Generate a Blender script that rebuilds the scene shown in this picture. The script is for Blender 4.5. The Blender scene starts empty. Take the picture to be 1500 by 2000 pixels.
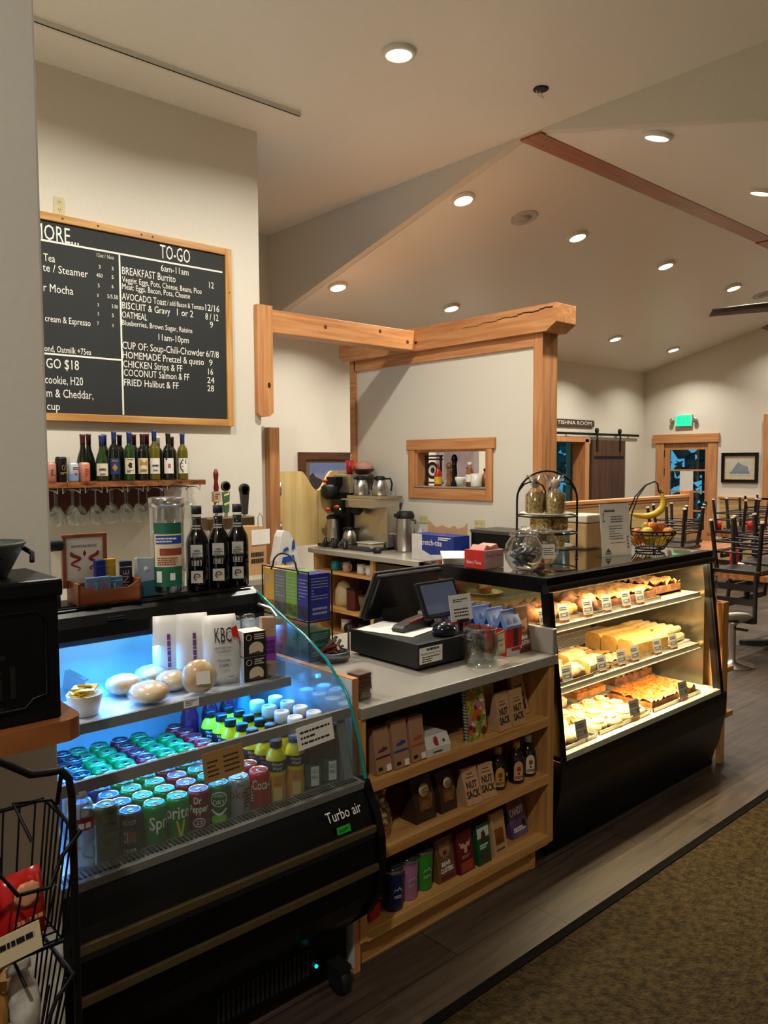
import bpy, bmesh, math, random
from mathutils import Vector, Matrix
PI = math.pi
rnd = random.Random(7)
SC = bpy.context.scene
COL = SC.collection

# ---------------------------------------------------------------- camera, world, exposure
yaw, pitch, roll = [math.radians(a) for a in (48.012, 3.542, -0.302)]
fw = Vector((math.cos(pitch)*math.cos(yaw), math.cos(pitch)*math.sin(yaw), -math.sin(pitch)))
rt = Vector((math.sin(yaw), -math.cos(yaw), 0)); up = rt.cross(fw)
rt, up = rt*math.cos(roll)+up*math.sin(roll), up*math.cos(roll)-rt*math.sin(roll)
cam_data = bpy.data.cameras.new('camera'); cam_data.sensor_fit = 'VERTICAL'; cam_data.sensor_height = 36
cam_data.lens = 1533.3*36/2000; cam_data.clip_start = .05
cam = bpy.data.objects.new('camera', cam_data); COL.objects.link(cam)
cam.matrix_world = Matrix(((rt.x, up.x, -fw.x, 0), (rt.y, up.y, -fw.y, 0), (rt.z, up.z, -fw.z, 1.72), (0, 0, 0, 1)))
SC.camera = cam
SC.view_settings.view_transform = 'Standard'; SC.view_settings.look = 'None'
SC.view_settings.gamma = 1; SC.view_settings.use_curve_mapping = False
SC.view_settings.exposure = 0.2
SC.cycles.max_bounces = 10; SC.cycles.diffuse_bounces = 8; SC.cycles.transparent_max_bounces = 24
SC.cycles.caustics_reflective = False; SC.cycles.caustics_refractive = False
SC.cycles.sample_clamp_indirect = 6
W = bpy.data.worlds.new('dusk'); SC.world = W; W.use_nodes = True
W.node_tree.nodes['Background'].inputs[0].default_value = (.03, .17, .30, 1)
W.node_tree.nodes['Background'].inputs[1].default_value = 2.2

WARM = (1, .95, .83); CASE = (1, .80, .50); ICE = (.035, .31, 1.0)
def area(name, loc, rot, sx, sy, power, col, shape='RECTANGLE', spread=180):
    d = bpy.data.lights.new(name, 'AREA'); d.shape = shape; d.size = sx; d.size_y = sy; d.energy = power
    d.color = col; d.spread = math.radians(spread)
    o = bpy.data.objects.new(name, d); COL.objects.link(o); o.location = loc; o.rotation_euler = rot
    return o
DOWN = 25.0
LAMPS = [(3.407, 3.627, 56), (1.55, 3.627, 50), (-.3, 3.3, 44), (-.8, -.3, 60), (3.4, -.6, 9)]       # last two unseen, placed to light the column and carpet; flat ceiling, z 4.24
VLAMPS = [(x, y) for x in (5.2, 6.92, 8.7, 10.48, 12.22) for y in (2.9, 4.73, 6.48)]   # vaulted ceiling
def vault(y): return 4.25-.26*abs(y-3.85)
for x, y, e in LAMPS: area('downlight_beam', (x, y, 4.21), (0, 0, 0), .15, .15, e, WARM, 'DISK', 158)
for x, y in VLAMPS: area('downlight_beam', (x, y, vault(y)-.05), (0, 0, 0), .15, .15, DOWN*(.7 if x > 12 else 1), WARM, 'DISK', 124)
# the cooler's own tubes and the bakery case's own strips
area('cooler_tube', (1.12, 2.44, 1.115), (math.radians(-14), 0, 0), .92, .03, 8.0, ICE)
area('cooler_tube', (1.10, 2.30, .95), (math.radians(-6), 0, 0), .90, .03, 8.0, ICE)
area('case_strip', (3.50, 2.068, 1.155), (math.radians(-16), 0, 0), 1.42, .03, 15.0, CASE)
area('case_strip', (3.50, 2.072, .962), (math.radians(-10), 0, 0), 1.42, .02, 11.0, CASE)
area('case_strip', (3.50, 2.072, .672), (math.radians(-8), 0, 0), 1.42, .02, 13.0, CASE)

# ---------------------------------------------------------------- materials
def lin(c):
    return tuple(((v/255)/12.92 if v/255 <= .04045 else ((v/255+.055)/1.055)**2.4) for v in c)
_mats = {}
def mat(name, rgb, rough=.5, metal=0., var=.12, scale=18., bump=0., emit=0., stretch=(1, 1, 1), rgb2=None, spec=.5, coat=0., detail=3., dist=0., trans=0.):
    if name in _mats: return _mats[name]
    m = bpy.data.materials.new(name); m.use_nodes = True; nt = m.node_tree; b = nt.nodes['Principled BSDF']
    c1 = lin(rgb); c2 = lin(rgb2) if rgb2 else tuple(v*(1-var) for v in c1)
    tc = nt.nodes.new('ShaderNodeTexCoord'); mp = nt.nodes.new('ShaderNodeMapping'); mp.inputs['Scale'].default_value = stretch
    nz = nt.nodes.new('ShaderNodeTexNoise'); nz.inputs['Scale'].default_value = scale; nz.inputs['Detail'].default_value = detail
    nz.inputs['Distortion'].default_value = dist
    cr = nt.nodes.new('ShaderNodeValToRGB'); cr.color_ramp.elements[0].position = .35; cr.color_ramp.elements[1].position = .65
    cr.color_ramp.elements[0].color = (*c2, 1); cr.color_ramp.elements[1].color = (*c1, 1)
    L = nt.links.new
    L(tc.outputs['Object'], mp.inputs[0]); L(mp.outputs[0], nz.inputs['Vector']); L(nz.outputs['Fac'], cr.inputs[0]); L(cr.outputs[0], b.inputs['Base Color'])
    b.inputs['Roughness'].default_value = rough; b.inputs['Metallic'].default_value = metal
    b.inputs['Specular IOR Level'].default_value = spec; b.inputs['Coat Weight'].default_value = coat
    b.inputs['Transmission Weight'].default_value = trans
    if emit:
        L(cr.outputs[0], b.inputs['Emission Color']); b.inputs['Emission Strength'].default_value = emit
    if bump:
        bp = nt.nodes.new('ShaderNodeBump'); bp.inputs['Strength'].default_value = bump; bp.inputs['Distance'].default_value = .01
        L(nz.outputs['Fac'], bp.inputs['Height']); L(bp.outputs[0], b.inputs['Normal'])
    _mats[name] = m; return m
def wood(name, a, b2, axis='X', rough=.45, k=1.):
    st = {'X': (.6, 9, 9), 'Y': (9, .6, 9), 'Z': (9, 9, .6)}[axis]
    return mat(name+axis, a, rough, rgb2=b2, scale=3.2*k, stretch=st, detail=5, dist=.6, bump=.04)
def glass(name, tint=(.9, .97, .95), refl=.14, rough=.02, base=.04):
    if name in _mats: return _mats[name]
    m = bpy.data.materials.new(name); m.use_nodes = True; nt = m.node_tree; nt.nodes.clear()
    o = nt.nodes.new('ShaderNodeOutputMaterial'); mx = nt.nodes.new('ShaderNodeMixShader'); t = nt.nodes.new('ShaderNodeBsdfTransparent')
    g = nt.nodes.new('ShaderNodeBsdfGlossy'); lw = nt.nodes.new('ShaderNodeLayerWeight'); mr = nt.nodes.new('ShaderNodeMapRange')
    t.inputs[0].default_value = (*tint, 1); g.inputs['Roughness'].default_value = rough; lw.inputs['Blend'].default_value = .35
    mr.inputs['To Min'].default_value = base; mr.inputs['To Max'].default_value = base+refl*3
    nt.links.new(lw.outputs['Facing'], mr.inputs['Value']); nt.links.new(mr.outputs[0], mx.inputs[0])
    nt.links.new(t.outputs[0], mx.inputs[1]); nt.links.new(g.outputs[0], mx.inputs[2]); nt.links.new(mx.outputs[0], o.inputs[0])
    _mats[name] = m; return m
def glow(name, rgb, e):
    return mat(name, rgb, .5, var=0, emit=e)

# ---------------------------------------------------------------- mesh builder
_txt = {}
def text_geo(s, bold=0.):
    key = (s, bold)
    if key not in _txt:
        cu = bpy.data.curves.new('lettering_source', 'FONT'); cu.body = s; cu.align_x = 'CENTER'; cu.align_y = 'CENTER'; cu.resolution_u = 2; cu.offset = bold
        ob = bpy.data.objects.new('lettering_source', cu); me = bpy.data.meshes.new_from_object(ob)
        v = [tuple(p.co) for p in me.vertices]; f = [tuple(p.vertices) for p in me.polygons]
        bpy.data.objects.remove(ob); bpy.data.curves.remove(cu); bpy.data.meshes.remove(me)
        xs = [p[0] for p in v] or [0]
        _txt[key] = (v, f, max(xs)-min(xs), (max(xs)+min(xs))/2)
    return _txt[key]
def face_mat(origin, xdir, updir=(0, 0, 1)):
    x = Vector(xdir).normalized(); u = Vector(updir).normalized(); n = x.cross(u)
    return Matrix(((x.x, u.x, n.x, origin[0]), (x.y, u.y, n.y, origin[1]), (x.z, u.z, n.z, origin[2]), (0, 0, 0, 1)))
class MB:
    def __init__(s): s.v = []; s.f = []; s.mi = []; s.sm = []; s.X = Matrix()
    def at(s, x=0, y=0, z=0, rz=0, rx=0, ry=0):
        s.X = Matrix.Translation((x, y, z)) @ Matrix.Rotation(rz, 4, 'Z') @ Matrix.Rotation(ry, 4, 'Y') @ Matrix.Rotation(rx, 4, 'X'); return s
    def add(s, vs, fs, m=0, smooth=False):
        o = len(s.v)
        s.v += [tuple(s.X @ Vector(p)) for p in vs]
        for f in fs: s.f.append(tuple(i+o for i in f)); s.mi.append(m); s.sm.append(smooth)
        return s
    def box(s, x0, x1, y0, y1, z0, z1, m=0):
        p = [(x, y, z) for z in (z0, z1) for y in (y0, y1) for x in (x0, x1)]
        return s.add(p, [(0, 2, 3, 1), (4, 5, 7, 6), (0, 1, 5, 4), (2, 6, 7, 3), (0, 4, 6, 2), (1, 3, 7, 5)], m)
    def prism(s, poly, axis, a, b, m=0, smooth=False):
        # poly in the two other axes (order: Y: (x,z)  X: (y,z)  Z: (x,y))
        n = len(poly)
        def P(q, t): return {'X': (t, q[0], q[1]), 'Y': (q[0], t, q[1]), 'Z': (q[0], q[1], t)}[axis]
        vs = [P(q, a) for q in poly]+[P(q, b) for q in poly]
        s.add(vs, [tuple(range(n))[::-1], tuple(range(n, 2*n))], m)
        return s.add(vs, [(i, (i+1) % n, n+(i+1) % n, n+i) for i in range(n)], m, smooth)
    def lathe(s, prof, n=20, m=0, mm=None, smooth=True, sx=1, sy=1, cap=True):
        vs = []; fs = []
        for r, z in prof:
            for i in range(n): vs.append((r*sx*math.cos(2*PI*i/n), r*sy*math.sin(2*PI*i/n), z))
        for k in range(len(prof)-1):
            ff = [(k*n+i, k*n+(i+1) % n, (k+1)*n+(i+1) % n, (k+1)*n+i) for i in range(n)]
            s.add(vs, [], 0) if False else None
            fs.append((ff, mm[k] if mm else m))
        o = len(s.v); s.add(vs, [])
        for ff, q in fs:
            for f in ff: s.f.append(tuple(i+o for i in f)); s.mi.append(q); s.sm.append(smooth)
        if cap:
            if prof[0][0] > 1e-5: s.f.append(tuple(o+i for i in range(n))[::-1]); s.mi.append(mm[0] if mm else m); s.sm.append(False)
            if prof[-1][0] > 1e-5: s.f.append(tuple(o+(len(prof)-1)*n+i for i in range(n))); s.mi.append(mm[-1] if mm else m); s.sm.append(False)
        return s
    def tube(s, pts, r, n=8, m=0, closed=False):
        pts = [Vector(p) for p in pts]; N = len(pts); vs = []; prev = None
        for i, p in enumerate(pts):
            t = (pts[(i+1) % N]-pts[i-1]) if closed else (pts[min(i+1, N-1)]-pts[max(i-1, 0)])
            t.normalize()
            a = prev if prev is not None else (Vector((0, 0, 1)) if abs(t.z) < .9 else Vector((1, 0, 0)))
            u = (a-t*a.dot(t)); u.normalize(); prev = u; w = t.cross(u)
            rr = r[i] if isinstance(r, (list, tuple)) else r
            for k in range(n): vs.append(tuple(p+u*rr*math.cos(2*PI*k/n)+w*rr*math.sin(2*PI*k/n)))
        fs = [(i*n+k, i*n+(k+1) % n, ((i+1) % N)*n+(k+1) % n, ((i+1) % N)*n+k) for i in range(N if closed else N-1) for k in range(n)]
        s.add(vs, fs, m, True)
        if not closed: s.add(vs, [tuple(range(n))[::-1], tuple(range((N-1)*n, N*n))], m)
        return s
    def blob(s, x, y, z, rx, ry, rz, m=0, nu=14, nv=8, lump=0., seed=0):
        R = random.Random(seed); vs = [(x, y, z-rz)]; fs = []
        for j in range(1, nv):
            a = -PI/2+PI*j/nv
            for i in range(nu):
                k = 1+lump*(R.random()-.5); vs.append((x+rx*k*math.cos(a)*math.cos(2*PI*i/nu), y+ry*k*math.cos(a)*math.sin(2*PI*i/nu), z+rz*k*math.sin(a)))
        vs.append((x, y, z+rz)); T = len(vs)-1
        for i in range(nu):
            fs.append((0, 1+(i+1) % nu, 1+i)); fs.append((T, T-nu+i, T-nu+(i+1) % nu))
            for j in range(nv-2): b = 1+j*nu; fs.append((b+i, b+(i+1) % nu, b+nu+(i+1) % nu, b+nu+i))
        return s.add(vs, fs, m, True)
    def text(s, t, size, M, m=0, sx=1., align=0, bend=0., width=None, lift=.0006, bold=0.):
        v, f, w, cx = text_geo(t, bold)
        if not f: return s
        if width: sx = width/(w*size)
        k = {0: -cx, -1: -(cx-w/2), 1: -(cx+w/2)}[align]; out = []
        for p in v:
            x = (p[0]+k)*size*sx; y = p[1]*size
            q = Vector((bend*math.sin(x/bend), y, bend*(math.cos(x/bend)-1)+lift)) if bend else Vector((x, y, lift))
            out.append(tuple(M @ q))
        return s.add(out, f, m)
    def rows(s, M, w, h, n, m=0, seed=1, fill=.55):            # lines of print too small to read
        R = random.Random(seed)
        for i in range(n):
            y = h/2-(i+.5)*h/n; x = -w/2
            while x < w/2:
                L = w*(.06+.12*R.random()); x2 = min(x+L, w/2)
                s.add([tuple(M @ Vector(q)) for q in ((x, y-h/n*fill/2, .0006), (x2, y-h/n*fill/2, .0006), (x2, y+h/n*fill/2, .0006), (x, y+h/n*fill/2, .0006))], [(0, 1, 2, 3)], m)
                x = x2+w*.025
                if R.random() < .06: break
        return s
    def quad(s, M, w, h, m=0, lift=.0004):
        return s.add([tuple(M @ Vector(q)) for q in ((-w/2, -h/2, lift), (w/2, -h/2, lift), (w/2, h/2, lift), (-w/2, h/2, lift))], [(0, 1, 2, 3)], m)
    def build(s, name, mats, parent=None, loc=None, bevel=0., rz=0., kind=None, label=None, sub=0):
        me = bpy.data.meshes.new(name); me.from_pydata(s.v, [], s.f)
        for mt in (mats if isinstance(mats, (list, tuple)) else [mats]): me.materials.append(mt)
        me.polygons.foreach_set('material_index', s.mi); me.polygons.foreach_set('use_smooth', s.sm); me.update()
        o = bpy.data.objects.new(name, me); COL.objects.link(o)
        if parent: o.parent = parent
        if loc: o.location = loc
        o.rotation_euler.z = rz
        if kind: o['kind'] = kind
        if label: o['label'] = label
        if bevel:
            b = o.modifiers.new('edge', 'BEVEL'); b.width = bevel; b.segments = 2; b.limit_method = 'ANGLE'; b.angle_limit = math.radians(40)
        if sub: b = o.modifiers.new('round', 'SUBSURF'); b.levels = sub; b.render_levels = sub
        return o
def tag(o, label, cat, group=None, kind=None):
    o['label'] = label; o['category'] = cat
    if group: o['group'] = group
    if kind: o['kind'] = kind
    return o
def thing(name, label, cat, loc=(0, 0, 0), rz=0, group=None):
    o = bpy.data.objects.new(name, None); COL.objects.link(o); o.location = loc; o.rotation_euler.z = rz; o.empty_display_size = .05
    return tag(o, label, cat, group)
def dup(root, loc, rz=0, label=None, group=None, sc=None):
    def cp(o, par):
        c = o.copy(); COL.objects.link(c); c.parent = par
        for ch in o.children: cp(ch, c)
        return c
    r = cp(root, None); r.location = loc; r.rotation_euler = (0, 0, rz)
    if label: r['label'] = label
    if group: r['group'] = group
    if sc: r.scale = sc
    return r
def arc(cx, cz, r, a0, a1, n=14): return [(cx+r*math.cos(math.radians(a0+(a1-a0)*i/n)), cz+r*math.sin(math.radians(a0+(a1-a0)*i/n))) for i in range(n+1)]
ORD = ['first', 'second', 'third', 'fourth', 'fifth', 'sixth', 'seventh', 'eighth', 'ninth', 'tenth', 'eleventh', 'twelfth', 'thirteenth', 'fourteenth', 'fifteenth', 'sixteenth', 'seventeenth', 'eighteenth']

# common materials
M_wall = mat('cream_wall_paint', (218, 211, 198), .6, var=.03, scale=60, bump=.05)
M_ceil = mat('ceiling_paint', (234, 229, 220), .38, var=.02, scale=40)
M_fir = wood('fir', (202, 146, 96), (178, 116, 68), 'Y'); M_firX = wood('fir', (202, 146, 96), (178, 116, 68), 'X'); M_firZ = wood('fir', (202, 146, 96), (178, 116, 68), 'Z')
M_pineX = wood('pine', (206, 160, 96), (176, 122, 64), 'X'); M_pineZ = wood('pine', (206, 160, 96), (176, 122, 64), 'Z'); M_pineY = wood('pine', (206, 160, 96), (176, 122, 64), 'Y')
M_quartz = mat('pale_quartz', (158, 152, 140), .3, var=.14, scale=5, detail=6)
M_black = mat('black_gloss', (5, 5, 6), .3, var=.3, scale=6, spec=.3)
M_blackm = mat('black_matt', (12, 12, 13), .6, var=.3, scale=12)
M_iron = mat('black_iron', (14, 11, 10), .5, .4, var=.3)
M_steel = mat('brushed_steel', (196, 194, 188), .3, 1., var=.1, scale=8, stretch=(1, 1, 20))
M_grey = mat('grey_plastic', (96, 98, 98), .5, var=.1)
M_paper = mat('white_paper', (226, 222, 214), .7, var=.03, scale=30)
M_cream = mat('cream_card', (222, 204, 164), .7, var=.05, scale=30)
M_ink = mat('dark_ink', (24, 22, 22), .6, var=.1)
M_chalk = mat('white_chalk', (236, 232, 226), .8, var=.04)
M_white = mat('white_ceramic', (224, 220, 210), .3, var=.04)
M_red = mat('red_plastic', (178, 20, 24), .4, var=.1)
M_kraft = mat('kraft_paper', (190, 148, 102), .75, var=.12, scale=24, bump=.1)
M_glass = glass('clear_glass'); M_plas = glass('clear_plastic', (.93, .95, .95), .2, .12, .07)
M_wire = mat('white_wire', (206, 198, 182), .4, var=.05)
# ================================================================ SETTING
def struct(mb, name, mats, **k): return mb.build(name, mats, kind='structure', **k)
def floor_mat():
    m = bpy.data.materials.new('grey_brown_planks'); m.use_nodes = True; nt = m.node_tree; b = nt.nodes['Principled BSDF']; L = nt.links.new
    tc = nt.nodes.new('ShaderNodeTexCoord'); br = nt.nodes.new('ShaderNodeTexBrick'); mp = nt.nodes.new('ShaderNodeMapping')
    br.offset = .37; br.inputs['Scale'].default_value = 1; br.inputs['Brick Width'].default_value = 1.2; br.inputs['Row Height'].default_value = .18
    br.inputs['Mortar Size'].default_value = .003; br.inputs['Color1'].default_value = (*lin((70, 58, 48)), 1); br.inputs['Color2'].default_value = (*lin((88, 75, 64)), 1)
    br.inputs['Mortar'].default_value = (*lin((44, 38, 32)), 1); br.inputs['Bias'].default_value = 0
    nz = nt.nodes.new('ShaderNodeTexNoise'); nz.inputs['Scale'].default_value = 4; nz.inputs['Detail'].default_value = 6; nz.inputs['Distortion'].default_value = .8
    mp.inputs['Scale'].default_value = (.7, 9, 1)
    cr = nt.nodes.new('ShaderNodeValToRGB'); cr.color_ramp.elements[0].position = .3; cr.color_ramp.elements[0].color = (.5, .48, .46, 1); cr.color_ramp.elements[1].position = .7; cr.color_ramp.elements[1].color = (1.1, 1.08, 1.05, 1)
    mx = nt.nodes.new('ShaderNodeMix'); mx.data_type = 'RGBA'; mx.blend_type = 'MULTIPLY'; mx.inputs[0].default_value = 1
    L(tc.outputs['Object'], br.inputs[0]); L(tc.outputs['Object'], mp.inputs[0]); L(mp.outputs[0], nz.inputs[0]); L(nz.outputs[0], cr.inputs[0])
    L(br.outputs['Color'], mx.inputs[6]); L(cr.outputs[0], mx.inputs[7]); L(mx.outputs[2], b.inputs['Base Color']); b.inputs['Roughness'].default_value = .42
    return m
def carpet_mat():
    m = bpy.data.materials.new('tan_loop_carpet'); m.use_nodes = True; nt = m.node_tree; b = nt.nodes['Principled BSDF']; L = nt.links.new
    tc = nt.nodes.new('ShaderNodeTexCoord'); nz = nt.nodes.new('ShaderNodeTexVoronoi'); nz.inputs['Scale'].default_value = 90; n2 = nt.nodes.new('ShaderNodeTexNoise'); n2.inputs['Scale'].default_value = 34
    cr = nt.nodes.new('ShaderNodeValToRGB'); cr.color_ramp.elements[0].position = .3; cr.color_ramp.elements[0].color = (*lin((34, 26, 13)), 1); cr.color_ramp.elements[1].position = .7; cr.color_ramp.elements[1].color = (*lin((64, 51, 28)), 1)
    bp = nt.nodes.new('ShaderNodeBump'); bp.inputs['Strength'].default_value = .6; bp.inputs['Distance'].default_value = .01
    L(tc.outputs['Object'], nz.inputs[0]); L(tc.outputs['Object'], n2.inputs[0]); L(n2.outputs[0], cr.inputs[0]); L(cr.outputs[0], b.inputs['Base Color']); L(nz.outputs['Distance'], bp.inputs['Height']); L(bp.outputs[0], b.inputs['Normal'])
    b.inputs['Roughness'].default_value = .95; b.inputs['Specular IOR Level'].default_value = .1
    return m
struct(MB().box(-3.2, 13.2, 1.62, 9.2, -.1, 0), 'floor', floor_mat())
struct(MB().box(-3.1, 4.5, 2.92, 5.19, 0, .004), 'floor_bounce_sheet', mat('bounce_pale', (232, 228, 218), .4, var=.06, scale=6))  # unseen pale sheet added to bounce lamp light up to the ceiling
struct(MB().box(-3.2, 13.2, -4.2, 1.62, -.1, .004), 'floor_carpet', carpet_mat())
struct(MB().box(-3.2, 13, 1.605, 1.64, 0, .008), 'trim_1', mat('rubber_edge', (16, 14, 12), .95, spec=.05))
# cafe side: flat ceiling
struct(MB().box(-3.2, 4.98, -4.2, 9.2, 4.24, 4.4), 'ceiling_flat', M_ceil)
# gable face between the flat ceiling and the lower vault
yl = [-4.2, 3.753, 3.943, 9.2]
fp = [(-4.2, vault(-4.2)), (3.753, 4.235), (3.943, 4.235), (9.2, vault(9.2)), (9.2, 4.4), (-4.2, 4.4)]
struct(MB().prism(fp, 'X', 4.981, 5.06), 'wall_gable', M_wall)
v0, v1 = vault(3.753), vault(-4.3)
struct(MB().prism([(3.80, vault(3.80)), (-4.3, v1), (-4.3, v1+.15), (3.80, vault(3.80)+.15)], 'X', 5.06, 13.2), 'ceiling_south_slope', M_ceil)
struct(MB().prism([(3.90, vault(3.90)), (7.6, vault(7.6)), (7.6, vault(7.6)+.15), (3.90, vault(3.90)+.15)], 'X', 5.06, 13.2), 'ceiling_north_slope', M_ceil)
rb = thing('ridge_beam', 'long brown fir ridge beam along the peak of the vaulted ceiling', 'beam', (5.0, 3.848, 4.23))
MB().box(.0, 4.3, -.098, .098, -.012, .12).build('beam_length', [wood('ridge_fir', (168, 98, 54), (138, 74, 38), 'X', .3)], rb)
MB().box(4.305, 8.0, -.105, .105, -.022, .12).build('beam_length', [wood('ridge_fir', (168, 98, 54), (138, 74, 38), 'X', .3)], rb)
# walls
struct(MB().box(-3.2, 3.40, 5.2, 5.35, 0, 4.24), 'wall_back', M_wall)
struct(MB().box(3.2, 4.09, 6.2, 6.3, 0, 2.07), 'wall_hall', M_wall)
struct(MB().box(3.2, 3.3, 5.35, 6.2, 0, 2.07), 'wall_hall_return', M_wall)
struct(MB().box(4.09, 4.2, 6.12, 6.32, 0, 2.06), 'trim_2', M_firZ, bevel=.004)
nw = MB().box(3.3, 9.55, 7.42, 7.56, 0, 4.3).box(11.16, 13.1, 7.42, 7.56, 0, 4.3).box(9.55, 11.16, 7.42, 7.56, 2.08, 4.3)
struct(nw, 'wall_north', M_wall)
struct(MB().box(3.2, 3.3, 6.3, 7.56, 0, 4.3), 'wall_hall_west', M_wall)
ew = MB()
ew.prism([(-4.2, 0), (6.18, 0), (6.18, vault(6.18)+.1), (3.85, 4.35), (-4.2, vault(-4.2)+.1)], 'X', 13.0, 13.15)
ew.prism([(6.18, 2.04), (7.06, 2.04), (7.06, vault(7.06)+.1), (6.18, vault(6.18)+.1)], 'X', 13.0, 13.15)
ew.prism([(7.06, 0), (7.5, 0), (7.5, vault(7.5)+.1), (7.06, vault(7.06)+.1)], 'X', 13.0, 13.15)
struct(ew, 'wall_east', M_wall)
struct(MB().box(-3.2, 13.2, -4.3, -4.15, 0, 4.3), 'wall_south', M_wall)
struct(MB().box(-3.3, -3.15, -4.3, 5.3, 0, 4.3), 'wall_west', M_wall)
struct(MB().box(-3.2, .60, 1.75, 1.93, 0, 4.24), 'wall_left', M_wall, bevel=.006)
# side room behind the barn door, with its dusk window
sr = MB().box(8.6, 8.7, 7.56, 8.8, 0, 2.5).box(13.0, 13.1, 7.56, 8.8, 0, 2.5).box(8.6, 13.1, 7.56, 8.8, 2.45, 2.55)
sr.box(8.6, 11.9, 8.7, 8.8, 0, 2.5).box(12.62, 13.1, 8.7, 8.8, 0, 2.5).box(11.9, 12.62, 8.7, 8.8, 0, .9).box(11.9, 12.62, 8.7, 8.8, 2.2, 2.5)
struct(sr, 'wall_side_room', M_wall)
w2 = thing('window_1', 'tall dusk window of the side room, seen through the barn door opening', 'window', (12.26, 8.74, .9)); w2['kind'] = 'structure'
MB().box(-.36, -.31, -.05, .05, 0, 1.3).box(.31, .36, -.05, .05, 0, 1.3).box(-.31, .31, -.05, .05, 0, .05).box(-.31, .31, -.05, .05, 1.25, 1.3).build('window_frame', M_firZ, w2)
MB().box(-.31, .31, -.005, .005, .05, 1.25).build('window_pane', M_glass, w2)
dj = MB().box(11.06, 11.16, 7.36, 7.60, 0, 2.1).box(9.55, 9.65, 7.36, 7.60, 0, 2.1).box(9.5, 11.2, 7.36, 7.60, 2.05, 2.13)
struct(dj, 'door_2', M_firZ)
# skirting board and plank wainscot on the east wall
wc = MB()
for i in range(7): wc.box(12.955, 12.998, -4, 6.0, .02+i*.155, .17+i*.155)
struct(wc, 'wall_east_wainscot', wood('knotty_pine', (206, 172, 118), (186, 146, 88), 'Y', k=.6))
struct(MB().box(12.93, 13.0, -4, 6.02, 1.105, 1.135), 'trim_3', M_fir)
# east glazed door
d1 = thing('door_1', 'glazed wooden exit door with dusk behind its panes and a paper notice', 'door', (13.0, 6.62, 0)); d1['kind'] = 'structure'
f = MB().box(-.03, .12, .40, .55, 0, 2.06).box(-.03, .12, -.55, -.40, 0, 2.06)
f.build('door_casing', M_firZ, d1, bevel=.004)
MB().box(-.045, .12, -.585, .61, 2.05, 2.20).build('lintel_board', M_fir, d1, bevel=.004)
lf = MB().box(0, .045, .30, .42, .02, 2.03).box(0, .045, -.42, -.34, .02, 2.03).box(0, .045, -.34, .30, .02, .55).box(0, .045, -.34, .30, 1.93, 2.03)
for z in (.86, 1.19, 1.56): lf.box(.005, .04, -.34, .30, z, z+.03)
lf.build('door_leaf', M_firZ, d1)
MB().box(.015, .022, -.34, .30, .55, 1.93).build('glass_panes', M_glass, d1)
for z in (1.48, 1.80): MB().box(-.02, .01, .395, .425, z, z+.13).build('hinge', M_iron, d1)
MB().at(-.03, -.38, 1.02).lathe([(.0, -.03), (.022, -.02), (.026, 0), (.02, .02), (0, .03)], 10).build('door_knob', M_iron, d1)
nt_ = MB().box(.004, .006, -.13, .11, 1.2, 1.56); tag(nt_.build('notice', M_paper, None, (13.0, 6.62, 0)), 'white paper notice taped inside the glazed exit door', 'notice')
# dusk trees outside
leafm = mat('dusk_foliage', (66, 120, 110), .8, rgb2=(24, 56, 56), scale=6)
barkm = mat('bark', (60, 50, 42), .9, scale=20, bump=.3)
def tree(loc, h, lab, seed):
    t = thing('tree', lab, 'tree', loc); R = random.Random(seed)
    MB().tube([(0, 0, -.2), (.05, 0, h*.3), (0, .06, h*.8)], [.14, .11, .05]).build('trunk', barkm, t)
    m = MB()
    for i in range(420):
        a = R.random()*6.28; z = .3+R.random()*h; r = (1.3*(1-z/(h*1.25))+.2)*math.sqrt(R.random())
        s_ = .14+.1*R.random(); p = Vector((r*math.cos(a), r*math.sin(a), z)); u = Vector((R.random()-.5, R.random()-.5, R.random()-.5)).normalized()*s_; w_ = u.cross(Vector((R.random(), R.random(), .3))).normalized()*s_*.6
        m.add([tuple(p-u), tuple(p+w_), tuple(p+u), tuple(p-w_)], [(0, 1, 2, 3)])
    m.build('foliage', leafm, t, kind='stuff')
tree((15.8, 7.6, 0), 3.2, 'dark tree outside the glazed exit door', 1); tree((15.6, 10.8, 0), 4.2, 'dark tree outside the side room window', 2)
struct(MB().box(13.2, 22, 3, 16, -.3, -.1), 'ground_outside', mat('dark_turf', (40, 52, 38), .9))

# ---------------- timber partition with the pass-through
PT = MB().box(5.1, 5.25, 3.79, 4.36, 0, 2.66).box(5.1, 5.25, 5.22, 6.1, 0, 2.66).box(5.1, 5.25, 4.36, 5.22, 0, 1.50).box(5.1, 5.25, 4.36, 5.22, 1.84, 2.66)
struct(PT, 'wall_partition', M_wall)
tt = MB().box(5.075, 5.1, 3.86, 6.08, 2.635, 2.735).box(5.075, 5.27, 6.06, 6.145, 0, 2.735)
struct(tt, 'trim_4', M_fir, bevel=.003)
struct(MB().box(5.075, 5.27, 3.775, 3.866, 0, 2.735), 'trim_5', M_firZ, bevel=.003)
bm_ = thing('header_beam', 'heavy fir header beam with chamfered ends on top of the partition', 'beam', (5.15, 4.95, 2.735))
hb = MB().prism([(-1.33, .06), (-1.24, 0), (1.24, 0), (1.31, .06), (1.31, .205), (-1.33, .205)], 'X', -.12, .14)
hb.build('timber', M_fir, bm_, bevel=.006)
ck = MB()
for i in range(22):
    y = -1.3+i*.042; z = .172-.0022*i+.006*math.sin(i*1.3); ck.box(-.1225, -.1195, y, y+.044, z-.004*(1-i/26), z+.006*(1-i/26))
ck.at(0, 0, 0).blob(-.12, .22, .075, .004, .045, .014)
ck.build('drying_crack', mat('dark_wood_split', (40, 22, 12), .9), bm_)
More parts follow.
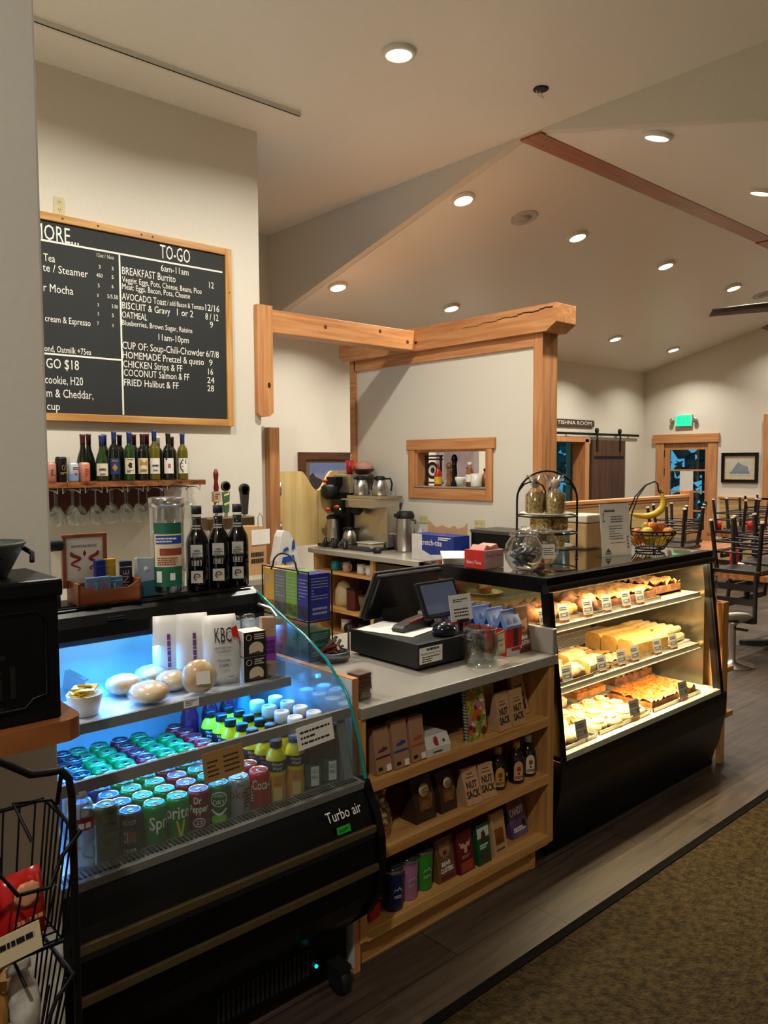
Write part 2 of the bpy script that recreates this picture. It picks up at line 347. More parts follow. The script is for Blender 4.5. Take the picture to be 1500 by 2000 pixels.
b2 = thing('cross_beam', 'fir tie beam from the wall post to the partition header', 'beam', (3.49, 5.24, 2.74))
MB().box(0, 1.60, -.08, .08, 0, .175).build('timber', M_firX, b2, bevel=.005)
kn = MB()
for x, z in ((.52, .10), (1.12, .13), (1.45, .07)): kn.blob(x, -.08, z, .018, .003, .018)
kn.build('knot', mat('wood_knot', (92, 48, 22), .7), b2)
b3 = thing('wall_post', 'short hanging fir post on the end of the menu wall', 'post', (3.40, 5.20, 2.09))
MB().prism([(-.055, .02), (-.03, 0), (.05, .0), (.085, .03), (.085, .85), (-.055, .85)], 'Y', -.05, .12).build('timber', M_firZ, b3, bevel=.005)
MB().blob(.045, -.052, .24, .014, .004, .022).build('knot', mat('dark_wood_split', (40, 22, 12), .9), b3)
pf = thing('pass_through_frame', 'square fir casing around the pass-through opening in the partition', 'window frame', (5.1, 4.79, 1.40))
MB().box(-.03, 0, -.53, .53, .44, .535).build('head_board', M_fir, pf, bevel=.003)
MB().box(-.025, 0, .43, .51, 0, .44).build('side_board', M_firZ, pf, bevel=.003)
MB().box(-.025, 0, -.50, -.43, 0, .44).build('side_board', M_firZ, pf, bevel=.003)
MB().box(-.025, 0, -.43, .43, 0, .095).build('bottom_board', M_fir, pf, bevel=.003)
MB().box(-.03, .18, -.435, .435, .10, .112).build('ledge', M_quartz, pf)
lin_ = MB().box(0, .15, .41, .43, .112, .44).box(0, .15, -.43, -.41, .112, .44).box(0, .15, -.41, .41, .42, .44)
lin_.build('lining', M_firZ, pf)

# ---------------- saloon doors
def saloon(x0, x1, flip, lab):
    w = x1-x0; t = thing('saloon_door', lab, 'door', (x0, 6.165, .93))
    pr = [(0, 0), (w, 0)]
    top = []
    for i in range(17):
        u = i/16; s_ = 0 if u < .55 else (1-math.cos((u-.55)/.45*PI))/2; top.append((w*u, .72-.19*s_))
    poly = [(0, 0), (w, 0)]+top[::-1]
    if flip: poly = [(w-a, b) for a, b in poly][::-1]
    MB().prism(poly, 'Y', -.018, .018).build('door_leaf', wood('pale_hickory', (238, 212, 152), (218, 182, 112), 'Z', .4, .5), t, bevel=.003)
    hx = w if flip else 0
    for z in (.12, .5): MB().at(hx, -.025, z).lathe([(.012, 0), (.012, .12)], 8).build('hinge', M_steel, t)
saloon(4.215, 4.655, False, 'left pale wooden saloon door leaf with scooped top corner')
saloon(4.665, 5.078, True, 'right saloon door leaf behind the coffee brewer')
gp = MB().box(4.60, 4.655, 6.198, 6.2, 1.05, 1.28).box(4.665, 4.78, 6.198, 6.2, 1.05, 1.28)

# ---------------- ceiling fittings
M_lens = glow('lamp_lens', (255, 236, 200), 14)
def downlight(x, y, z, tilt, lab):
    t = thing('ceiling_light', lab, 'ceiling light', (x, y, z), 0, 'recessed ceiling lights'); t.rotation_euler.x = tilt
    MB().lathe([(.105, 0), (.108, -.012), (.10, -.026), (.08, -.03), (.078, -.018), (.078, 0)], 28, cap=False).build('trim_ring', M_white, t)
    MB().lathe([(0, -.028), (.05, -.028), (.079, -.024)], 24, cap=False).build('lens', M_lens, t)
downlight(3.407, 3.627, 4.24, 0, 'single round ceiling light in the flat cafe ceiling')
for i, x in enumerate((5.2, 6.92, 8.7, 10.48, 12.22)):
    for y, r in ((2.9, 'on the far slope beyond the ridge beam'), (4.73, 'in the upper row below the ridge beam'), (6.48, 'in the lower row near the north wall')):
        if y == 2.9 and i > 1: continue
        downlight(x, y, vault(y), math.atan(.26)*(1 if y < 3.85 else -1), ORD[i]+' round light from the gable, '+r)
for x, y, lab in ((6.045, 4.72, 'round grey ceiling speaker beside the ridge beam, nearer the gable'), (11.33, 4.70, 'round grey ceiling speaker near the fan')):
    t = thing('ceiling_speaker', lab, 'speaker', (x, y, vault(y))); t.rotation_euler.x = -math.atan(.26)
    MB().lathe([(.13, 0), (.132, -.006), (.12, -.009)], 26).build('rim', mat('speaker_grey', (190, 186, 178), .6), t)
    MB().lathe([(.118, -.007), (.0, -.012)], 26).build('grille', mat('speaker_mesh', (176, 172, 164), .8, scale=300), t)
tr = thing('track_rail', 'thin white track rail fixed along the flat ceiling', 'track rail', (1.0, 4.72, 4.24))
MB().box(-.5, 2.45, -.018, .018, -.03, 0).build('rail', M_white, tr)
MB().box(-.5, 2.44, -.0185, -.012, -.034, -.03).build('slot', M_blackm, tr)
sp = thing('smoke_detector_mount', 'open black ceiling mount with loose wires in the flat ceiling', 'ceiling mount', (4.454, 3.345, 4.24))
MB().lathe([(.05, 0), (.052, -.008), (.03, -.01)], 18).build('base', M_blackm, sp)
MB().tube([(.01, .02, 0), (.03, .0, -.05), (.0, -.02, -.07), (-.03, 0, -.05), (-.02, .02, -.01)], .004).build('loose_wire', M_white, sp)
fan = thing('ceiling_fan', 'dark ceiling fan with curved blades hanging from the ridge beam', 'fan', (7.34, 2.35, 3.02))
MB().lathe([(.0, -.10), (.08, -.09), (.11, -.02), (.09, .05), (.03, .08), (.018, .1), (.018, 1.0)], 20).build('motor_hub', M_iron, fan)
for a in (90, 162, 234, 306, 18):
    aa = math.radians(a+38); c_, s_ = math.cos(aa), math.sin(aa); m = MB(); pts = []
    for k in range(9):
        u = k/8; r = .1+.98*u; w = .06+.05*math.sin(u*PI); zz = .02*math.sin(u*PI*1.2)
        pts.append((r, w, zz+.012)); pts.append((r, -w, zz-.02))
    vs = [(c_*r-s_*w, s_*r+c_*w, z) for r, w, z in pts]; vs += [(x, y, z-.012) for x, y, z in vs]
    n = len(pts); fs = []
    for k in range(8):
        i = 2*k; fs += [(i, i+2, i+3, i+1), (n+i, n+i+1, n+i+3, n+i+2), (i, n+i, n+i+2, i+2), (i+1, i+3, n+i+3, n+i+1)]
    fs += [(0, 1, n+1, n), (n-2, 2*n-2, 2*n-1, n-1)]
    m.add(vs, fs, 0, True); m.build('blade', wood('dark_blade', (84, 66, 50), (56, 42, 30), 'X'), fan)
MENU = [('MORE...', 1.864, 3.182, 0.283, 0.139), ('TO-GO', 2.685, 3.196, 0.229, 0.136), ('6am-11am', 2.679, 3.086, 0.212, 0.065), ('BREAKFAST Burrito', 2.487, 3.024, 0.391, 0.073), ('12', 2.968, 3.023, 0.038, 0.064), ('Veggie: Eggs, Pots, Cheese, Beans, Pico', 2.588, 2.967, 0.596, 0.055), ('Meat: Eggs, Bacon, Pots, Cheese', 2.541, 2.92, 0.504, 0.055), ('AVOCADO Toast', 2.447, 2.853, 0.321, 0.066), ('/ add Bacon & Tomato', 2.759, 2.853, 0.286, 0.05), ('12/16', 2.972, 2.858, 0.114, 0.067), ('BISCUIT & Gravy', 2.461, 2.793, 0.35, 0.066), ('1 or 2', 2.752, 2.796, 0.126, 0.069), ('8 / 12', 2.967, 2.793, 0.107, 0.067), ('OATMEAL', 2.373, 2.731, 0.179, 0.063), ('9', 2.962, 2.738, 0.025, 0.064), ('Blueberries, Brown Sugar, Raisins', 2.544, 2.678, 0.524, 0.052), ('11am-10pm', 2.66, 2.607, 0.232, 0.065), ('CUP OF: Soup-Chili-Chowder', 2.591, 2.526, 0.62, 0.071), ('6/7/8', 2.966, 2.524, 0.104, 0.068), ('HOMEMADE Pretzel & queso', 2.588, 2.462, 0.612, 0.068), ('9', 2.951, 2.462, 0.028, 0.064), ('CHICKEN Strips & FF', 2.502, 2.401, 0.438, 0.067), ('16', 2.948, 2.396, 0.04, 0.064), ('COCONUT Salmon & FF', 2.53, 2.343, 0.489, 0.067), ('24', 2.948, 2.334, 0.058, 0.064), ('FRIED Halibut & FF', 2.487, 2.277, 0.403, 0.067), ('28', 2.946, 2.274, 0.053, 0.064), ('Tea', 1.815, 3.026, 0.071, 0.069), ('te / Steamer', 1.916, 2.963, 0.287, 0.07), ('r Mocha', 1.867, 2.839, 0.186, 0.073), ('cream & Espresso', 1.922, 2.647, 0.29, 0.059), ('ond, Oatmilk +75ea', 1.917, 2.458, 0.298, 0.057), ('GO $18', 1.879, 2.364, 0.207, 0.09), ('cookie, H20', 1.886, 2.262, 0.241, 0.076), ('m & Cheddar,', 1.922, 2.177, 0.3, 0.077), ('cup', 1.813, 2.094, 0.081, 0.073), ('12oz / 16oz', 2.179, 3.099, 0.115, 0.035), ('3', 2.138, 3.024, 0.012, 0.035), ('3', 2.226, 3.026, 0.013, 0.035), ('450', 2.136, 2.968, 0.041, 0.035), ('5', 2.225, 2.97, 0.014, 0.035), ('5', 2.129, 2.901, 0.012, 0.035), ('6', 2.223, 2.908, 0.013, 0.035), ('X', 2.122, 2.836, 0.012, 0.032), ('5/5.50', 2.222, 2.84, 0.072, 0.038), ('X', 2.123, 2.774, 0.012, 0.032), ('5.50', 2.235, 2.777, 0.042, 0.035), ('X', 2.122, 2.716, 0.012, 0.032), ('5', 2.22, 2.717, 0.013, 0.035), ('7', 2.117, 2.652, 0.012, 0.035), ('X', 2.219, 2.65, 0.013, 0.032)]
# ================================================================ MENU WALL
cb = thing('chalkboard_menu', 'large framed black menu board lettered in white on the back wall', 'menu board', (2.2, 5.2, 2.66))
B0 = 2.2
MB().box(1.22-B0, 3.09-B0, -.03, -.012, -.62, .62).build('board', mat('slate_black', (30, 32, 31), .7, var=.15, scale=4), cb)
fm = [M for M in (M_pineX, M_pineZ)]
MB().box(1.18-B0, 3.08-B0, -.045, 0, .60, .648).build('frame_rail', M_pineX, cb, bevel=.003)
MB().box(1.18-B0, 3.08-B0, -.045, 0, -.655, -.607).build('frame_rail', M_pineX, cb, bevel=.003)
MB().box(3.08-B0, 3.132-B0, -.045, 0, -.655, .648).build('frame_rail', M_pineZ, cb, bevel=.003)
kn = MB()
for x in (1.90, 2.13, 2.43, 2.51): kn.blob(x-B0, -.0455, .625, .007, .002, .007)
kn.blob(3.11-B0, -.0455, .33, .005, .002, .006); kn.build('knot', mat('wood_knot', (92, 48, 22), .7), cb)
tx = MB()
for t, x, z, w, s_ in MENU: tx.text(t, s_, face_mat((x-B0, -.0305, z-2.66), (1, 0, 0)), 0, width=w)
tx.build('lettering', M_chalk, cb)
rl = MB().box(1.30-B0, 3.06-B0, -.0315, -.03, .467, .479).box(2.270-B0, 2.281-B0, -.0315, -.03, -.60, .47).box(1.30-B0, 2.27-B0, -.0315, -.03, -.239, -.228)
rl.build('ruled_line', M_chalk, cb)
def outlet(x, y, z, rz, lab, horiz=False):
    t = thing('power_outlet', lab, 'outlet', (x, y, z), rz)
    a, b = (.057, .035) if horiz else (.035, .057)
    MB().box(-a, a, -.006, 0, -b, b).build('cover_plate', mat('ivory_plastic', (206, 196, 150), .5), t, bevel=.002)
    s_ = MB()
    for k in (-1, 1):
        cx, cz = (k*.024, 0) if horiz else (0, k*.024)
        for d in (-.006, .006): s_.box(cx+d-.0015, cx+d+.0015, -.0068, -.006, cz-.001, cz+.008)
        s_.box(cx-.002, cx+.002, -.0068, -.006, cz-.010, cz-.006)
    s_.build('sockets', M_blackm, t)
outlet(1.897, 5.2, 3.372, 0, 'ivory power outlet just above the menu board')
outlet(5.1, 5.117, 1.205, -PI/2, 'ivory wall outlet above the steel airpot', True)
outlet(5.1, 4.44, 1.199, -PI/2, 'ivory wall outlet below the right end of the pass-through', True)

# ---------------- bottle shelf
sh = thing('wall_shelf', 'rough-edged wooden shelf on the back wall holding wine bottles', 'shelf', (2.0, 5.2, 1.58))
p = [(-.5, 0), (.72, 0)]; R = random.Random(3); m = MB(); xs = [-.5+i*.04 for i in range(31)]; xs[-1] = .725
for i in range(30):
    a, b = xs[i], xs[i+1]; m.box(a, b, -.32-R.random()*.006, 0, 0, .034)
m.build('plank', mat('charred_live_edge', (150, 92, 46), .5, rgb2=(74, 40, 18), scale=16, stretch=(1, 2, 3), detail=7), sh)
vl = [(-.5, 0), (.55, 0)]+[(.55-.0105*i, -.12-.07*abs(math.sin(i*.32))) for i in range(101)]
MB().prism(vl, 'Y', -.05, -.03).build('scalloped_sheet', mat('dark_maroon', (72, 26, 18), .5), sh)  # dark maroon sheet with a scalloped lower edge, behind the hanging glasses
wr = MB()
for k in range(8):
    x = -.33+k*.138
    for d in (-.028, .028): wr.tube([(x+d, -.02, -.012), (x+d, -.30, -.012), (x+d*1.9, -.31, -.035), (x+d*1.9, -.31, 0)], .0035, 6)
wr.build('hanging_rail', M_steel, sh)
M_wine = mat('dark_bottle_glass', (14, 20, 14), .08, spec=.7); M_green = mat('green_bottle_glass', (34, 58, 22), .08, spec=.7); M_olive = mat('olive_bottle_glass', (92, 84, 20), .1, spec=.7)
def wine(x, y, body, caps, lab, label_rgb=None, art=None, h=.31, burg=False, fz=-.3):
    t = thing('wine_bottle', lab, 'bottle', (x, y, 1.614), 0, 'wine bottles on the wall shelf')
    if burg: pr = [(.0, 0), (.039, .002), (.040, .02), (.040, .12), (.034, .155), (.019, .205), (.0145, .235)]
    else: pr = [(.0, 0), (.036, .002), (.0365, .01), (.0365, .19), (.030, .212), (.0155, .232), (.0145, .245)]
    k = h/.31
    MB().lathe([(r, z*k) for r, z in pr]+[(.0142, h-.012), (.0162, h-.012), (.0162, h-.004), (.013, h)], 18).build('glass', body, t)
    if caps: MB().lathe([(.0152, h-.07), (.0158, h-.014), (.0172, h-.012), (.0172, h+.001), (0, h+.002)], 16).build('capsule', caps, t)
    if label_rgb:
        m = MB(); r = (.0408 if burg else .0372); n = 12; z0, z1 = (.035, .115) if burg else (.045, .15)
        vs = []; 
        for i in range(n+1):
            a = -PI/2+fz+(-1.0+2.0*i/n); vs += [(r*math.cos(a), r*math.sin(a), z0), (r*math.cos(a), r*math.sin(a), z1)]
        m.add(vs, [(2*i, 2*i+2, 2*i+3, 2*i+1) for i in range(n)], 0, True)
        ms = [mat('bottle_label_%d_%d_%d' % label_rgb, label_rgb, .6, var=.06)]
        if art: art(m, r+.0004, fz, (z0+z1)/2); ms += [M_ink, mat('label_gold', (168, 128, 66), .4), mat('label_blue', (30, 52, 120), .5), mat('label_red', (150, 40, 36), .5)]
        m.build('label', ms, t)
    return t
def on(r, fz, z, a=0):  # a frame on a bottle's curved face
    an = -PI/2+fz+a; return face_mat((r*math.cos(an), r*math.sin(an), z), (-math.sin(an), math.cos(an), 0))
def art_diamond(m, r, f, z):
    F = on(r, f, z-.01); m.add([tuple(F @ Vector(q)) for q in ((0, -.024, .0005), (.018, 0, .0005), (0, .024, .0005), (-.018, 0, .0005))], [(0, 1, 2, 3)], 2); m.rows(on(r, f, z+.035), .04, .014, 2, 2, 5)
def art_horse(m, r, f, z):
    m.at(); F = on(r, f, z+.005)
    m.add([tuple(F @ Vector((.016*math.cos(i*.63)*(.6+.4*(i % 2)), .02*math.sin(i*.63), .0006))) for i in range(10)], [tuple(range(10))], 1); m.rows(on(r, f, z-.033), .045, .018, 3, 1, 2); m.rows(on(r, f, z+.042), .04, .008, 1, 1, 3)
def art_land(m, r, f, z):
    F = on(r, f, z+.01); m.add([tuple(F @ Vector(q)) for q in ((-.025, 0, .0005), (.025, 0, .0005), (.025, .03, .0005), (.004, .012, .0005), (-.025, .036, .0005))], [(0, 1, 2, 3, 4)], 2); m.rows(on(r, f, z-.03), .045, .02, 3, 1, 8)
def art_name(m, r, f, z): m.rows(on(r, f, z+.002), .042, .014, 1, 1, 4, .9); m.rows(on(r, f, z-.03), .035, .014, 3, 1, 5)
def art_red(m, r, f, z):
    m.quad(on(r, f, z+.046, -.5), .012, .014, 3); m.rows(on(r, f, z), .018, .03, 3, 4, 6, .8)
def art_antler(m, r, f, z):
    for k in range(9):
        F = on(r, f, z-.04+.010*k, -.15-.5*math.sin(k/8*PI)); m.quad(F, .007, .014, 1); 
        if k % 2: m.quad(on(r, f, z-.035+.010*k, -.25), .012, .004, 1)
    m.rows(on(r, f, z+.03, .35), .012, .03, 4, 1, 3)
mar, blu, blk, pal = [mat('capsule_%s' % n, c, .35) for n, c in (('maroon', (70, 20, 24)), ('blue', (30, 58, 130)), ('black', (16, 15, 18)), ('pale', (206, 206, 200)))]
wine(1.938, 5.03, M_wine, mar, 'slim dark bottle with maroon capsule, leftmost of the wine bottles', (206, 196, 150), None, .30, True, .5)
wine(2.000, 5.09, M_wine, mar, 'dark bottle with maroon capsule, second wine bottle from the left', None, None, .305, True)
wine(2.030+.012, 4.985, M_green, blu, 'slope-shouldered green wine bottle with cream label and blue capsule', (212, 204, 180), art_name, .295, True)
wine(2.108, 5.10, M_wine, blu, 'dark bottle with blue capsule behind the slope-shouldered bottle', None, None, .305)
wine(2.125, 4.985, M_wine, blu, 'wine bottle with navy diamond label', (26, 44, 98), art_diamond, .322)
wine(2.206, 5.085, M_wine, blk, 'black-capped bottle behind the navy diamond bottle', None, None, .305)
wine(2.228, 4.985, M_green, blu, 'green wine bottle with black horse head on a white label', (216, 206, 182), art_horse, .318)
wine(2.313, 5.10, M_wine, mar, 'dark bottle standing behind the horse head bottle', None, None, .31)
wine(2.322, 4.99, M_wine, mar, 'dark wine bottle with cream and grey landscape label', (214, 198, 158), art_land, .31)
wine(2.389+.012, 5.09, M_wine, mar, 'dark bottle behind the landscape label bottle', None, None, .315)
wine(2.404, 4.985, M_olive, blu, 'wine bottle with white script label and tall blue capsule', (224, 220, 210), art_name, .335)
wine(2.480, 5.09, M_wine, pal, 'dark bottle with pale white capsule', None, None, .30)
wine(2.505, 4.985, M_wine, blk, 'wine bottle with white label marked by a small red figure', (226, 222, 214), art_red, .318)
wine(2.590, 5.10, M_wine, mar, 'dark bottle behind the antler label bottle', None, None, .30)
wine(2.612, 4.985, M_olive, blu, 'olive glass bottle with black antlers on white label, rightmost wine bottle', (228, 224, 214), art_antler, .318)
M_alu = mat('aluminium', (200, 202, 204), .28, 1., var=.05)
def can_prof(h, r): return [(r*.78, 0), (r*.8, .001), (r, .008), (r, h-.014), (r*.93, h-.007), (r*.82, h-.002)]
def lid_part(t, h, r):
    MB().lathe([(r*.82, h-.003), (r*.84, h), (r*.80, h+.0005), (r*.76, h-.003), (0, h-.003)], 20).build('lid', M_alu, t)
def tab_part(t, h, r):
    MB().lathe([(.011, h-.0025), (.011, h-.001), (.006, h-.001)], 10, sx=.8).at(0, -.010, 0).lathe([(.008, h-.0025), (.008, h-.001), (0, h-.001)], 10).build('pull_tab', M_alu, t)
def shelf_can(x, rgb, h, r, lab, extra=None):
    t = thing('beverage_can', lab, 'can', (x, 4.965, 1.614), 0, 'cans at the end of the wall shelf')
    ms = [mat('can_%d_%d_%d' % rgb, rgb, .35, .3, var=.05), M_ink, mat('label_gold', (168, 128, 66), .4), mat('can_sky', (120, 150, 190), .4), M_red]
    m = MB().lathe(can_prof(h, r), 20)
    if extra: extra(m, r)
    m.build('can_body', ms, t); lid_part(t, h, r)
shelf_can(1.712, (206, 140, 124), .122, .033, 'pink can at the left end of the wall shelf', lambda m, r: m.rows(on(r, .15, .06), .03, .04, 4, 1, 1))
def art_harp(m, r):
    F = on(r, .1, .09); m.tube([tuple(F @ Vector((.010*math.cos(a), .016*math.sin(a), .001))) for a in (1.2, 1.8, 2.6, 3.4, 4.2, 5.0)], .0015, 5, 2); m.tube([tuple(F @ Vector((.004, -.016, .001))), tuple(F @ Vector((.012, .014, .001)))], .0015, 5, 2); m.rows(on(r, .1, .055), .04, .016, 2, 2, 2)
shelf_can(1.775, (18, 16, 16), .158, .034, 'tall black can with gold harp on the wall shelf', art_harp)
shelf_can(1.848, (196, 206, 216), .122, .033, 'white and sky-blue can between black and salmon cans on the shelf', lambda m, r: (m.lathe([(r+.0004, .012), (r+.0004, .05)], 20, 3, cap=False), m.rows(on(r, .2, .085), .04, .02, 2, 1, 9), m.quad(on(r, .2, .05), .014, .014, 4)))
shelf_can(1.920, (214, 140, 116), .122, .033, 'salmon-coloured can beside the first wine bottle', lambda m, r: m.rows(on(r, .2, .06), .03, .05, 4, 4, 4))
# hanging stemware
M_thin = glass('stemware_glass', (.93, .96, .95), .18, .01, .05)
wg0 = None
gx = [(1.722, 4.94), (1.763, 5.02), (1.835, 4.94), (1.862, 5.04), (1.885, 4.96), (1.975, 4.94), (2.012, 5.03), (2.075, 4.95), (2.128, 5.04), (2.170, 4.94), (2.225, 5.03), (2.268, 4.95), (2.36, 5.02), (2.42, 4.94), (2.475, 5.03), (2.555, 4.95), (2.619, 4.94)]
for i, (x, y) in enumerate(gx):
    lab = ORD[i]+' stemmed glass from the left hanging upside down under the wall shelf'
    if wg0 is None:
        wg0 = thing('wine_glass', lab, 'glass', (x, y, 1.563), 0, 'stemmed glasses hanging under the wall shelf')
        MB().lathe([(.033, .002), (.033, 0), (.01, -.006), (.0045, -.012), (.0045, -.095), (.012, -.102)], 16).build('stem_and_foot', M_thin, wg0)
        MB().lathe([(.005, -.10), (.026, -.112), (.040, -.14), (.042, -.17), (.036, -.205), (.031, -.222)], 18, cap=False).build('bowl', M_thin, wg0)
    else: dup(wg0, (x, y, 1.563), 0, lab)
# ---------------- back bar counter and beer taps
bb = thing('back_bar_counter', 'white-topped back bar counter along the menu wall', 'counter', (1.8, 4.83, 0))
MB().box(-1.2, 1.55, -.38, .365, .91, .95).build('worktop', M_quartz, bb, bevel=.003)
MB().box(-1.18, 1.53, -.34, .365, 0, .91).build('cabinet_body', mat('taupe_cabinet', (150, 138, 120), .5), bb)
bt = thing('beer_tower', 'steel beer tower with three tap handles on the back bar', 'beer tap', (2.97, 5.0, .95))
MB().box(-.20, .20, -.05, .05, .30, .39).build('tap_rail', mat('bronze_metal', (130, 112, 86), .35, .9), bt, bevel=.01)
for x in (-.12, .12): MB().at(x).lathe([(.05, 0), (.045, .01), (.028, .02), (.028, .31)], 16).build('column', M_steel, bt)
def tap(x): 
    MB().at(x).lathe([(.012, .38), (.012, .42), (.008, .43)], 10).build('tap_spout', M_steel, bt)
for x in (-.092, -.014, .142): tap(x)
a = MB().at(-.092).lathe([(.010, .42), (.016, .45), (.018, .50), (.0, .50)], 12, 1).box(-.026, .026, -.02, .02, .50, .575, 1)
a.lathe([(.016, .575), (.020, .60), (.013, .645), (.019, .69), (.018, .715), (.010, .722), (.012, .735), (0, .737)], 14, 0)
a.rows(face_mat((0, -.0205, .54), (1, 0, 0)), .04, .045, 3, 2, 2)
a.build('tap_handle', [mat('tap_red', (110, 22, 22), .3), mat('tap_tan', (190, 158, 112), .5), mat('tap_purple', (80, 66, 130), .5)], bt, label='turned red tap handle with tan block')
a = MB().at(-.014).prism([(-.016, .42), (.018, .42), (.028, .57), (-.027, .57)], 'Y', -.012, .012, 0)
for k in range(4): a.prism([(-.02, .44+k*.033), (.022, .452+k*.033), (.023, .465+k*.033), (-.021, .453+k*.033)], 'Y', -.0128, -.012, 1+k % 2)
a.at(-.014, 0, .61, 0, PI/2).lathe([(.034, -.012), (.038, -.006), (.038, .006), (.034, .012)], 20, 3).lathe([(.026, .013), (0, .013)], 20, 4)
a.build('tap_handle', [mat('tap_green', (70, 110, 40), .4), mat('tap_blue', (60, 92, 130), .4), M_cream, mat('tap_bronze', (74, 60, 40), .4), mat('tap_gold', (180, 150, 80), .4)], bt, label='green and blue landscape tap handle with round top')
a = MB().at(.142).prism([(-.018, .40), (.02, .40), (.034, .56), (-.034, .56)], 'Y', -.014, .014, 0)
a.at(.142, 0, .585, 0, PI/2).lathe([(.04, -.014), (.044, -.008), (.044, .008), (.04, .014)], 22, 0).lathe([(.028, .0145), (0, .0145)], 22, 1)
a.build('tap_handle', [mat('tap_dark', (52, 46, 42), .4), mat('tap_silver', (150, 146, 142), .4)], bt, label='dark paddle tap handle with silver medallion')
kb = thing('paper_bag', 'brown kraft gift bag with a white note, standing on the back bar', 'bag', (2.955, 4.69, .95), .1)
MB().prism([(-.10, 0), (.10, 0), (.102, .335), (-.10, .345)], 'Y', -.06, .06).build('bag_body', M_kraft, kb)
MB().tube([(.03, -.06, .33), (.032, -.058, .40), (.05, -.056, .43), (.072, -.056, .40), (.075, -.06, .33)], .003, 6).build('handle', mat('twisted_cord', (120, 104, 84), .8), kb)
MB().box(-.03, .13, -.064, -.062, .21, .315).build('note_card', M_paper, kb)
MB().rows(face_mat((.02, -.0605, .12), (1, 0, 0)), .11, .09, 2, 0, 4, .7).build('print', M_ink, kb)
wb = thing('plastic_bag', 'white plastic bag with blue print at the right end of the back bar', 'bag', (3.185, 4.60, .95))
MB().prism([(-.085, 0), (.085, 0), (.095, .08), (.078, .17), (.07, .20), (.062, .16), (.045, .24), (.01, .295), (-.03, .305), (-.055, .26), (-.07, .18), (-.092, .09)], 'Y', -.045, .045).build('bag_body', mat('white_plastic_film', (202, 200, 196), .4, var=.08, scale=8, bump=.3), wb, bevel=.016)
m = MB()
for k, (x, z, w, h) in enumerate(((.0, .10, .11, .05), (.045, .2, .03, .07), (-.02, .17, .05, .03))): m.prism([(x-w/2, z-h/2), (x+w/2, z-h/2+.01), (x+w/2-.01, z+h/2), (x-w/2+.01, z+h/2-.01)], 'Y', -.052, -.046)
m.build('blue_print', mat('print_blue', (24, 62, 150), .5), wb)

# ---------------- things standing on top of the cooler (z 1.255)
ZT = 1.256
sd = thing('sign_box', 'small wooden box with its white lid sign propped open, on top of the cooler', 'display box', (1.065, 2.60, ZT), -.06)
MB().box(-.105, .105, -.05, .07, 0, .006).box(-.105, -.098, -.05, .07, 0, .075).box(.098, .105, -.05, .07, 0, .075).box(-.105, .105, .063, .07, 0, .075).box(-.105, .105, -.05, -.044, 0, .05).prism([(-.105, .05), (-.06, .05), (-.105, .075)], 'Y', -.05, -.044).prism([(.105, .05), (.105, .075), (.06, .05)], 'Y', -.05, -.044).build('tray', wood('red_cedar', (150, 84, 46), (118, 58, 28), 'X'), sd)
li = MB().box(-.115, .02, .06, .066, .055, .225, 1)
for b in ((-.122, -.110, .05, .23), (.015, .027, .05, .23)): li.box(b[0], b[1], .052, .068, b[2], b[3], 0)
for b in ((.05, .062), (.218, .23)): li.box(-.11, .015, .052, .068, b[0], b[1], 0)
li.build('lid_frame', [wood('red_cedar', (150, 84, 46), (118, 58, 28), 'Z'), M_paper], sd)
sn = MB(); F = face_mat((-.047, .0595, .14), (1, 0, 0))
for sg in (-1, 1):
    pts = [(sg*(.030+.014*math.sin(t*3.0+.8)), .034-.020*t, 0) for t in [i*.2 for i in range(20)]]
    sn.tube([tuple(F @ Vector((x, y*.8, .001))) for x, y, _ in pts], [.0065*(1-i/24) for i in range(20)], 6, 0)
sn.add([tuple(F @ Vector(q)) for q in ((0, .012, .0008), (.006, .024, .0008), (0, .036, .0008), (-.006, .024, .0008))], [(0, 1, 2, 3)], 0)
sn.text('DIAMONDBACK', .013, face_mat((-.047, .0595, .188), (1, 0, 0)), 1, width=.085)
sn.build('printed_emblem', [mat('emblem_red', (150, 34, 34), .6), M_ink], sd)
def bar(x, y, z, rgb, lab, rz, tx, c2, w=.055, h=.10, tilt=0):
    o = MB().at(0, 0, 0, 0, tilt).box(-w/2, w/2, -.010, .010, 0, h, 0).box(-w/2, w/2, -.0105, .0105, h*.82, h*.86, 1)
    o.text(tx, .03, face_mat((0, -.0105, h*.45), (0, 0, 1), (-1, 0, 0)), 1, width=h*.6) if tx else o.rows(face_mat((0, -.0105, h*.45), (0, 0, 1), (-1, 0, 0)), h*.6, .02, 2, 1, 3, .6)
    o = o.build('snack_bar', [mat('wrap_%d_%d_%d' % rgb, rgb, .3, var=.12), mat('wrap_%d_%d_%d' % c2, c2, .4)], None, (x, y, z), .003, rz)
    tag(o, lab, 'snack bar', 'snack bars in the wooden sign box')
for i in range(2): bar(1.005+i*.042, 2.565, ZT+.007, (86, 130, 160), ('light blue bar with red print at the left of the sign box', 'light blue bar with red print, second from the left in the sign box')[i], -.1, 'CLIF', (180, 40, 44), .04, .085)
bar(1.09, 2.575, ZT+.007, (70, 120, 158), 'plain light blue bar wrapper in the middle of the sign box', -.1, '', (190, 200, 210), .045, .08)
bar(1.055, 2.62, ZT+.007, (24, 34, 130), 'tall dark blue bar at the back of the sign box', .15, '', (40, 56, 160), .035, .135)
bar(1.095, 2.635, ZT+.007, (206, 166, 40), 'yellow bar at the back of the sign box', -.1, '', (230, 190, 70), .04, .135)
bar(1.142, 2.61, ZT+.007, (22, 26, 70), 'navy bar at the right end of the sign box', -.2, 'ONE', (200, 190, 160), .042, .125)
po = thing('snack_pouch', 'clear and teal standing pouch between sign box and plastic tub', 'pouch', (1.207, 2.60, ZT), 0)
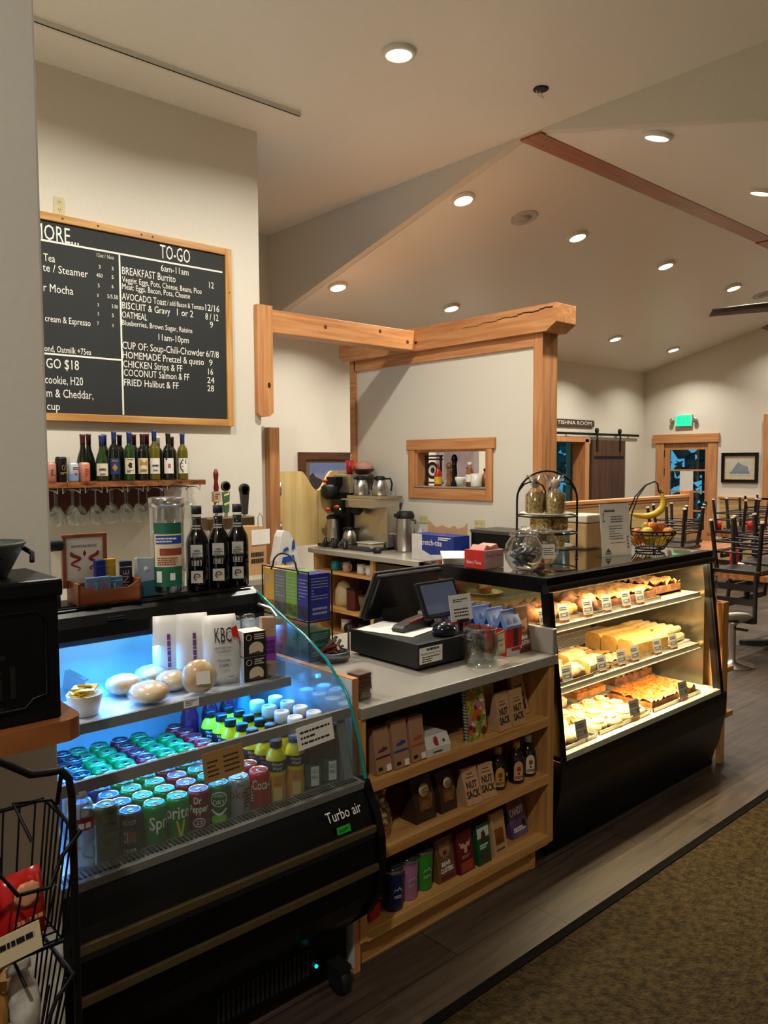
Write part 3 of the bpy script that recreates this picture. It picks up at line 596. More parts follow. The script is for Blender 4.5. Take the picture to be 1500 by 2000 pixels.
MB().prism([(-.028, 0), (.028, 0), (.033, .135), (-.033, .14)], 'Y', -.014, .014, 0).prism([(-.0285, .0), (.0285, .0), (.030, .06), (-.030, .055)], 'Y', -.0146, .0146, 1).build('pouch_body', [mat('frosted_film', (150, 164, 176), .25), mat('teal_film', (26, 92, 110), .4)], po, bevel=.004)
MB().at(0, -.0145, .1, 0, PI/2).lathe([(.010, 0), (.010, .001), (0, .001)], 14).build('round_badge', mat('badge_white', (200, 206, 216), .4), po)
tb = thing('plastic_tub', 'tall clear plastic tub with green label, on top of the cooler', 'tub', (1.295, 2.60, ZT))
MB().lathe([(.056, 0), (.058, .005), (.060, .32), (.056, .322), (.054, .006)], 28, cap=False).build('tub_wall', M_plas, tb)
MB().lathe([(.062, .315), (.063, .345), (.058, .348), (0, .348)], 28).build('lid', glass('lid_plastic', (.8, .78, .8), .2, .2, .2), tb)
m = MB(); n = 14; r = .0608; vs = []
for k, (z0, z1, a0, a1, q) in enumerate(((.065, .26, -.75, 1.0, 0), (.105, .22, -.7, 1.0, 1), (.185, .215, -.6, 1.0, 2), (.145, .17, -.35, 1.0, 3), (.035, .105, -.75, 1.0, 0))):
    rr = r+.0003*k; vs = []
    for i in range(n+1):
        an = -PI/2-.55+a0+(a1-a0)*i/n; vs += [(rr*math.cos(an), rr*math.sin(an), z0), (rr*math.cos(an), rr*math.sin(an), z1)]
    m.add(vs, [(2*i, 2*i+2, 2*i+3, 2*i+1) for i in range(n)], q, True)
m.rows(on(.0622, -.5, .2), .07, .02, 2, 4, 3); m.rows(on(.0622, -.45, .125), .07, .03, 4, 3, 5); m.quad(on(.0625, -.95, .07), .02, .04, 4); m.quad(on(.0625, -.2, .07), .018, .025, 4)
m.build('label', [mat('label_green', (20, 96, 66), .5), M_cream, mat('label_royal', (30, 70, 160), .5), mat('label_rust', (150, 54, 40), .5), M_paper], tb)
MB().lathe([(.045, .01), (.05, .06), (.04, .09), (0, .1)], 14).build('contents', mat('jerky_sticks', (40, 60, 48), .5, scale=40), tb, kind='stuff')
M_syr = mat('syrup_black', (10, 8, 9), .06, spec=.7)
s0 = None
for i, (x, lab) in enumerate(((1.413, 'first black syrup bottle, next to the plastic tub'), (1.502, 'middle one of the three black syrup bottles on the cooler'), (1.585, 'black syrup bottle nearest the right end of the cooler top'))):
    if s0: dup(s0, (x, 2.60, ZT), 0, lab); continue
    s0 = thing('syrup_bottle', lab, 'bottle', (x, 2.60, ZT), 0, 'black syrup bottles on the cooler')
    MB().lathe([(0, 0), (.038, 0), (.041, .006), (.041, .175), (.037, .195), (.022, .225), (.017, .240), (.017, .272)], 22).build('glass', M_syr, s0)
    MB().lathe([(.0168, .272), (.0168, .285)], 14).build('clear_neck', M_thin, s0)
    MB().lathe([(.0185, .282), (.0185, .312), (0, .313)], 14).build('cap', M_blackm, s0)
    m = MB(); fz = -.55
    for z, h in ((.15, .045), (.055, .045)):
        m.quad(on(.0415, fz, z), .042, h, 0, .0012)
    m.text('1883', .030, on(.0418, fz, .104), 0, width=.036, bend=.042)
    m.text('1883', .012, on(.0425, fz, .150), 1, width=.022, lift=.002); m.rows(on(.0425, fz, .136), .034, .016, 3, 1, 3); m.rows(on(.022, fz, .235), .03, .02, 2, 0, 4)
    F = on(.0425, fz, .055); m.tube([tuple(F @ Vector((.012*math.cos(a), .012*math.sin(a), .001))) for a in (0, .7, 1.5, 2.3, 3.6, 4.4)], .002, 5, 1); m.quad(F, .018, .006, 2, .0016)
    m.build('labels', [mat('label_offwhite', (206, 200, 190), .6), M_ink, mat('label_gold', (168, 128, 66), .4)], s0)
dk = thing('black_grinder', 'black metal grinder end showing beside the column, left of the sign box', 'grinder', (.875, 2.66, ZT))
MB().at(0, 0, 0).box(-.05, .045, -.05, .05, 0, .06).lathe([(.022, .05), (.022, .19), (.0, .19)], 16).at(-.03, 0, .2, 0, 0, PI/2).lathe([(.028, 0), (.034, .01), (.034, .035), (.022, .045), (.022, .10)], 18).build('grinder_body', M_blackm, dk, bevel=.002)
# ================================================================ OPEN DRINKS COOLER
co = thing('open_cooler', 'black open-front drinks cooler with curved glass sides and blue-lit shelves', 'cooler', (1.115, 2.3, 0))
OX, OY = 1.115, 2.3
def cx(mb, name, mats, **k): return mb.build(name, mats, co, **k)
def A(): m = MB(); m.X = Matrix.Translation((-OX, -OY, 0)); return m
prof = [(1.875, .685), (1.855, .655), (1.830, .615), (1.808, .545), (1.806, .46), (1.822, .36), (1.870, .28), (1.945, .20), (1.965, .19), (1.965, .07), (2.70, .07), (2.70, .66), (1.95, .66), (1.93, .685)]
m = A().prism(prof, 'X', .625, 1.590); cx(m, 'cabinet_body', M_black)
m = A().prism([(1.872, .705), (1.846, .655), (1.820, .615), (1.797, .545), (1.795, .46), (1.813, .35), (1.862, .27), (1.955, .19), (2.72, .19), (2.72, .705)], 'X', 1.590, 1.617); cx(m, 'end_cap', M_black, bevel=.003)
m = A().prism([(1.872, .705), (1.846, .655), (1.820, .615), (1.797, .545), (1.795, .46), (1.813, .35), (1.862, .27), (1.955, .19), (2.72, .19), (2.72, .705)], 'X', .605, .625); cx(m, 'end_cap', M_black, bevel=.003)
M_sill = mat('grey_sill', (120, 118, 112), .45, .3, var=.08, scale=30)
cx(A().prism([(1.868, .682), (1.868, .706), (1.935, .706), (1.935, .682)], 'X', .625, 1.592), 'front_sill', M_sill, bevel=.002)
sl = A()
for i in range(74):
    x = .650+i*.0126; sl.box(x, x+.0068, 1.886, 1.922, .7062, .7072)
cx(sl, 'air_slots', M_blackm)
M_strip = mat('champagne_strip', (120, 104, 72), .35, .7, var=.1)
for z, y in ((.572, 1.8115), (.452, 1.8005)):
    cx(A().prism([(y-.004, z-.011), (y-.004, z+.011), (y+.02, z+.011), (y+.02, z-.011)], 'X', .640, 1.588), 'bumper_strip', M_strip, bevel=.001)
# deck, inner back, canopy
M_inner = mat('cooler_white_steel', (206, 212, 216), .35, .25, var=.04)
cx(A().box(.625, 1.590, 1.936, 2.62, .668, .688), 'deck', M_inner)
bp = A().box(.625, 1.590, 2.60, 2.64, .66, 1.25)
cx(bp, 'back_panel', M_inner)
cx(A().box(.625, 1.59, 2.64, 2.70, .66, 1.24), 'back_cover', M_black)
lv = A()
for k in range(3): lv.box(.63, 1.585, 2.588, 2.6, 1.178+k*.018, 1.186+k*.018)
cx(lv, 'louvre_slats', mat('louvre_navy', (24, 30, 70), .4))
cp = [(2.73, 1.256), (2.54, 1.256), (2.525, 1.248), (2.50, 1.236), (2.475, 1.205), (2.462, 1.168), (2.466, 1.150), (2.49, 1.148), (2.52, 1.205), (2.62, 1.215), (2.73, 1.215)]
cx(A().prism(cp, 'X', .610, 1.612), 'canopy', M_black, bevel=.003)
cx(A().box(.62, 1.60, 2.528, 2.535, 1.2565, 1.262).box(.62, 1.60, 2.58, 2.585, 1.2565, 1.260), 'canopy_ridge', M_black, bevel=.001)
cx(A().box(1.02, 1.08, 2.474, 2.485, 1.215, 1.226), 'canopy_latch', mat('canopy_latch', (30, 32, 36), .2, .5), bevel=.003)
tb_ = A(); tb_.tube([(.66, 2.505, 1.158), (1.575, 2.505, 1.158)], .011, 10)
cx(tb_, 'light_tube', glow('blue_white_tube', (70, 190, 255), 7))
tb_ = A(); tb_.tube([(.66, 2.235, .957), (1.52, 2.235, .957)], .008, 8)
cx(tb_, 'light_tube', glow('blue_white_tube', (70, 190, 255), 7))
# curved glass sides
gs = [(1.880, .706), (1.895, .76), (1.908, .82), (1.937, .895), (1.97, .962), (2.075, 1.055), (2.19, 1.115), (2.316, 1.161), (2.40, 1.196), (2.50, 1.24), (2.62, 1.24), (2.62, .69), (1.93, .69)]
M_side = glass('cooler_glass', (.90, .96, .97), .16, .02, .05)
for x0, x1 in ((1.600, 1.606), (.612, .618)): cx(A().prism(gs, 'X', x0, x1), 'side_glass', M_side)
ed = A(); ed.tube([(1.604, y-.002, z+.002) for y, z in gs[:10]], .0052, 8); cx(ed, 'glass_edge', mat('teal_glass_edge', (16, 130, 124), .15, emit=.05))
cx(A().tube([(1.585, 2.46, 1.20), (1.60, 2.40, 1.19), (1.60, 2.36, 1.165)], .008, 8), 'glass_bracket', M_steel)
cx(A().prism([(1.892, .707), (1.947, .898), (1.952, .898), (1.898, .707)], 'X', .66, 1.592), 'front_glass', M_side)
cx(A().prism([(1.940, .896), (1.946, .926), (1.958, .926), (1.953, .896)], 'X', .64, 1.598), 'price_rail', M_sill, bevel=.001)
pp = A().prism([(1.91, .69), (1.955, .89), (1.99, .89), (1.95, .69)], 'X', 1.548, 1.582); cx(pp, 'corner_upright', mat('upright_grey', (150, 158, 160), .4, .4))
# shelf
cx(A().box(.632, 1.535, 2.20, 2.60, .973, .985), 'shelf_panel', M_inner)
cx(A().prism([(2.188, .960), (2.190, .990), (2.202, .990), (2.202, .960)], 'X', .632, 1.537), 'shelf_front', M_sill, bevel=.001)
# brand lettering, tag, base grille, lamp, castors
fm_ = face_mat((1.475-OX, 1.8325-OY, .648), (1, -.0, 0), (0, .53, .85))
br = MB().text('Turbo air', .046, fm_, 0, width=.135, lift=.003); cx(br, 'brand_lettering', M_chalk)
st = MB().quad(face_mat((1.462-OX, 1.8185-OY, .607), (1, .0, 0), (0, .3, .95)), .052, .022, 0, .004)
st.rows(face_mat((1.462-OX, 1.8185-OY, .607), (1, .0, 0), (0, .3, .95)), .04, .01, 2, 1, 3); 
for i in range(len(st.v)): 
    if i >= 4: st.v[i] = (st.v[i][0], st.v[i][1]-.0042, st.v[i][2])
cx(st, 'green_label_strip', [mat('tape_green', (30, 170, 50), .5), mat('tape_ink', (10, 60, 20), .5)])
gr = A()
for i in range(20): gr.box(1.10+i*.017, 1.108+i*.017, 1.960, 1.966, .085, .172)
cx(gr, 'base_grille', mat('grille_grey', (34, 34, 36), .5))
cx(A().at(1.46-OX, 1.962-OY, .105, 0, PI/2).lathe([(.006, 0), (.006, .006), (0, .007)], 10), 'indicator_lamp', glow('teal_led', (20, 190, 190), 1.2))
for x, y in ((1.53, 1.93), (.70, 1.93), (1.53, 2.64), (.70, 2.64)):
    w = A(); w.X = Matrix.Translation((x-OX, y-OY, .045)) @ Matrix.Rotation(PI/2, 4, 'Y')
    w.lathe([(.016, -.016), (.043, -.014), (.045, -.008), (.045, .008), (.043, .014), (.016, .016)], 20)
    w.X = Matrix.Translation((x-OX, y-OY, 0)); w.box(-.022, -.017, -.03, .03, .03, .09).box(.017, .022, -.03, .03, .03, .09).box(-.024, .024, -.035, .035, .085, .10)
    cx(w, 'castor', M_blackm)
# ---------------- cans on the deck
ZD = .6885
CR = .0325
CANX = [.852, .917, .985, 1.052, 1.118, 1.186, 1.254]
c_dark = mat('can_dark_navy', (24, 26, 44), .35, .3); c_green = mat('can_bright_green', (10, 140, 60), .32, .35); c_mar = mat('can_maroon', (130, 18, 40), .35, .3)
c_forest = mat('can_forest_green', (20, 110, 56), .35, .3); c_silv = mat('can_silver', (172, 176, 180), .35, .4); c_redc = mat('can_bright_red', (196, 16, 28), .32, .3); c_blue = mat('can_royal_blue', (18, 50, 120), .35, .3)
c_lime = mat('can_lime', (120, 190, 60), .4); c_yel = mat('can_yellow', (214, 190, 50), .4); c_org = mat('can_brown', (146, 82, 40), .4)
def can(x, y, body, label, art=None, h=.122, r=CR, group='drink cans in the open cooler'):
    t = thing('soda_can', label, 'can', (x, y, ZD), 0, group)
    m = MB().lathe(can_prof(h, r), 22, 0)
    ms = [body, M_chalk, c_lime, c_yel, c_org, c_redc, c_mar, M_ink]
    if art: art(m, r)
    m.build('can_body', ms, t); lid_part(t, h, r); tab_part(t, h, r)
    return t
FZ = -.47
def a_root(m, r):
    m.text('ROOT', .016, on(r, FZ, .098), 1, width=.034, bend=r)
    F = on(r, FZ, .06); m.add([tuple(F @ Vector((.022*math.cos(i*PI/5)*(1 if i % 2 else .6), .024*math.sin(i*PI/5)*(1 if i % 2 else .6), .0004))) for i in range(10)], [tuple(range(10))], 4)
    m.quad(on(r, FZ-.3, .06), .01, .03, 1, .001); m.text('BEER', .013, on(r, FZ, .024), 1, width=.034, bend=r)
def a_lime1(m, r): m.text('Sprite', .050, on(r, FZ+.95, .073), 1, width=.088, bend=r, bold=.012)
def a_lime2(m, r):
    m.text('Sprite', .050, on(r, FZ-.20, .082), 1, width=.088, bend=r, bold=.012)
    for k in (-1, 1): m.at().add([tuple(on(r, FZ+.25+k*.3*u, .012+.05*u) @ Vector((d, 0, .0005))) for u in (0, .33, .66, 1) for d in (-.003, .003)], [(2*i, 2*i+1, 2*i+3, 2*i+2) for i in range(3)], 3)
def a_pep(m, r):
    m.text('Dr', .026, on(r, FZ-.1, .098), 1, width=.022, bend=r, bold=.02); m.text('Pepper', .030, on(r, FZ, .074), 1, width=.056, bend=r, bold=.02)
    m.text('23', .016, on(r, FZ, .036), 1, width=.018, bend=r)
    m.tube([tuple(on(r, FZ+.5*math.cos(i*.42), .036+.012*math.sin(i*.42)) @ Vector((0, 0, .0005))) for i in range(15)], .0011, 5, 1, True)
def a_ging(m, r):
    m.text('CANADA', .016, on(r, FZ, .094), 1, width=.042, bend=r); m.text('DRY', .020, on(r, FZ, .074), 1, width=.034, bend=r)
    m.tube([tuple(on(r, FZ+.72*math.cos(i*.42), .083+.021*math.sin(i*.42)) @ Vector((0, 0, .0005))) for i in range(15)], .0010, 5, 1, True)
    for k in range(9): m.quad(on(r, FZ-.6+k*.15, .052-.012*math.sin(k*PI/8)), .006, .006, 1); m.quad(on(r, FZ-.6+k*.15, .026), .0055, .034-.016*abs(k-4)/4, 2, .0003)
def a_diet(m, r):
    m.text('Diet', .013, on(r, FZ+.1, .104), 7, width=.02, bend=r); m.text('Coke', .042, on(r, FZ-.55, .078), 5, width=.075, bend=r)
    m.rows(face_mat(tuple(on(r, FZ+.65, .06) @ Vector((0, 0, .001))), (math.cos(FZ+.65), math.sin(FZ+.65), 0)), .02, .07, 7, 7, 3)
def a_coke(m, r): m.text('Coca-Cola', .042, on(r, FZ+.75, .085), 1, width=.098, bend=r, bold=.01); m.rows(face_mat(tuple(on(r, FZ-.75, .06) @ Vector((0, 0, .001))), (math.cos(FZ-.75), math.sin(FZ-.75), 0)), .008, .05, 6, 1, 2)
COLS = [(c_dark, 'dark navy can', a_root, 9), (c_green, 'bright green can', a_lime1, 9), (c_green, 'bright green can', a_lime2, 9), (c_mar, 'maroon can', a_pep, 9), (c_forest, 'darker green can', a_ging, 9), (c_silv, 'silver can', a_diet, 8), (c_redc, 'bright red can', a_coke, 9)]
front_lab = ['dark navy can with brown crest and white lettering, in the front row of the cooler', 'green can whose big white lettering runs off to the right, front row', 'green can with white lettering and yellow chevron, front row', 'maroon can with white lettering and the number 23, front row', 'green can with white-ringed name and lime swoosh, front row', 'silver can with dark red lettering, front row', 'bright red can with white script, front row by the orange juice']
pos_word = ['leftmost full column', 'left green column', 'right green column', 'maroon-front column', 'column right of the maroon', 'silver-front column', 'column beside the juice']
for c, (mt, nm, art, n) in enumerate(COLS):
    for k in range(n):
        x, y = CANX[c]+.003*math.sin(k*2.1+c), 1.957+.0664*k
        if c == 4 and k > 4: mt2, nm2 = (c_green, 'bright green can')
        elif c == 5 and k > 3: mt2, nm2 = (c_green, 'bright green can')
        elif c == 4 and k == 8: mt2, nm2 = (c_redc, 'red can')
        elif c == 0 and 0 < k < 5: mt2, nm2 = (c_blue, 'royal blue can')
        else: mt2, nm2 = mt, nm
        if c == 0 and k > 6: x += .02
        can(x, y, mt2, front_lab[c] if k == 0 else '%s, %s from the glass, %s' % (nm2, ORD[k], pos_word[c]), art if k == 0 else None)
# a lighter column tucked against the left side
for k, (x, y, mt, nm) in enumerate(((.783, 2.03, c_silv, 'silver can behind the tall olive can'), (.775, 2.10, c_silv, 'silver can second behind the tall olive can'), (.785, 2.17, c_silv, 'silver can third behind the tall olive can'), (.79, 2.24, c_blue, 'royal blue can at the left side of the cooler'), (.80, 2.31, c_silv, 'pale can against the left glass, second from the back'), (.83, 2.38, c_dark, 'navy can against the left glass at the back'))): can(x, y, mt, nm)
t = thing('tall_can', 'tall olive-green energy drink can beside the water bottle', 'can', (.788, 1.957, ZD))
m = MB().lathe(can_prof(.157, .031), 22, 0).rows(on(.0315, FZ+.35, .105), .034, .03, 2, 1, 5, .8)
m.rows(on(.0315, FZ+.35, .07), .03, .02, 2, 1, 2); m.quad(on(.0315, FZ+.5, .02), .012, .012, 2)
m.build('can_body', [mat('can_olive', (96, 112, 22), .35, .3, rgb2=(60, 84, 22), scale=8), M_ink, c_mar], t); lid_part(t, .157, .031); tab_part(t, .157, .031)
wbq = thing('water_bottle', 'clear water bottle with red and white label at the front left of the cooler', 'bottle', (.722, 1.953, ZD))
MB().lathe([(.026, 0), (.031, .006), (.029, .03), (.0315, .05), (.029, .07), (.0315, .09), (.0305, .12), (.0325, .13), (.0325, .152), (.027, .175), (.015, .195), (.013, .20)], 22).build('bottle', glass('water_plastic', (.72, .82, .9), .3, .12, .28), wbq)
MB().lathe([(.0150, .195), (.0155, .213), (0, .214)], 14).build('cap', mat('milky_cap', (190, 198, 206), .4), wbq)
m = MB().lathe([(.0328, .120), (.0328, .150)], 22, 0, cap=False).lathe([(.0330, .143), (.0330, .150)], 22, 1, cap=False)
for k in (-.5, .1, .6): m.quad(on(.0332, FZ+k, .132), .014, .014, 2 if k > -.3 else 3)
m.build('label', [mat('label_red', (176, 36, 52), .5), mat('label_red2', (150, 20, 40), .5), M_chalk, c_lime], wbq)
# ---------------- juice bottles
M_juice = mat('orange_juice', (226, 170, 34), .25, rgb2=(214, 130, 20), scale=6); M_lemon = mat('lemon_juice', (226, 216, 30), .22, var=.1, scale=5)
j0 = None
jp = [(x+.004*math.sin(k*3), 1.967+k*.0655) for x in (1.322, 1.391) for k in range(7)]
for i, (x, y) in enumerate(jp):
    c, k = divmod(i, 7)
    lab = ('front juice bottle of the left bottle column, orange label facing the glass', 'front juice bottle of the right bottle column beside the dark bottles')[c] if k == 0 else 'yellow juice bottle with dark cap, %s from the front in the %s juice column' % (ORD[k], ('left', 'right')[c])
    if j0: dup(j0, (x, y, ZD), 0, lab); continue
    j0 = thing('juice_bottle', lab, 'bottle', (x, y, ZD), 0, 'juice bottles in the open cooler')
    MB().lathe([(.026, 0), (.030, .006), (.030, .05), (.027, .075), (.0285, .09), (.0315, .115), (.031, .14), (.024, .158), (.0165, .168), (.016, .178)], 22, mm=[1, 1, 1, 1, 0, 0, 0, 0, 0]).build('bottle', [M_lemon, M_juice], j0)
    MB().lathe([(.0195, .172), (.0195, .192), (.018, .194), (0, .194)], 18).build('cap', mat('cap_navy_black', (16, 20, 34), .4), j0)
    m = MB().lathe([(.0321, .104), (.0323, .116), (.0318, .136)], 22, 0, cap=False)
    m.text('Minute', .014, on(.0328, FZ, .127), 1, width=.034, bend=.033); m.text('Maid', .014, on(.0328, FZ, .114), 1, width=.026, bend=.033)
    m.quad(on(.0305, FZ, .035), .026, .04, 2, .001); m.rows(on(.0305, FZ, .035), .02, .03, 3, 3, 4, .8)
    m.quad(on(.0295, FZ, .075), .018, .018, 3, .002)
    m.build('label', [mat('label_black', (20, 18, 16), .5), M_chalk, mat('label_cream', (226, 196, 120), .5), mat('label_orange', (224, 130, 30), .5)], j0)
# white-capped tea bottles
M_tea = mat('amber_tea', (120, 74, 20), .15, rgb2=(70, 40, 12), scale=5)
t0 = None
for i, (x, y) in enumerate([(x, 2.055+.075*k) for x in (1.457, 1.533) for k in range(4)]):
    c, k = divmod(i, 4); lab = 'white-capped amber bottle, %s from the front in the %s tea column' % (ORD[k], ('left', 'right')[c])
    if t0: dup(t0, (x, y, ZD), 0, lab); continue
    t0 = thing('tea_bottle', lab, 'bottle', (x, y, ZD), 0, 'white-capped bottles in the open cooler')
    MB().lathe([(.028, 0), (.032, .006), (.032, .13), (.027, .155), (.023, .175), (.0225, .188)], 22).build('bottle', M_tea, t0)
    MB().lathe([(.0255, .178), (.0258, .208), (.024, .214), (.018, .214), (.017, .210), (0, .210)], 22).build('cap', mat('cap_white', (214, 220, 222), .4), t0)
for i, (x, lab) in enumerate(((1.458, 'dark bottle with green and white label beside the juice, front row'), (1.528, 'dark bottle with green label nearest the right glass side, front row'))):
    t = thing('coffee_bottle', lab, 'bottle', (x, 1.968, ZD), 0, 'dark bottles at the front right of the cooler')
    MB().lathe([(.030, 0), (.033, .006), (.033, .12), (.030, .145), (.022, .165), (.02, .178)], 20).build('bottle', mat('coffee_dark', (44, 34, 34), .2), t)
    MB().lathe([(.023, .17), (.023, .192), (0, .193)], 16).build('cap', M_blackm, t)
    n = 10; m = MB(); vs = []
    for k in range(n+1): an = -PI/2+FZ-.9+1.8*k/n; vs += [(.0334*math.cos(an), .0334*math.sin(an), .02), (.0334*math.cos(an), .0334*math.sin(an), .09)]
    m.add(vs, [(2*k, 2*k+2, 2*k+3, 2*k+1) for k in range(n)], 0, True); m.quad(on(.0338, FZ+.1, .054), .026, .062, 1, .001); m.text('GOLD', .016, on(.0352, FZ+.1, .068), 2, width=.02); m.text('PEAK', .016, on(.0352, FZ+.1, .05), 2, width=.02)
    m.build('label', [mat('label_pine', (20, 82, 66), .5), M_paper, M_ink], t)
for i, (x, y) in enumerate(((1.30, 2.47), (1.37, 2.45), (1.44, 2.45), (1.515, 2.46))):
    t = thing('smoothie_bottle', ('plum bottle at the back of the deck, first of four under the shelf', 'plum bottle at the back under the shelf, second of four', 'plum bottle at the back under the shelf, third of four', 'pale blue bottle at the back right under the shelf')[i], 'bottle', (x, y, ZD), 0, 'bottles at the back under the cooler shelf')
    MB().lathe([(.03, 0), (.031, .15), (.02, .185), (.018, .2)], 18).build('bottle', mat('plum_drink', (92, 28, 60), .2) if i < 3 else mat('pale_blue_drink', (90, 170, 210), .2), t)
    MB().lathe([(.02, .195), (.02, .225), (0, .226)], 14).build('cap', mat('cap_white', (214, 220, 222), .4), t)
# cards on the rail
def card(x, z, w, h, y, rx, m_, lab, nrow, ry=0, cat='price card'):
    o = MB(); F = face_mat((0, -.001, 0), (math.cos(ry), 0, math.sin(ry)), (-math.sin(ry), 0, math.cos(ry)))
    o.add([tuple(F @ Vector(q)) for q in ((-w/2, -h/2, 0), (w/2, -h/2, 0), (w/2, h/2, 0), (-w/2, h/2, 0), (-w/2, -h/2, -.0012), (w/2, -h/2, -.0012), (w/2, h/2, -.0012), (-w/2, h/2, -.0012))], [(0, 1, 2, 3), (7, 6, 5, 4), (0, 4, 5, 1), (1, 5, 6, 2), (2, 6, 7, 3), (3, 7, 4, 0)], 0)
    nrow(o, F); o = o.build('price_card', [m_, M_ink], None, (x, y, z)); o.rotation_euler.x = rx; tag(o, lab, cat); return o
def two_col(o, F):
    o.rows(F @ Matrix.Translation((-.035, -.005, 0)), .035, .05, 4, 1, 3, .35); o.rows(F @ Matrix.Translation((.025, -.002, 0)), .05, .055, 4, 1, 6, .35)
card(1.115, .875, .130, .082, 1.9235, -.16, mat('tan_card', (150, 112, 62), .7, var=.05), 'tan price card hanging on the cooler rail above the cans', two_col, .02)
def three_line(o, F): o.rows(F, .115, .05, 3, 1, 12, .38)
card(1.44, .882, .140, .068, 1.924, -.16, M_paper, 'white printed notice on the cooler rail above the dark bottles', three_line, .05)
card(1.158, .981, .052, .028, 2.1865, 0, M_paper, 'small white tag on the front edge of the cooler shelf', lambda o, F: o.rows(F, .04, .018, 3, 1, 2, .4))
# ---------------- on the cooler shelf
ZS = .9855
M_film = glass('cling_film', (.95, .97, .98), .14, .22, .03)
def bun(x, y, lab, seed, rx=.062, rz_=.034, up_=False):
    t = thing('wrapped_sandwich', lab, 'sandwich', (x, y, ZS), seed*1.3, 'film-wrapped rolls on the cooler shelf')
    m = MB()
    if up_: m.X = Matrix.Translation((0, 0, rx)) @ Matrix.Rotation(math.radians(78), 4, 'X')
    else: m.X = Matrix.Translation((0, 0, rz_))
    X0 = m.X.copy()
    m.blob(0, 0, 0, rx*.94, rx*.94, rz_*.92, 0, 18, 9, .06, seed); m.build('roll', mat('crusty_roll', (236, 216, 178), .6, rgb2=(206, 150, 84), scale=12), t)
    f = MB(); f.X = X0; f.blob(0, 0, 0, rx, rx, rz_*1.04, 0, 16, 8, .10, seed+9); f.build('film_wrap', M_film, t)
    return t
bun(1.035, 2.40, 'round wrapped roll at the back left of the cooler shelf', 1); bun(1.055, 2.262, 'round wrapped roll at the front left of the cooler shelf', 2, .066)
bun(1.155, 2.45, 'round wrapped roll at the back right of the roll pile', 3); bun(1.172, 2.335, 'wrapped roll behind the upright roll on the cooler shelf', 4, .058)
u = bun(1.212, 2.235, 'golden wrapped roll standing on edge with a small label facing out', 5, .058, .03, True); u.rotation_euler.z = -.35
MB().quad(face_mat((.008, -.0345, .062), (1, 0, 0), (0, .2, .97)), .044, .04, 0, .002).build('label', M_paper, u)
bw = thing('packet_bowl', 'white bowl of yellow packets at the left of the cooler shelf', 'bowl', (.865, 2.285, ZS))
MB().lathe([(.035, 0), (.038, .002), (.052, .062), (.050, .064), (.046, .05), (0, .01)], 22).build('bowl', M_white, bw)
pk = MB(); R = random.Random(4)
for i in range(16): pk.at((R.random()-.5)*.06, (R.random()-.5)*.06, .055+R.random()*.02, R.random()*3, R.random()-.5).box(-.02, .02, -.013, .013, 0, .005)
pk.build('packets', mat('yellow_packet', (222, 186, 40), .4, var=.1), bw, kind='stuff')
hp = thing('steel_pan', 'shallow steel pan at the back left of the cooler shelf', 'pan', (.84, 2.50, ZS))
MB().prism([(-.16, .06), (-.15, .0), (.07, .0), (.08, .06), (.09, .062), (.09, .066), (.075, .066), (.065, .01), (-.145, .01), (-.155, .066), (-.17, .066), (-.17, .062)], 'Y', -.08, .08).build('pan', M_steel, hp)
def pouchbag(x, y, rz_, lab, w, h, lettering, tilt=-.12):
    t = thing('coffee_bag', lab, 'bag', (x, y, ZS), rz_, 'white coffee bags on the cooler shelf'); t.rotation_euler.x = tilt
    m = MB(); vs = []; nz = 9
    for i in range(nz):
        u = i/(nz-1); d = .030*math.sin(min(1, u*1.25)*PI*.5+.0)*(1-u**4)+.004; ww = w/2*(1-.10*u**3)
        for a, b in ((-1, -1), (-.5, -1.25), (.5, -1.25), (1, -1), (1, 1), (.5, 1.2), (-.5, 1.2), (-1, 1)): vs.append((a*ww, b*d*(1 if abs(a) < .9 else .8), u*h))
    fs = [tuple(range(8))[::-1], tuple(range(8*(nz-1), 8*nz))]
    for i in range(nz-1):
        for k in range(8): fs.append((8*i+k, 8*i+(k+1) % 8, 8*i+8+(k+1) % 8, 8*i+8+k))
    m.add(vs, fs, 0, True); m.build('bag', mat('matt_white_bag', (216, 214, 210), .5, var=.05, scale=10, bump=.1), t)
    if lettering:
        F = lambda z, dx=0: face_mat((dx, -.044, z), (1, 0, 0))
        l = MB().text('KBC', .070, F(.165), 0, width=.056).text('KALADI BROTHERS', .010, F(.125), 0, width=.06).text('COFFEE', .008, F(.112), 0, width=.045).text('TOWER', .014, F(.082), 0, width=.044).text('CAFE', .014, F(.066), 0, width=.03).rows(F(.03, .02), .02, .004, 1, 0, 2)
        l.add([tuple(F(.168, .04) @ Vector(q)) for q in ((-.012, .02, .001), (.006, .028, .001), (.012, .0, .001), (.016, -.022, .001), (.004, -.012, .001), (-.010, -.008, .001))], [(0, 1, 2, 3, 4, 5)], 1)
        l.build('lettering', [M_ink, mat('logo_red', (190, 30, 30), .5)], t)
    else:
        MB().rows(face_mat((0, -.0425, h*.5), (0, 0, 1), (-1, 0, 0)), h*.5, .014, 1, 0, 5, .8).build('lettering', [mat('plum_ink', (110, 60, 110), .6)], t)
    return t
pouchbag(1.325, 2.285, -.30, 'white coffee bag with big black initials and a red splash', .118, .232, True)
pouchbag(1.262, 2.36, -.35, 'white coffee bag just behind the one with black initials', .11, .235, False); pouchbag(1.205, 2.43, -.35, 'white coffee bag leaning furthest back left beside the rolls', .10, .225, False)
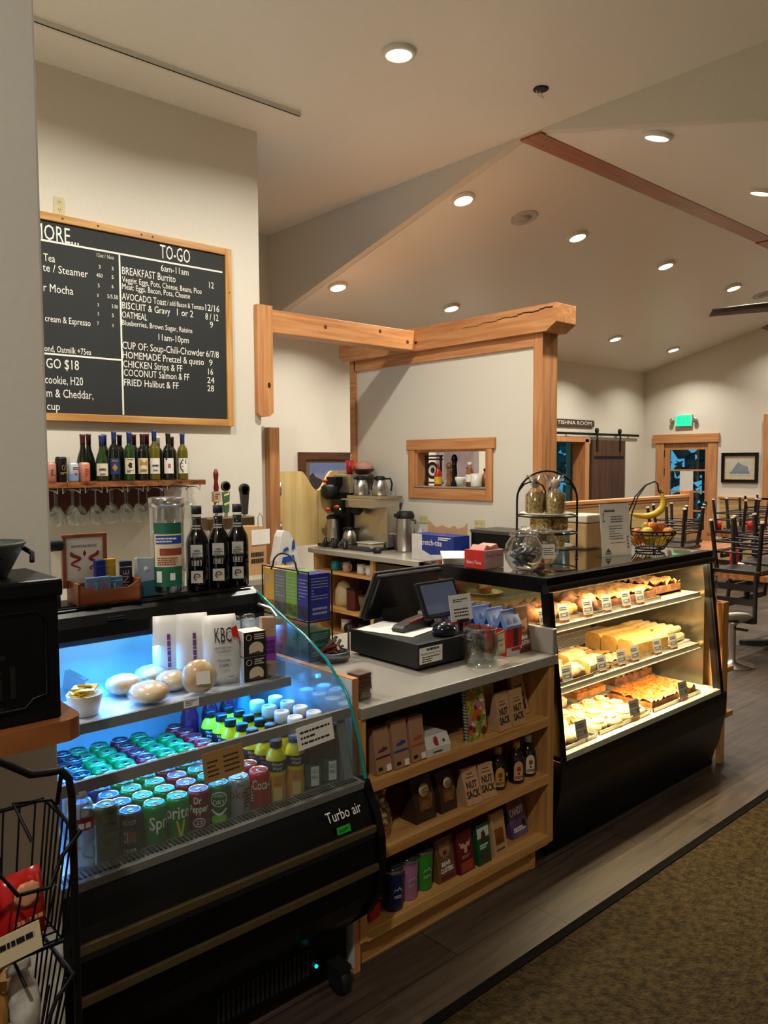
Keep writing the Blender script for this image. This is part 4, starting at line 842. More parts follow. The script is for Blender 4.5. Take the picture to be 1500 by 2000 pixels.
for k in range(2):
    t = thing('treat_box', ('lower black carton picturing a cream slice', 'upper black carton picturing a cream slice')[k], 'box', (1.432, 2.278, ZS+.0855*k), -.12)
    MB().box(-.040, .040, -.035, .035, 0, .084).build('carton', [mat('carton_black', (20, 18, 18), .4)], t, bevel=.001)
    MB().box(-.0402, -.0398, -.034, .034, .001, .083).box(-.039, .039, -.034, .034, .0838, .0842).build('white_side', M_paper, t)
    m = MB(); F = face_mat((.0, -.0352, .0), (1, 0, 0))
    m.add([tuple(F @ Vector(q)) for q in [(.005+.027*math.cos(a), .026+.026*math.sin(a)*.9, .0005) for a in [i*PI/10 for i in range(11)]]+[(-.02, .010, .0005), (.008, .016, .0005), (.03, .010, .0005)]], [tuple(range(14))], 0)
    m.add([tuple(F @ Vector(q)) for q in ((-.02, .006, .0007), (.03, .006, .0007), (.012, .018, .0007))], [(0, 1, 2)], 1); m.rows(face_mat((.016, -.0354, .067), (1, 0, 0)), .036, .022, 3, 0, 3+k); m.tube([tuple(F @ Vector((-.022+.010*math.cos(a), .066+.010*math.sin(a), .001))) for a in [i*.7 for i in range(9)]], .0012, 5, 0, True)
    m.build('picture', [mat('cream_slice', (206, 190, 156), .6), mat('cake_brown', (90, 44, 30), .6)], t)
pt = thing('tube_pouch', 'slim tan and purple pouch standing in the clear bin', 'pouch', (1.498, 2.27, ZS+.004), -.2)
MB().prism([(-.025, 0), (.025, 0), (.026, .20), (-.026, .205)], 'Y', -.012, .012, 0).prism([(-.0255, .055), (.0255, .05), (.0258, .135), (-.0258, .135)], 'Y', -.0126, .0126, 1).rows(face_mat((0, -.013, .10), (1, 0, 0)), .04, .05, 3, 2, 5, .8).build('pouch', [mat('pouch_tan', (190, 150, 120), .4), mat('pouch_purple', (150, 70, 180), .4), mat('pouch_deep', (90, 30, 110), .4)], pt, bevel=.003)
cbn = thing('clear_bin', 'small clear acrylic bin at the right end of the cooler shelf', 'bin', (1.50, 2.27, ZS))
MB().box(-.030, .032, -.055, .055, 0, .003).box(-.032, -.030, -.055, .055, 0, .055).box(.030, .032, -.055, .055, 0, .055).box(-.03, .03, -.057, -.055, 0, .055).box(-.03, .03, .055, .057, 0, .055).build('bin', M_plas, cbn)
for i, x in enumerate((1.335, 1.40, 1.465, 1.528)):
    t = thing('lidded_cup', ORD[i]+' clear lidded cup from the left on the back row of the cooler shelf', 'cup', (x, 2.45, ZS), 0, 'clear lidded cups on the cooler shelf')
    MB().lathe([(.026, 0), (.028, .002), (.031, .17)], 18).build('cup', mat('milky_cup', (196, 208, 214), .3, rgb2=(120, 130, 130), scale=14), t)
    MB().lathe([(.033, .168), (.033, .175), (.026, .19), (0, .192)], 18).build('lid', M_plas, t)
# ================================================================ SERVICE COUNTER
ct = thing('service_counter', 'counter with pale stone top and open pine product shelves beside the cooler', 'counter', (2.19, 2.4, 0))
def K(): m = MB(); m.X = Matrix.Translation((-2.19, -2.4, 0)); return m
K().box(1.652, 2.742, 1.948, 2.90, .868, .909).build('worktop', M_quartz, ct, bevel=.004)
K().box(2.716, 2.744, 1.955, 2.90, .909, 1.018).build('end_splash', M_quartz, ct, bevel=.004)
e = K().box(1.624, 1.650, 1.965, 2.90, .0, 1.010, 0).box(1.6225, 1.624, 1.966, 2.90, .02, 1.006, 1); e.build('end_panel', [M_firZ, mat('white_laminate', (206, 208, 206), .4, var=.03)], ct)
K().box(1.645, 1.676, 1.957, 2.32, .098, .868).build('side_panel', M_pineZ, ct, bevel=.002)
K().box(2.694, 2.728, 1.957, 2.32, .098, .868).build('side_panel', M_pineZ, ct, bevel=.002)
K().box(1.676, 2.694, 2.30, 2.32, .098, .868).build('back_panel', mat('shelf_back', (70, 46, 28), .7), ct)
for z in (.647, .398, .133): K().box(1.676, 2.694, 1.957, 2.30, z-.040, z).build('shelf', M_pineX, ct, bevel=.002)
K().box(1.66, 2.71, 2.32, 2.86, .10, .868).build('rear_cabinet', mat('taupe_cabinet', (150, 138, 120), .5), ct)
K().box(1.643, 2.64, 1.994, 2.012, 0, .10).box(1.643, 1.655, 1.985, 2.7, 0, .10).box(2.612, 2.642, 1.985, 2.012, 0, .10).box(2.628, 2.642, 1.99, 2.7, 0, .10).build('plinth', M_pineX, ct)

# ---------------- shelf goods
def kraft(x, y, z, w, d, h, lab, rz=0., lean=0., cat='bag', group=None, body=M_kraft, name='paper_bag', front=None, fm=None, topd=.014):
    t = thing(name, lab, cat, (x, y, z), rz, group); t.rotation_euler.x = lean
    m = MB().prism([(-d/2, 0), (d/2, 0), (topd/2, h*.86), (topd/2, h), (-topd/2, h), (-topd/2-.001, h*.86)], 'X', -w/2, w/2, 0)
    m.build('bag_body', body, t, bevel=.002)
    if front:
        sl_ = math.atan2((d-topd)/2, h*.86); U = Vector((0, math.sin(sl_), math.cos(sl_)))
        F = lambda zz, dx=0: face_mat((dx, -d/2+zz*math.tan(sl_)-.0012, zz), (1, 0, 0), U)
        o = MB(); front(o, F); o.build('printed_front', fm or [M_ink], t)
    return t
def nut(o, F):
    o.rows(F(.112), .03, .006, 1, 0, 3); o.rows(F(.100), .045, .006, 1, 0, 5); o.text('NUT', .036, F(.072), 0, width=.054, bold=.03); o.text('SACK', .038, F(.038), 0, width=.068, bold=.03)
GN = 'kraft nut bags on the counter shelves'
kraft(2.43, 2.005, .648, .080, .065, .148, 'kraft nut bag with bold black print on the top shelf beside the cookbook', .06, -.03, 'bag', GN, front=nut)
kraft(2.515, 2.000, .648, .082, .06, .146, 'kraft nut bag with bold black print on the top shelf, nearer the case', .04, -.02, 'bag', GN, front=nut)
def nut_w(o, F): o.text('NUT', .034, F(.112), 0, width=.05, bold=.03); o.text('SACK', .032, F(.082), 0, width=.06, bold=.03); o.quad(F(.044), .052, .044, 1, .0008); o.rows(F(.014), .04, .005, 1, 0, 4)
kraft(2.628, 2.07, .648, .085, .06, .165, 'kraft nut bag with brown window behind the two on the top shelf', .05, -.10, 'bag', GN, front=nut_w, fm=[M_ink, mat('nut_brown', (70, 34, 26), .4)])
kraft(2.45, 2.10, .648, .08, .05, .165, 'plain kraft bag standing behind the cookbook-side nut bag', 0, 0, 'bag', GN)
kraft(2.37, 2.10, .648, .05, .05, .19, 'dark plum packet wedged behind the cookbook', .1, 0, 'packet', None, mat('plum_packet', (60, 30, 34), .4), 'packet')
kraft(2.245, 2.008, .398, .078, .08, .135, 'kraft nut bag on the middle shelf beside the brown pouches', -.10, -.06, 'bag', GN, front=nut)
kraft(2.335, 2.005, .398, .074, .07, .130, 'kraft nut bag on the middle shelf beside the sauce bottles', -.16, -.04, 'bag', GN, front=nut)
for i, (x, y, h, rgb, nm) in enumerate(((1.776, 2.005, .155, (96, 24, 56), 'plum'), (1.857, 2.0, .165, (30, 86, 140), 'blue'), (1.945, 2.005, .160, (176, 74, 34), 'orange'))):
    def fr(o, F, h=h):
        o.add([tuple(F(h*.52) @ Vector(q)) for q in ((-.026, -.007, .0005), (-.012, .003, .0005), (-.006, .0, .0005), (.004, .010, .0005), (.012, .004, .0005), (.018, .008, .0005), (.026, -.002, .0005), (.0, -.008, .0005))], [(0, 1, 2, 3, 4, 5, 6, 7)], 0)
        o.quad(F(h*.36), .068, .007, 0, .0004); o.quad(F(.016, .018), .022, .022, 1, .004); o.rows(F(.016, .018), .016, .014, 3, 2, 2); o.quad(F(.018, -.018), .02, .012, 2, .0004)
        for k in range(3): 
            for j in range(len(o.v)-4*0, len(o.v)): pass
    kraft(x, y, .648, .072, .058, h, 'small kraft coffee bag with %s mountain print and white price tag on the top shelf' % nm, .02, -.06, 'bag', 'small kraft coffee bags on the top shelf', mat('kraft_rose', (164, 122, 88), .75, var=.1), front=fr, fm=[mat('print_'+nm, rgb, .6), M_paper, M_ink], topd=.03)
kraft(1.725, 2.06, .648, .05, .06, .15, 'dark coffee bag half hidden at the left end of the top shelf', .1, 0, 'bag', 'small kraft coffee bags on the top shelf', mat('umber_bag', (80, 54, 40), .7), topd=.03)
kraft(1.905, 2.09, .648, .06, .05, .19, 'tall umber coffee bag behind the blue and orange print bags', .1, 0, 'bag', 'small kraft coffee bags on the top shelf', mat('umber_bag', (80, 54, 40), .7), topd=.03)
bx = thing('gift_box', 'low white gift box with red emblem on the top shelf', 'box', (2.045, 2.035, .648), -.05)
MB().prism([(-.062, 0), (.075, 0), (.075, .062), (-.040, .070), (-.062, .03)], 'X', -.06, .06).build('box_body', mat('white_carton', (206, 200, 192), .5, var=.04), bx, bevel=.001)
m = MB(); F = face_mat((.0, -.0525, .050), (1, 0, 0), (0, .48, .87))
m.add([tuple(F @ Vector(q)) for q in ((-.016, -.014, .001), (.0, -.018, .001), (.004, .0, .001), (.0, .018, .001), (-.014, .014, .001), (-.02, .0, .001))], [(0, 1, 2, 3, 4, 5)], 0); m.quad(F @ Matrix.Translation((.03, -.004, 0)), .01, .01, 1, .001); m.rows(face_mat((-.005, -.0625, .014), (1, 0, 0)), .045, .008, 1, 1, 4, .8)
m.build('emblem', [mat('emblem_red', (150, 34, 34), .6), M_ink], bx)
ck_ = thing('cookbook', 'spiral-bound cookbook with bright painted cover leaning on the top shelf', 'book', (2.272, 1.985, .648), .08); ck_.rotation_euler.x = -.10
MB().box(-.058, .058, 0, .018, 0, .198).build('pages', M_paper, ck_)
cm = mat('painted_cover', (214, 178, 60), .35, rgb2=(60, 120, 60), scale=26, dist=2.5)
co_ = MB().box(-.060, .060, -.002, 0, -.001, .200, 0); Fb = face_mat((0, -.0025, .1), (1, 0, 0))
R = random.Random(11)
for k in range(34):
    x, z = (R.random()-.5)*.10, (R.random()-.5)*.18; s_ = .006+.012*R.random(); n = 7
    co_.add([tuple(Fb @ Vector((x+s_*math.cos(i*6.28/n)*(.6+.6*R.random()), z+s_*math.sin(i*6.28/n), .0002+.00003*k))) for i in range(n)], [tuple(range(n))], 1+k % 5)
co_.build('cover', [cm, mat('paint_orange', (206, 96, 30), .4), mat('paint_pink', (200, 110, 150), .4), mat('paint_green', (96, 150, 60), .4), mat('paint_wine', (120, 30, 50), .4), mat('paint_cream', (230, 214, 170), .4)], ck_)
s_ = MB()
for k in range(16): s_.tube([(-.060+.006*math.cos(a)-.002, .008+.014*math.sin(a), .012+k*.0118) for a in (0, 1, 2, 3, 4, 5)], .0016, 5, 0, True)
s_.build('spiral_binding', M_blackm, ck_)
sw = thing('sachet_bundle', 'silver-edged packets lying at the back of the top shelf', 'packets', (2.17, 2.18, .648), .3)
for k in range(3): MB().at(k*.018-.02, 0, .008+k*.02, .2*k, .4).box(-.04, .04, -.03, .03, 0, .006).build('packet', mat('foil_packet', (110, 108, 104), .3, .5), sw)
# middle shelf
cl = None
for i, (x, y, lab) in enumerate(((1.795, 2.03, 'clear bag of orange sweets at the left end of the middle shelf, nearer the front'), (1.858, 2.085, 'clear bag of orange sweets just behind the front one'))):
    t = thing('candy_bag', lab, 'bag', (x, y, .398), 0, 'cellophane sweet bags on the middle shelf'); R = random.Random(i)
    m = MB()
    for k in range(40): a = R.random()*6.28; r = .026*R.random()**.5; m.blob(r*math.cos(a), r*math.sin(a), .012+R.random()*.07, .009, .009, .008, k % 3, 8, 5)
    m.build('sweets', [mat('sweet_orange', (176, 62, 22), .3), mat('sweet_amber', (196, 130, 60), .3), mat('sweet_cream', (206, 190, 140), .4)], t, kind='stuff')
    MB().lathe([(.03, 0), (.038, .01), (.040, .06), (.030, .09), (.010, .105), (.022, .135), (.030, .15)], 14, cap=False).build('cellophane', glass('cellophane', (.92, .9, .86), .22, .12, .12), t)
def pouch(x, y, w, h, lab):
    t = thing('stand_up_pouch', lab, 'pouch', (x, y, .398), .02, 'brown pouches on the middle shelf')
    MB().prism([(-.045, 0), (.045, 0), (.03, h*.5), (.004, h), (-.004, h), (-.035, h*.5)], 'X', -w/2, w/2).build('pouch_body', mat('umber_pouch', (58, 36, 24), .45, var=.15), t, bevel=.003)
    F = face_mat((0, -.0365, h*.42), (1, 0, 0), (0, .1, 1))
    MB().prism([(-w*.3, h*.28), (w*.3, h*.28), (w*.3, h*.62), (-w*.3, h*.62)], 'Y', -.0435, -.03).build('window', mat('granola_window', (140, 92, 48), .25, rgb2=(104, 62, 30), scale=30), t)
    c = MB(); c.X = face_mat((-w*.12, -.040, h*.76), (1, 0, 0), (0, .25, 1)); c.lathe([(.0, 0), (w*.24, 0), (w*.24, .002), (0, .002)], 20); c.X = Matrix(); c.rows(face_mat((-w*.12, -.0425, h*.76), (1, 0, 0), (0, .25, 1)), w*.3, .02, 3, 1, 3)
    c.build('round_label', [mat('label_tan', (190, 162, 120), .5), mat('label_umber', (90, 50, 30), .5)], t)
pouch(2.005, 2.045, .105, .158, 'larger brown pouch with round label and granola window on the middle shelf'); pouch(2.128, 2.045, .088, .148, 'smaller brown pouch with round label beside the nut bags on the middle shelf')
for i, (x, y, capc, labc, lab) in enumerate(((2.432, 2.018, (186, 140, 50), (196, 150, 70), 'dark sauce bottle with amber label, nearest the nut bags on the middle shelf'), (2.538, 2.008, (206, 150, 60), (212, 160, 110), 'dark sauce bottle with peach label, middle of the three on the middle shelf'), (2.632, 2.02, (216, 212, 206), (222, 206, 178), 'dark sauce bottle with white cap at the right end of the middle shelf'))):
    t = thing('sauce_bottle', lab, 'bottle', (x, y, .398), 0, 'dark sauce bottles on the middle shelf')
    MB().lathe([(0, 0), (.031, 0), (.034, .006), (.034, .10), (.026, .122), (.014, .135), (.013, .148)], 20).build('glass', mat('sauce_black', (26, 14, 12), .1), t)
    MB().lathe([(.0155, .143), (.016, .170), (.012, .172), (0, .172)], 14).build('cap', mat('cap_%d' % i, capc, .4), t)
    m = MB(); fz = -.55; n = 8
    prof = [(-.6, .02, .070), (-.5, .016, .084), (-.3, .016, .093), (0, .016, .097), (.3, .016, .093), (.5, .016, .084), (.6, .02, .070)]
    vs = []
    for a, z0, z1 in prof: an = -PI/2+fz+a; vs += [(.0345*math.cos(an), .0345*math.sin(an), z0), (.0345*math.cos(an), .0345*math.sin(an), z1)]
    m.add(vs, [(2*k, 2*k+2, 2*k+3, 2*k+1) for k in range(6)], 0, True)
    m.quad(on(.0345, fz, .065), .016, .018, 1, .001); m.rows(on(.0345, fz, .030), .034, .012, 2, 2, i+2); m.quad(on(.0345, fz, .046), .008, .008, 2, .001)
    m.build('label', [mat('sauce_label_%d' % i, labc, .6), mat('label_rust', (150, 54, 40), .5), M_ink], t)
# bottom shelf
tb0 = None
for i, (x, y, rgb, lab) in enumerate(((1.838, 2.005, (14, 24, 84), 'navy insulated tumbler with white logo on the bottom shelf'), (1.925, 2.02, (170, 112, 150), 'pink insulated tumbler on the bottom shelf'), (2.012, 2.03, (40, 140, 34), 'green insulated tumbler on the bottom shelf'))):
    t = thing('tumbler', lab, 'tumbler', (x, y, .133), 0, 'insulated tumblers on the bottom shelf')
    MB().lathe([(0, 0), (.032, 0), (.036, .008), (.0385, .12), (.0385, .135), (.0395, .137)], 24, 0).build('cup_body', mat('tumbler_%d' % i, rgb, .4, var=.08), t)
    MB().lathe([(.039, .135), (.039, .148), (.036, .152), (.034, .158), (0, .158)], 24, mm=[0, 1, 1, 1]).build('lid', [M_steel, mat('smoke_lid', (40, 40, 44), .15)], t)
    m = MB(); F = on(.0385, -.3, .075); m.tube([tuple(F @ Vector(q)) for q in ((-.016, 0, .0006), (-.006, .010, .0006), (0, .004, .0006), (.008, .016, .0006), (.016, .002, .0006))], .0014, 5); m.rows(on(.0385, -.3, .058), .03, .012, 2, 0, i); m.build('logo', mat('logo_pale', (190, 196, 204), .5), t)
rj = tag(MB().box(-.03, .03, -.04, .05, 0, .05).build('red_packet', M_red, None, (1.735, 2.03, .133), .003, .2), 'red packet at the left end of the bottom shelf', 'packet')
def clus(o, F):
    o.blob(0, 0, 0, .0001, .0001, .0001, 0, 4, 3); 
    c = F(.112); o.add([tuple(c @ Vector((.030*math.cos(a), .026*math.sin(a), .0005))) for a in [i*.45 for i in range(14)]], [tuple(range(14))], 1)
    for k in (-1, 1): o.add([tuple(c @ Vector((k*.022+.010*math.cos(a), .022+.010*math.sin(a), .0006))) for a in [i*.7 for i in range(9)]], [tuple(range(9))], 1)
    o.add([tuple(c @ Vector((.012*math.cos(a), -.010+.009*math.sin(a), .0009))) for a in [i*.7 for i in range(9)]], [tuple(range(9))], 3)
    o.text('BEAR', .022, F(.062), 2, width=.05, bold=.03); o.text('CLUSTERS', .022, F(.040), 2, width=.07, bold=.03); o.quad(F(.014), .07, .016, 3, .0004)
CL = [M_ink, mat('bear_tan', (150, 112, 70), .6), M_chalk, mat('choc_red', (96, 30, 26), .5)]
kraft(2.115, 2.025, .133, .098, .06, .158, 'brown chocolate bag with a bear face on the bottom shelf', .03, -.03, 'bag', 'chocolate bags', mat('bear_bag', (88, 54, 32), .35, rgb2=(120, 84, 50), scale=8), 'chocolate_bag', clus, CL)
def moose(o, F):
    c = F(.098); o.add([tuple(c @ Vector(q)) for q in ((-.034, .024, .0005), (-.026, -.002, .0005), (-.010, -.004, .0005), (-.008, -.024, .0005), (.008, -.024, .0005), (.010, -.004, .0005), (.026, -.002, .0005), (.034, .026, .0005), (.020, .012, .0005), (.012, .016, .0005), (0, .006, .0005), (-.012, .016, .0005), (-.020, .012, .0005))], [tuple(range(13))], 0)
    o.quad(F(.026), .07, .036, 1, .0004); o.rows(F(.062), .05, .012, 2, 0, 3)
kraft(2.215, 2.012, .133, .088, .055, .158, 'maroon chocolate bag with antlered head on the bottom shelf', .03, -.02, 'bag', 'chocolate bags', mat('maroon_bag', (96, 16, 34), .3), 'chocolate_bag', moose, [mat('antler_tan', (206, 150, 110), .6), mat('rust_band', (150, 60, 34), .5)])
def otter(o, F): o.quad(F(.128), .07, .05, 0, .0004); c = F(.105); o.add([tuple(c @ Vector(q)) for q in ((-.016, -.02, .0008), (.016, -.02, .0008), (.014, .01, .0008), (.004, .028, .0008), (-.010, .02, .0008))], [(0, 1, 2, 3, 4)], 1); o.rows(F(.070), .05, .02, 2, 0, 3, .8); o.quad(F(.03), .04, .03, 1, .0006)
kraft(2.315, 2.005, .133, .076, .05, .158, 'green and white chocolate bag with a brown animal on the bottom shelf', .03, -.02, 'bag', 'chocolate bags', mat('forest_bag', (26, 78, 44), .35), 'chocolate_bag', otter, [mat('mint_white', (196, 214, 196), .5), mat('otter_brown', (74, 42, 28), .6)])
def redb(o, F): o.text('RED BOTTLE', .016, F(.138), 0, width=.062); o.quad(F(.076), .054, .062, 1, .0006); o.rows(F(.024), .05, .008, 1, 0, 3, .8)
kraft(2.415, 2.01, .133, .084, .055, .170, 'kraft bag with amber window on the bottom shelf', .03, -.03, 'bag', 'chocolate bags', M_kraft, 'chocolate_bag', redb, [M_ink, mat('amber_window', (140, 78, 30), .3, rgb2=(100, 50, 20), scale=24)])
def prl(o, F): o.text('CANDY', .040, F(.10), 0, width=.095, bold=.04); o.quad(F(.135, -.02), .05, .03, 1, .0004); o.rows(F(.03), .08, .02, 2, 0, 6, .7); o.quad(F(.045, .035), .024, .03, 2, .0006)
kraft(2.60, 2.055, .133, .115, .05, .158, 'purple sweet pillow pack with big white letters at the right of the bottom shelf', .05, -.14, 'packet', None, mat('purple_pack', (110, 90, 126), .3, rgb2=(70, 48, 84), scale=10), 'sweet_packet', prl, [M_chalk, mat('berry_red', (130, 24, 44), .4), M_ink])

# ---------------- on the stone worktop (z .909)
ZC = .9095
cdw = thing('cash_drawer', 'black cash drawer with a printed white note on its front corner', 'cash drawer', (2.30, 2.35, ZC), .0)
MB().box(-.195, .20, -.205, .21, .012, .108).build('drawer_body', mat('drawer_black', (16, 16, 15), .45, var=.3, scale=20), cdw, bevel=.004)
MB().box(-.17, -.12, -.18, -.13, 0, .014).box(.12, .17, -.18, -.13, 0, .014).box(-.17, -.12, .13, .18, 0, .014).box(.12, .17, .13, .18, 0, .014).build('rubber_feet', M_blackm, cdw)
m = MB(); F = face_mat((-.125, -.2056, .060), (1, 0, 0)); m.quad(F, .128, .064, 0, .0004)
m.rows(F @ Matrix.Translation((.01, .022, .0003)), .07, .012, 1, 1, 8, .8); m.text('Breakfast Burritos To-Go', .012, F @ Matrix.Translation((0, .006, .0004)), 1, width=.108); m.rows(F @ Matrix.Translation((0, -.016, .0003)), .10, .026, 3, 1, 2, .5)
m.build('printed_note', [M_paper, M_ink], cdw)
tag(MB().box(-.105, .105, -.14, .14, 0, .002).build('paper_sheet', M_paper, None, (2.24, 2.41, ZC+.1095), 0, .25), 'white paper sheet under the handset on the cash drawer', 'paper')
hs = thing('phone_handset', 'dark handset with a red top edge lying on the cash drawer', 'phone', (2.30, 2.37, ZC+.112), .15)
MB().prism([(-.11, 0), (.10, 0), (.115, .02), (.08, .046), (-.02, .038), (-.10, .026), (-.118, .012)], 'Y', -.028, .028).build('handset', mat('warm_black', (40, 34, 30), .4), hs, bevel=.008)
MB().tube([(-.06, -.024, .036), (.02, -.026, .044), (.085, -.024, .048)], .004, 6).build('red_edge', M_red, hs)
ms = thing('card_reader', 'small rounded black card reader on the front of the cash drawer', 'card reader', (2.31, 2.20, ZC+.1085), 0)
MB().lathe([(.045, 0), (.05, .008), (.05, .024), (.044, .038), (.028, .05), (0, .054)], 22, sx=1.1, sy=.9).build('reader_body', mat('navy_black', (14, 16, 24), .2), ms)
tbm = thing('customer_tablet', 'small black customer screen tilted up on the cash drawer', 'screen', (2.425, 2.33, ZC+.1085), 0)
T = Matrix.Translation((-.03, -.02, .125)) @ Matrix.Rotation(math.radians(-.0), 4, 'Z') @ Matrix.Rotation(math.radians(-24), 4, 'X')
m = MB(); m.X = T; m.box(-.118, .118, -.008, .010, -.080, .080).build('screen_case', mat('tablet_black', (20, 20, 22), .3), tbm, bevel=.006)
m = MB(); m.X = T; m.box(-.100, .100, -.0092, -.008, -.062, .066).build('display', mat('dim_display', (86, 96, 120), .12, var=.1, scale=2, emit=.12), tbm)
m = MB(); m.X = T; m.rows(T @ face_mat((0, -.0095, -.072), (1, 0, 0)), .03, .006, 1, 0, 2); m.X = Matrix(); m.v = []; m.f = []; m.mi = []; m.sm = []
MB().lathe([(.06, 0), (.06, .008), (.02, .02), (.018, .07), (.0, .08)], 18).build('stand', M_blackm, tbm)
pm = thing('register_monitor', 'black back of the cashier monitor standing behind the cash drawer', 'monitor', (2.46, 2.64, ZC), 0)
T = Matrix.Translation((-.005, -.02, .222)) @ Matrix.Rotation(math.radians(26), 4, 'X')
m = MB(); m.X = T; m.box(-.197, .207, -.03, .0, -.118, .118).build('monitor_back', mat('monitor_black', (14, 14, 15), .35), pm, bevel=.012)
m = MB(); m.X = T; m.box(-.20, .21, .0, .012, -.122, .122).build('bezel', mat('bezel_silver', (110, 108, 106), .3, .6), pm, bevel=.005)
m = MB(); m.X = T; m.box(-.187, .197, .0122, .0128, -.108, .108).build('display', mat('dark_display', (20, 24, 34), .1), pm)
MB().prism([(-.06, .0), (.16, .0), (.16, .012), (.06, .03), (.02, .17), (-.02, .17), (-.02, .03)], 'X', -.11, .11).build('stand', M_blackm, pm, bevel=.004)
gj = thing('glass_jar', 'large empty glass jar with a framed business card label on the worktop', 'jar', (2.375, 2.062, ZC))
MB().lathe([(.0, .006), (.062, .006), (.066, .002), (.070, .012), (.072, .11), (.066, .128), (.060, .136), (.064, .142), (.066, .150), (.061, .153), (.058, .146), (.056, .134), (.062, .122), (.066, .10), (.065, .016), (0, .012)], 30).build('jar', glass('jar_glass', (.88, .92, .90), .2, .02, .07), gj)
gr_ = face_mat((.066, -.048, .083), (math.cos(.25), math.sin(.25), 0), (0, .05, 1))
m = MB(); m.X = gr_; m.box(-.040, .040, -.046, .046, -.002, .002, 0); m.X = Matrix(); m.quad(gr_, .066, .078, 1, .003); m.text('Business', .016, gr_ @ Matrix.Translation((0, .014, .003)), 2, width=.046); m.text('Cards', .016, gr_ @ Matrix.Translation((0, -.006, .003)), 2, width=.03); m.rows(gr_ @ Matrix.Translation((0, -.032, .0031)), .05, .008, 2, 2, 2, .3)
m.build('framed_label', [mat('label_frame', (150, 140, 110), .5), M_cream, M_ink], gj)
# little sign, cartons, bear bag
lg = thing('sign_card', 'white printed sign card in a black clip behind the glass jar', 'sign', (2.425, 2.225, ZC), -.10); lg.rotation_euler.x = 0
m = MB(); F = face_mat((0, -.012, .205), (1, 0, 0), (0, .18, .98)); m.X = F; m.box(-.060, .060, -.055, .055, -.002, 0); m.X = Matrix()
m.rows(F @ Matrix.Translation((0, .03, .0002)), .08, .016, 2, 1, 2, .5); m.rows(F @ Matrix.Translation((0, -.02, .0002)), .08, .04, 3, 1, 5, .45); m.build('card', [M_paper, M_ink], lg)
MB().box(-.045, .045, -.03, .03, 0, .008).box(-.01, .01, -.015, -.005, .008, .16).box(-.03, .03, -.03, -.008, .145, .158).build('clip_stand', M_blackm, lg)
c0 = None
for k in range(5):
    x, y = 2.595-.006*k, 2.10+.072*k; lab = ('red carton with blue gable top nearest the front, behind the glass jar', 'second red and blue gable carton behind the glass jar', 'third red and blue gable carton in the row', 'fourth red and blue gable carton in the row', 'rearmost red and blue gable carton in the row')[k]
    if c0: dup(c0, (x, y, ZC), 0, lab); continue
    c0 = thing('gable_carton', lab, 'carton', (x, y, ZC), 0, 'red and blue gable cartons on the worktop')
    MB().prism([(-.034, 0), (.034, 0), (.034, .125), (.004, .178), (.004, .190), (-.004, .190), (-.004, .178), (-.034, .125)], 'X', -.050, .050, 0).build('carton_body', [mat('carton_red', (196, 30, 28), .45)], c0, bevel=.001)
    m = MB().prism([(-.0345, .115), (.0345, .115), (.0345, .126), (.0045, .179), (.0045, .1905), (-.0045, .1905), (-.0045, .179), (-.0345, .126)], 'X', -.0505, .0505, 0)
    for s_ in (-1, 1):
        F = face_mat((0, -.020, .152), (1, 0, 0), (0, .49, .87)); m.add([tuple(F @ Vector(q)) for q in ((.022*s_-.012, -.018, .002), (.022*s_+.012, -.018, .002), (.022*s_, .012, .002))], [(0, 1, 2)], 1)
        m.add([tuple(Vector((-.051, y_, z_))) for y_, z_ in ((-.014, .118), (.014, .118), (0, .15))], [(0, 2, 1)], 1)
    m.build('gable_top', [mat('carton_pale_blue', (110, 136, 190), .45), mat('carton_deep_blue', (24, 48, 140), .45)], c0)
    m = MB().box(-.05, .05, -.0345, -.034, 0, .035, 0).quad(face_mat((.01, -.0352, .075), (1, 0, 0)), .03, .075, 1, .0004).quad(face_mat((0.01, -.0353, .026), (1, 0, 0), (-.2, 0, 1)), .06, .014, 2, .0008)
    m.build('printed_front', [mat('carton_grey', (196, 190, 188), .5), mat('carton_window', (60, 30, 26), .4), mat('carton_ribbon', (170, 24, 30), .4)], c0)
kraft(2.672, 2.095, ZC, .085, .06, .195, 'tall brown chocolate bag with a bear face standing on the worktop', .05, -.02, 'bag', 'chocolate bags', mat('bear_bag', (88, 54, 32), .35, rgb2=(120, 84, 50), scale=8), 'chocolate_bag', clus, CL)
# chocolate block, round tin, pen
cbx = thing('chocolate_bark', 'stack of chocolate squares wrapped in clear film at the front left of the worktop', 'chocolates', (1.722, 2.045, ZC), .1)
m = MB(); R = random.Random(2)
for k in range(6): m.at((R.random()-.5)*.006, (R.random()-.5)*.006, 0, (R.random()-.5)*.2).box(-.030, .030, -.028, .028, .004+k*.0145, .017+k*.0145)
m.build('squares', mat('milk_chocolate', (96, 56, 40), .45, var=.2), cbx); MB().box(-.036, .036, -.034, .034, 0, .098).build('film_wrap', M_film, cbx, bevel=.008)
tn = thing('round_tin', 'round grey tin of wrapped sweets on the worktop by the tea boxes', 'tin', (1.985, 2.52, ZC))
MB().lathe([(0, .002), (.060, .002), (.062, 0), (.063, .038), (.061, .040), (.059, .038), (.058, .006), (0, .005)], 26).build('tin', mat('tin_grey', (140, 144, 146), .35, .8), tn)
m = MB(); R = random.Random(9)
for k in range(18): m.at(-.015+(R.random()-.5)*.06, .01+(R.random()-.5)*.04, .03+R.random()*.03, R.random()*3, .9+R.random()*.6).box(-.006, .006, -.004, .004, -.02, .055, k % 2)
m.build('sticks', [mat('stick_red', (120, 46, 36), .5), mat('stick_green', (90, 96, 70), .5)], tn, kind='stuff')
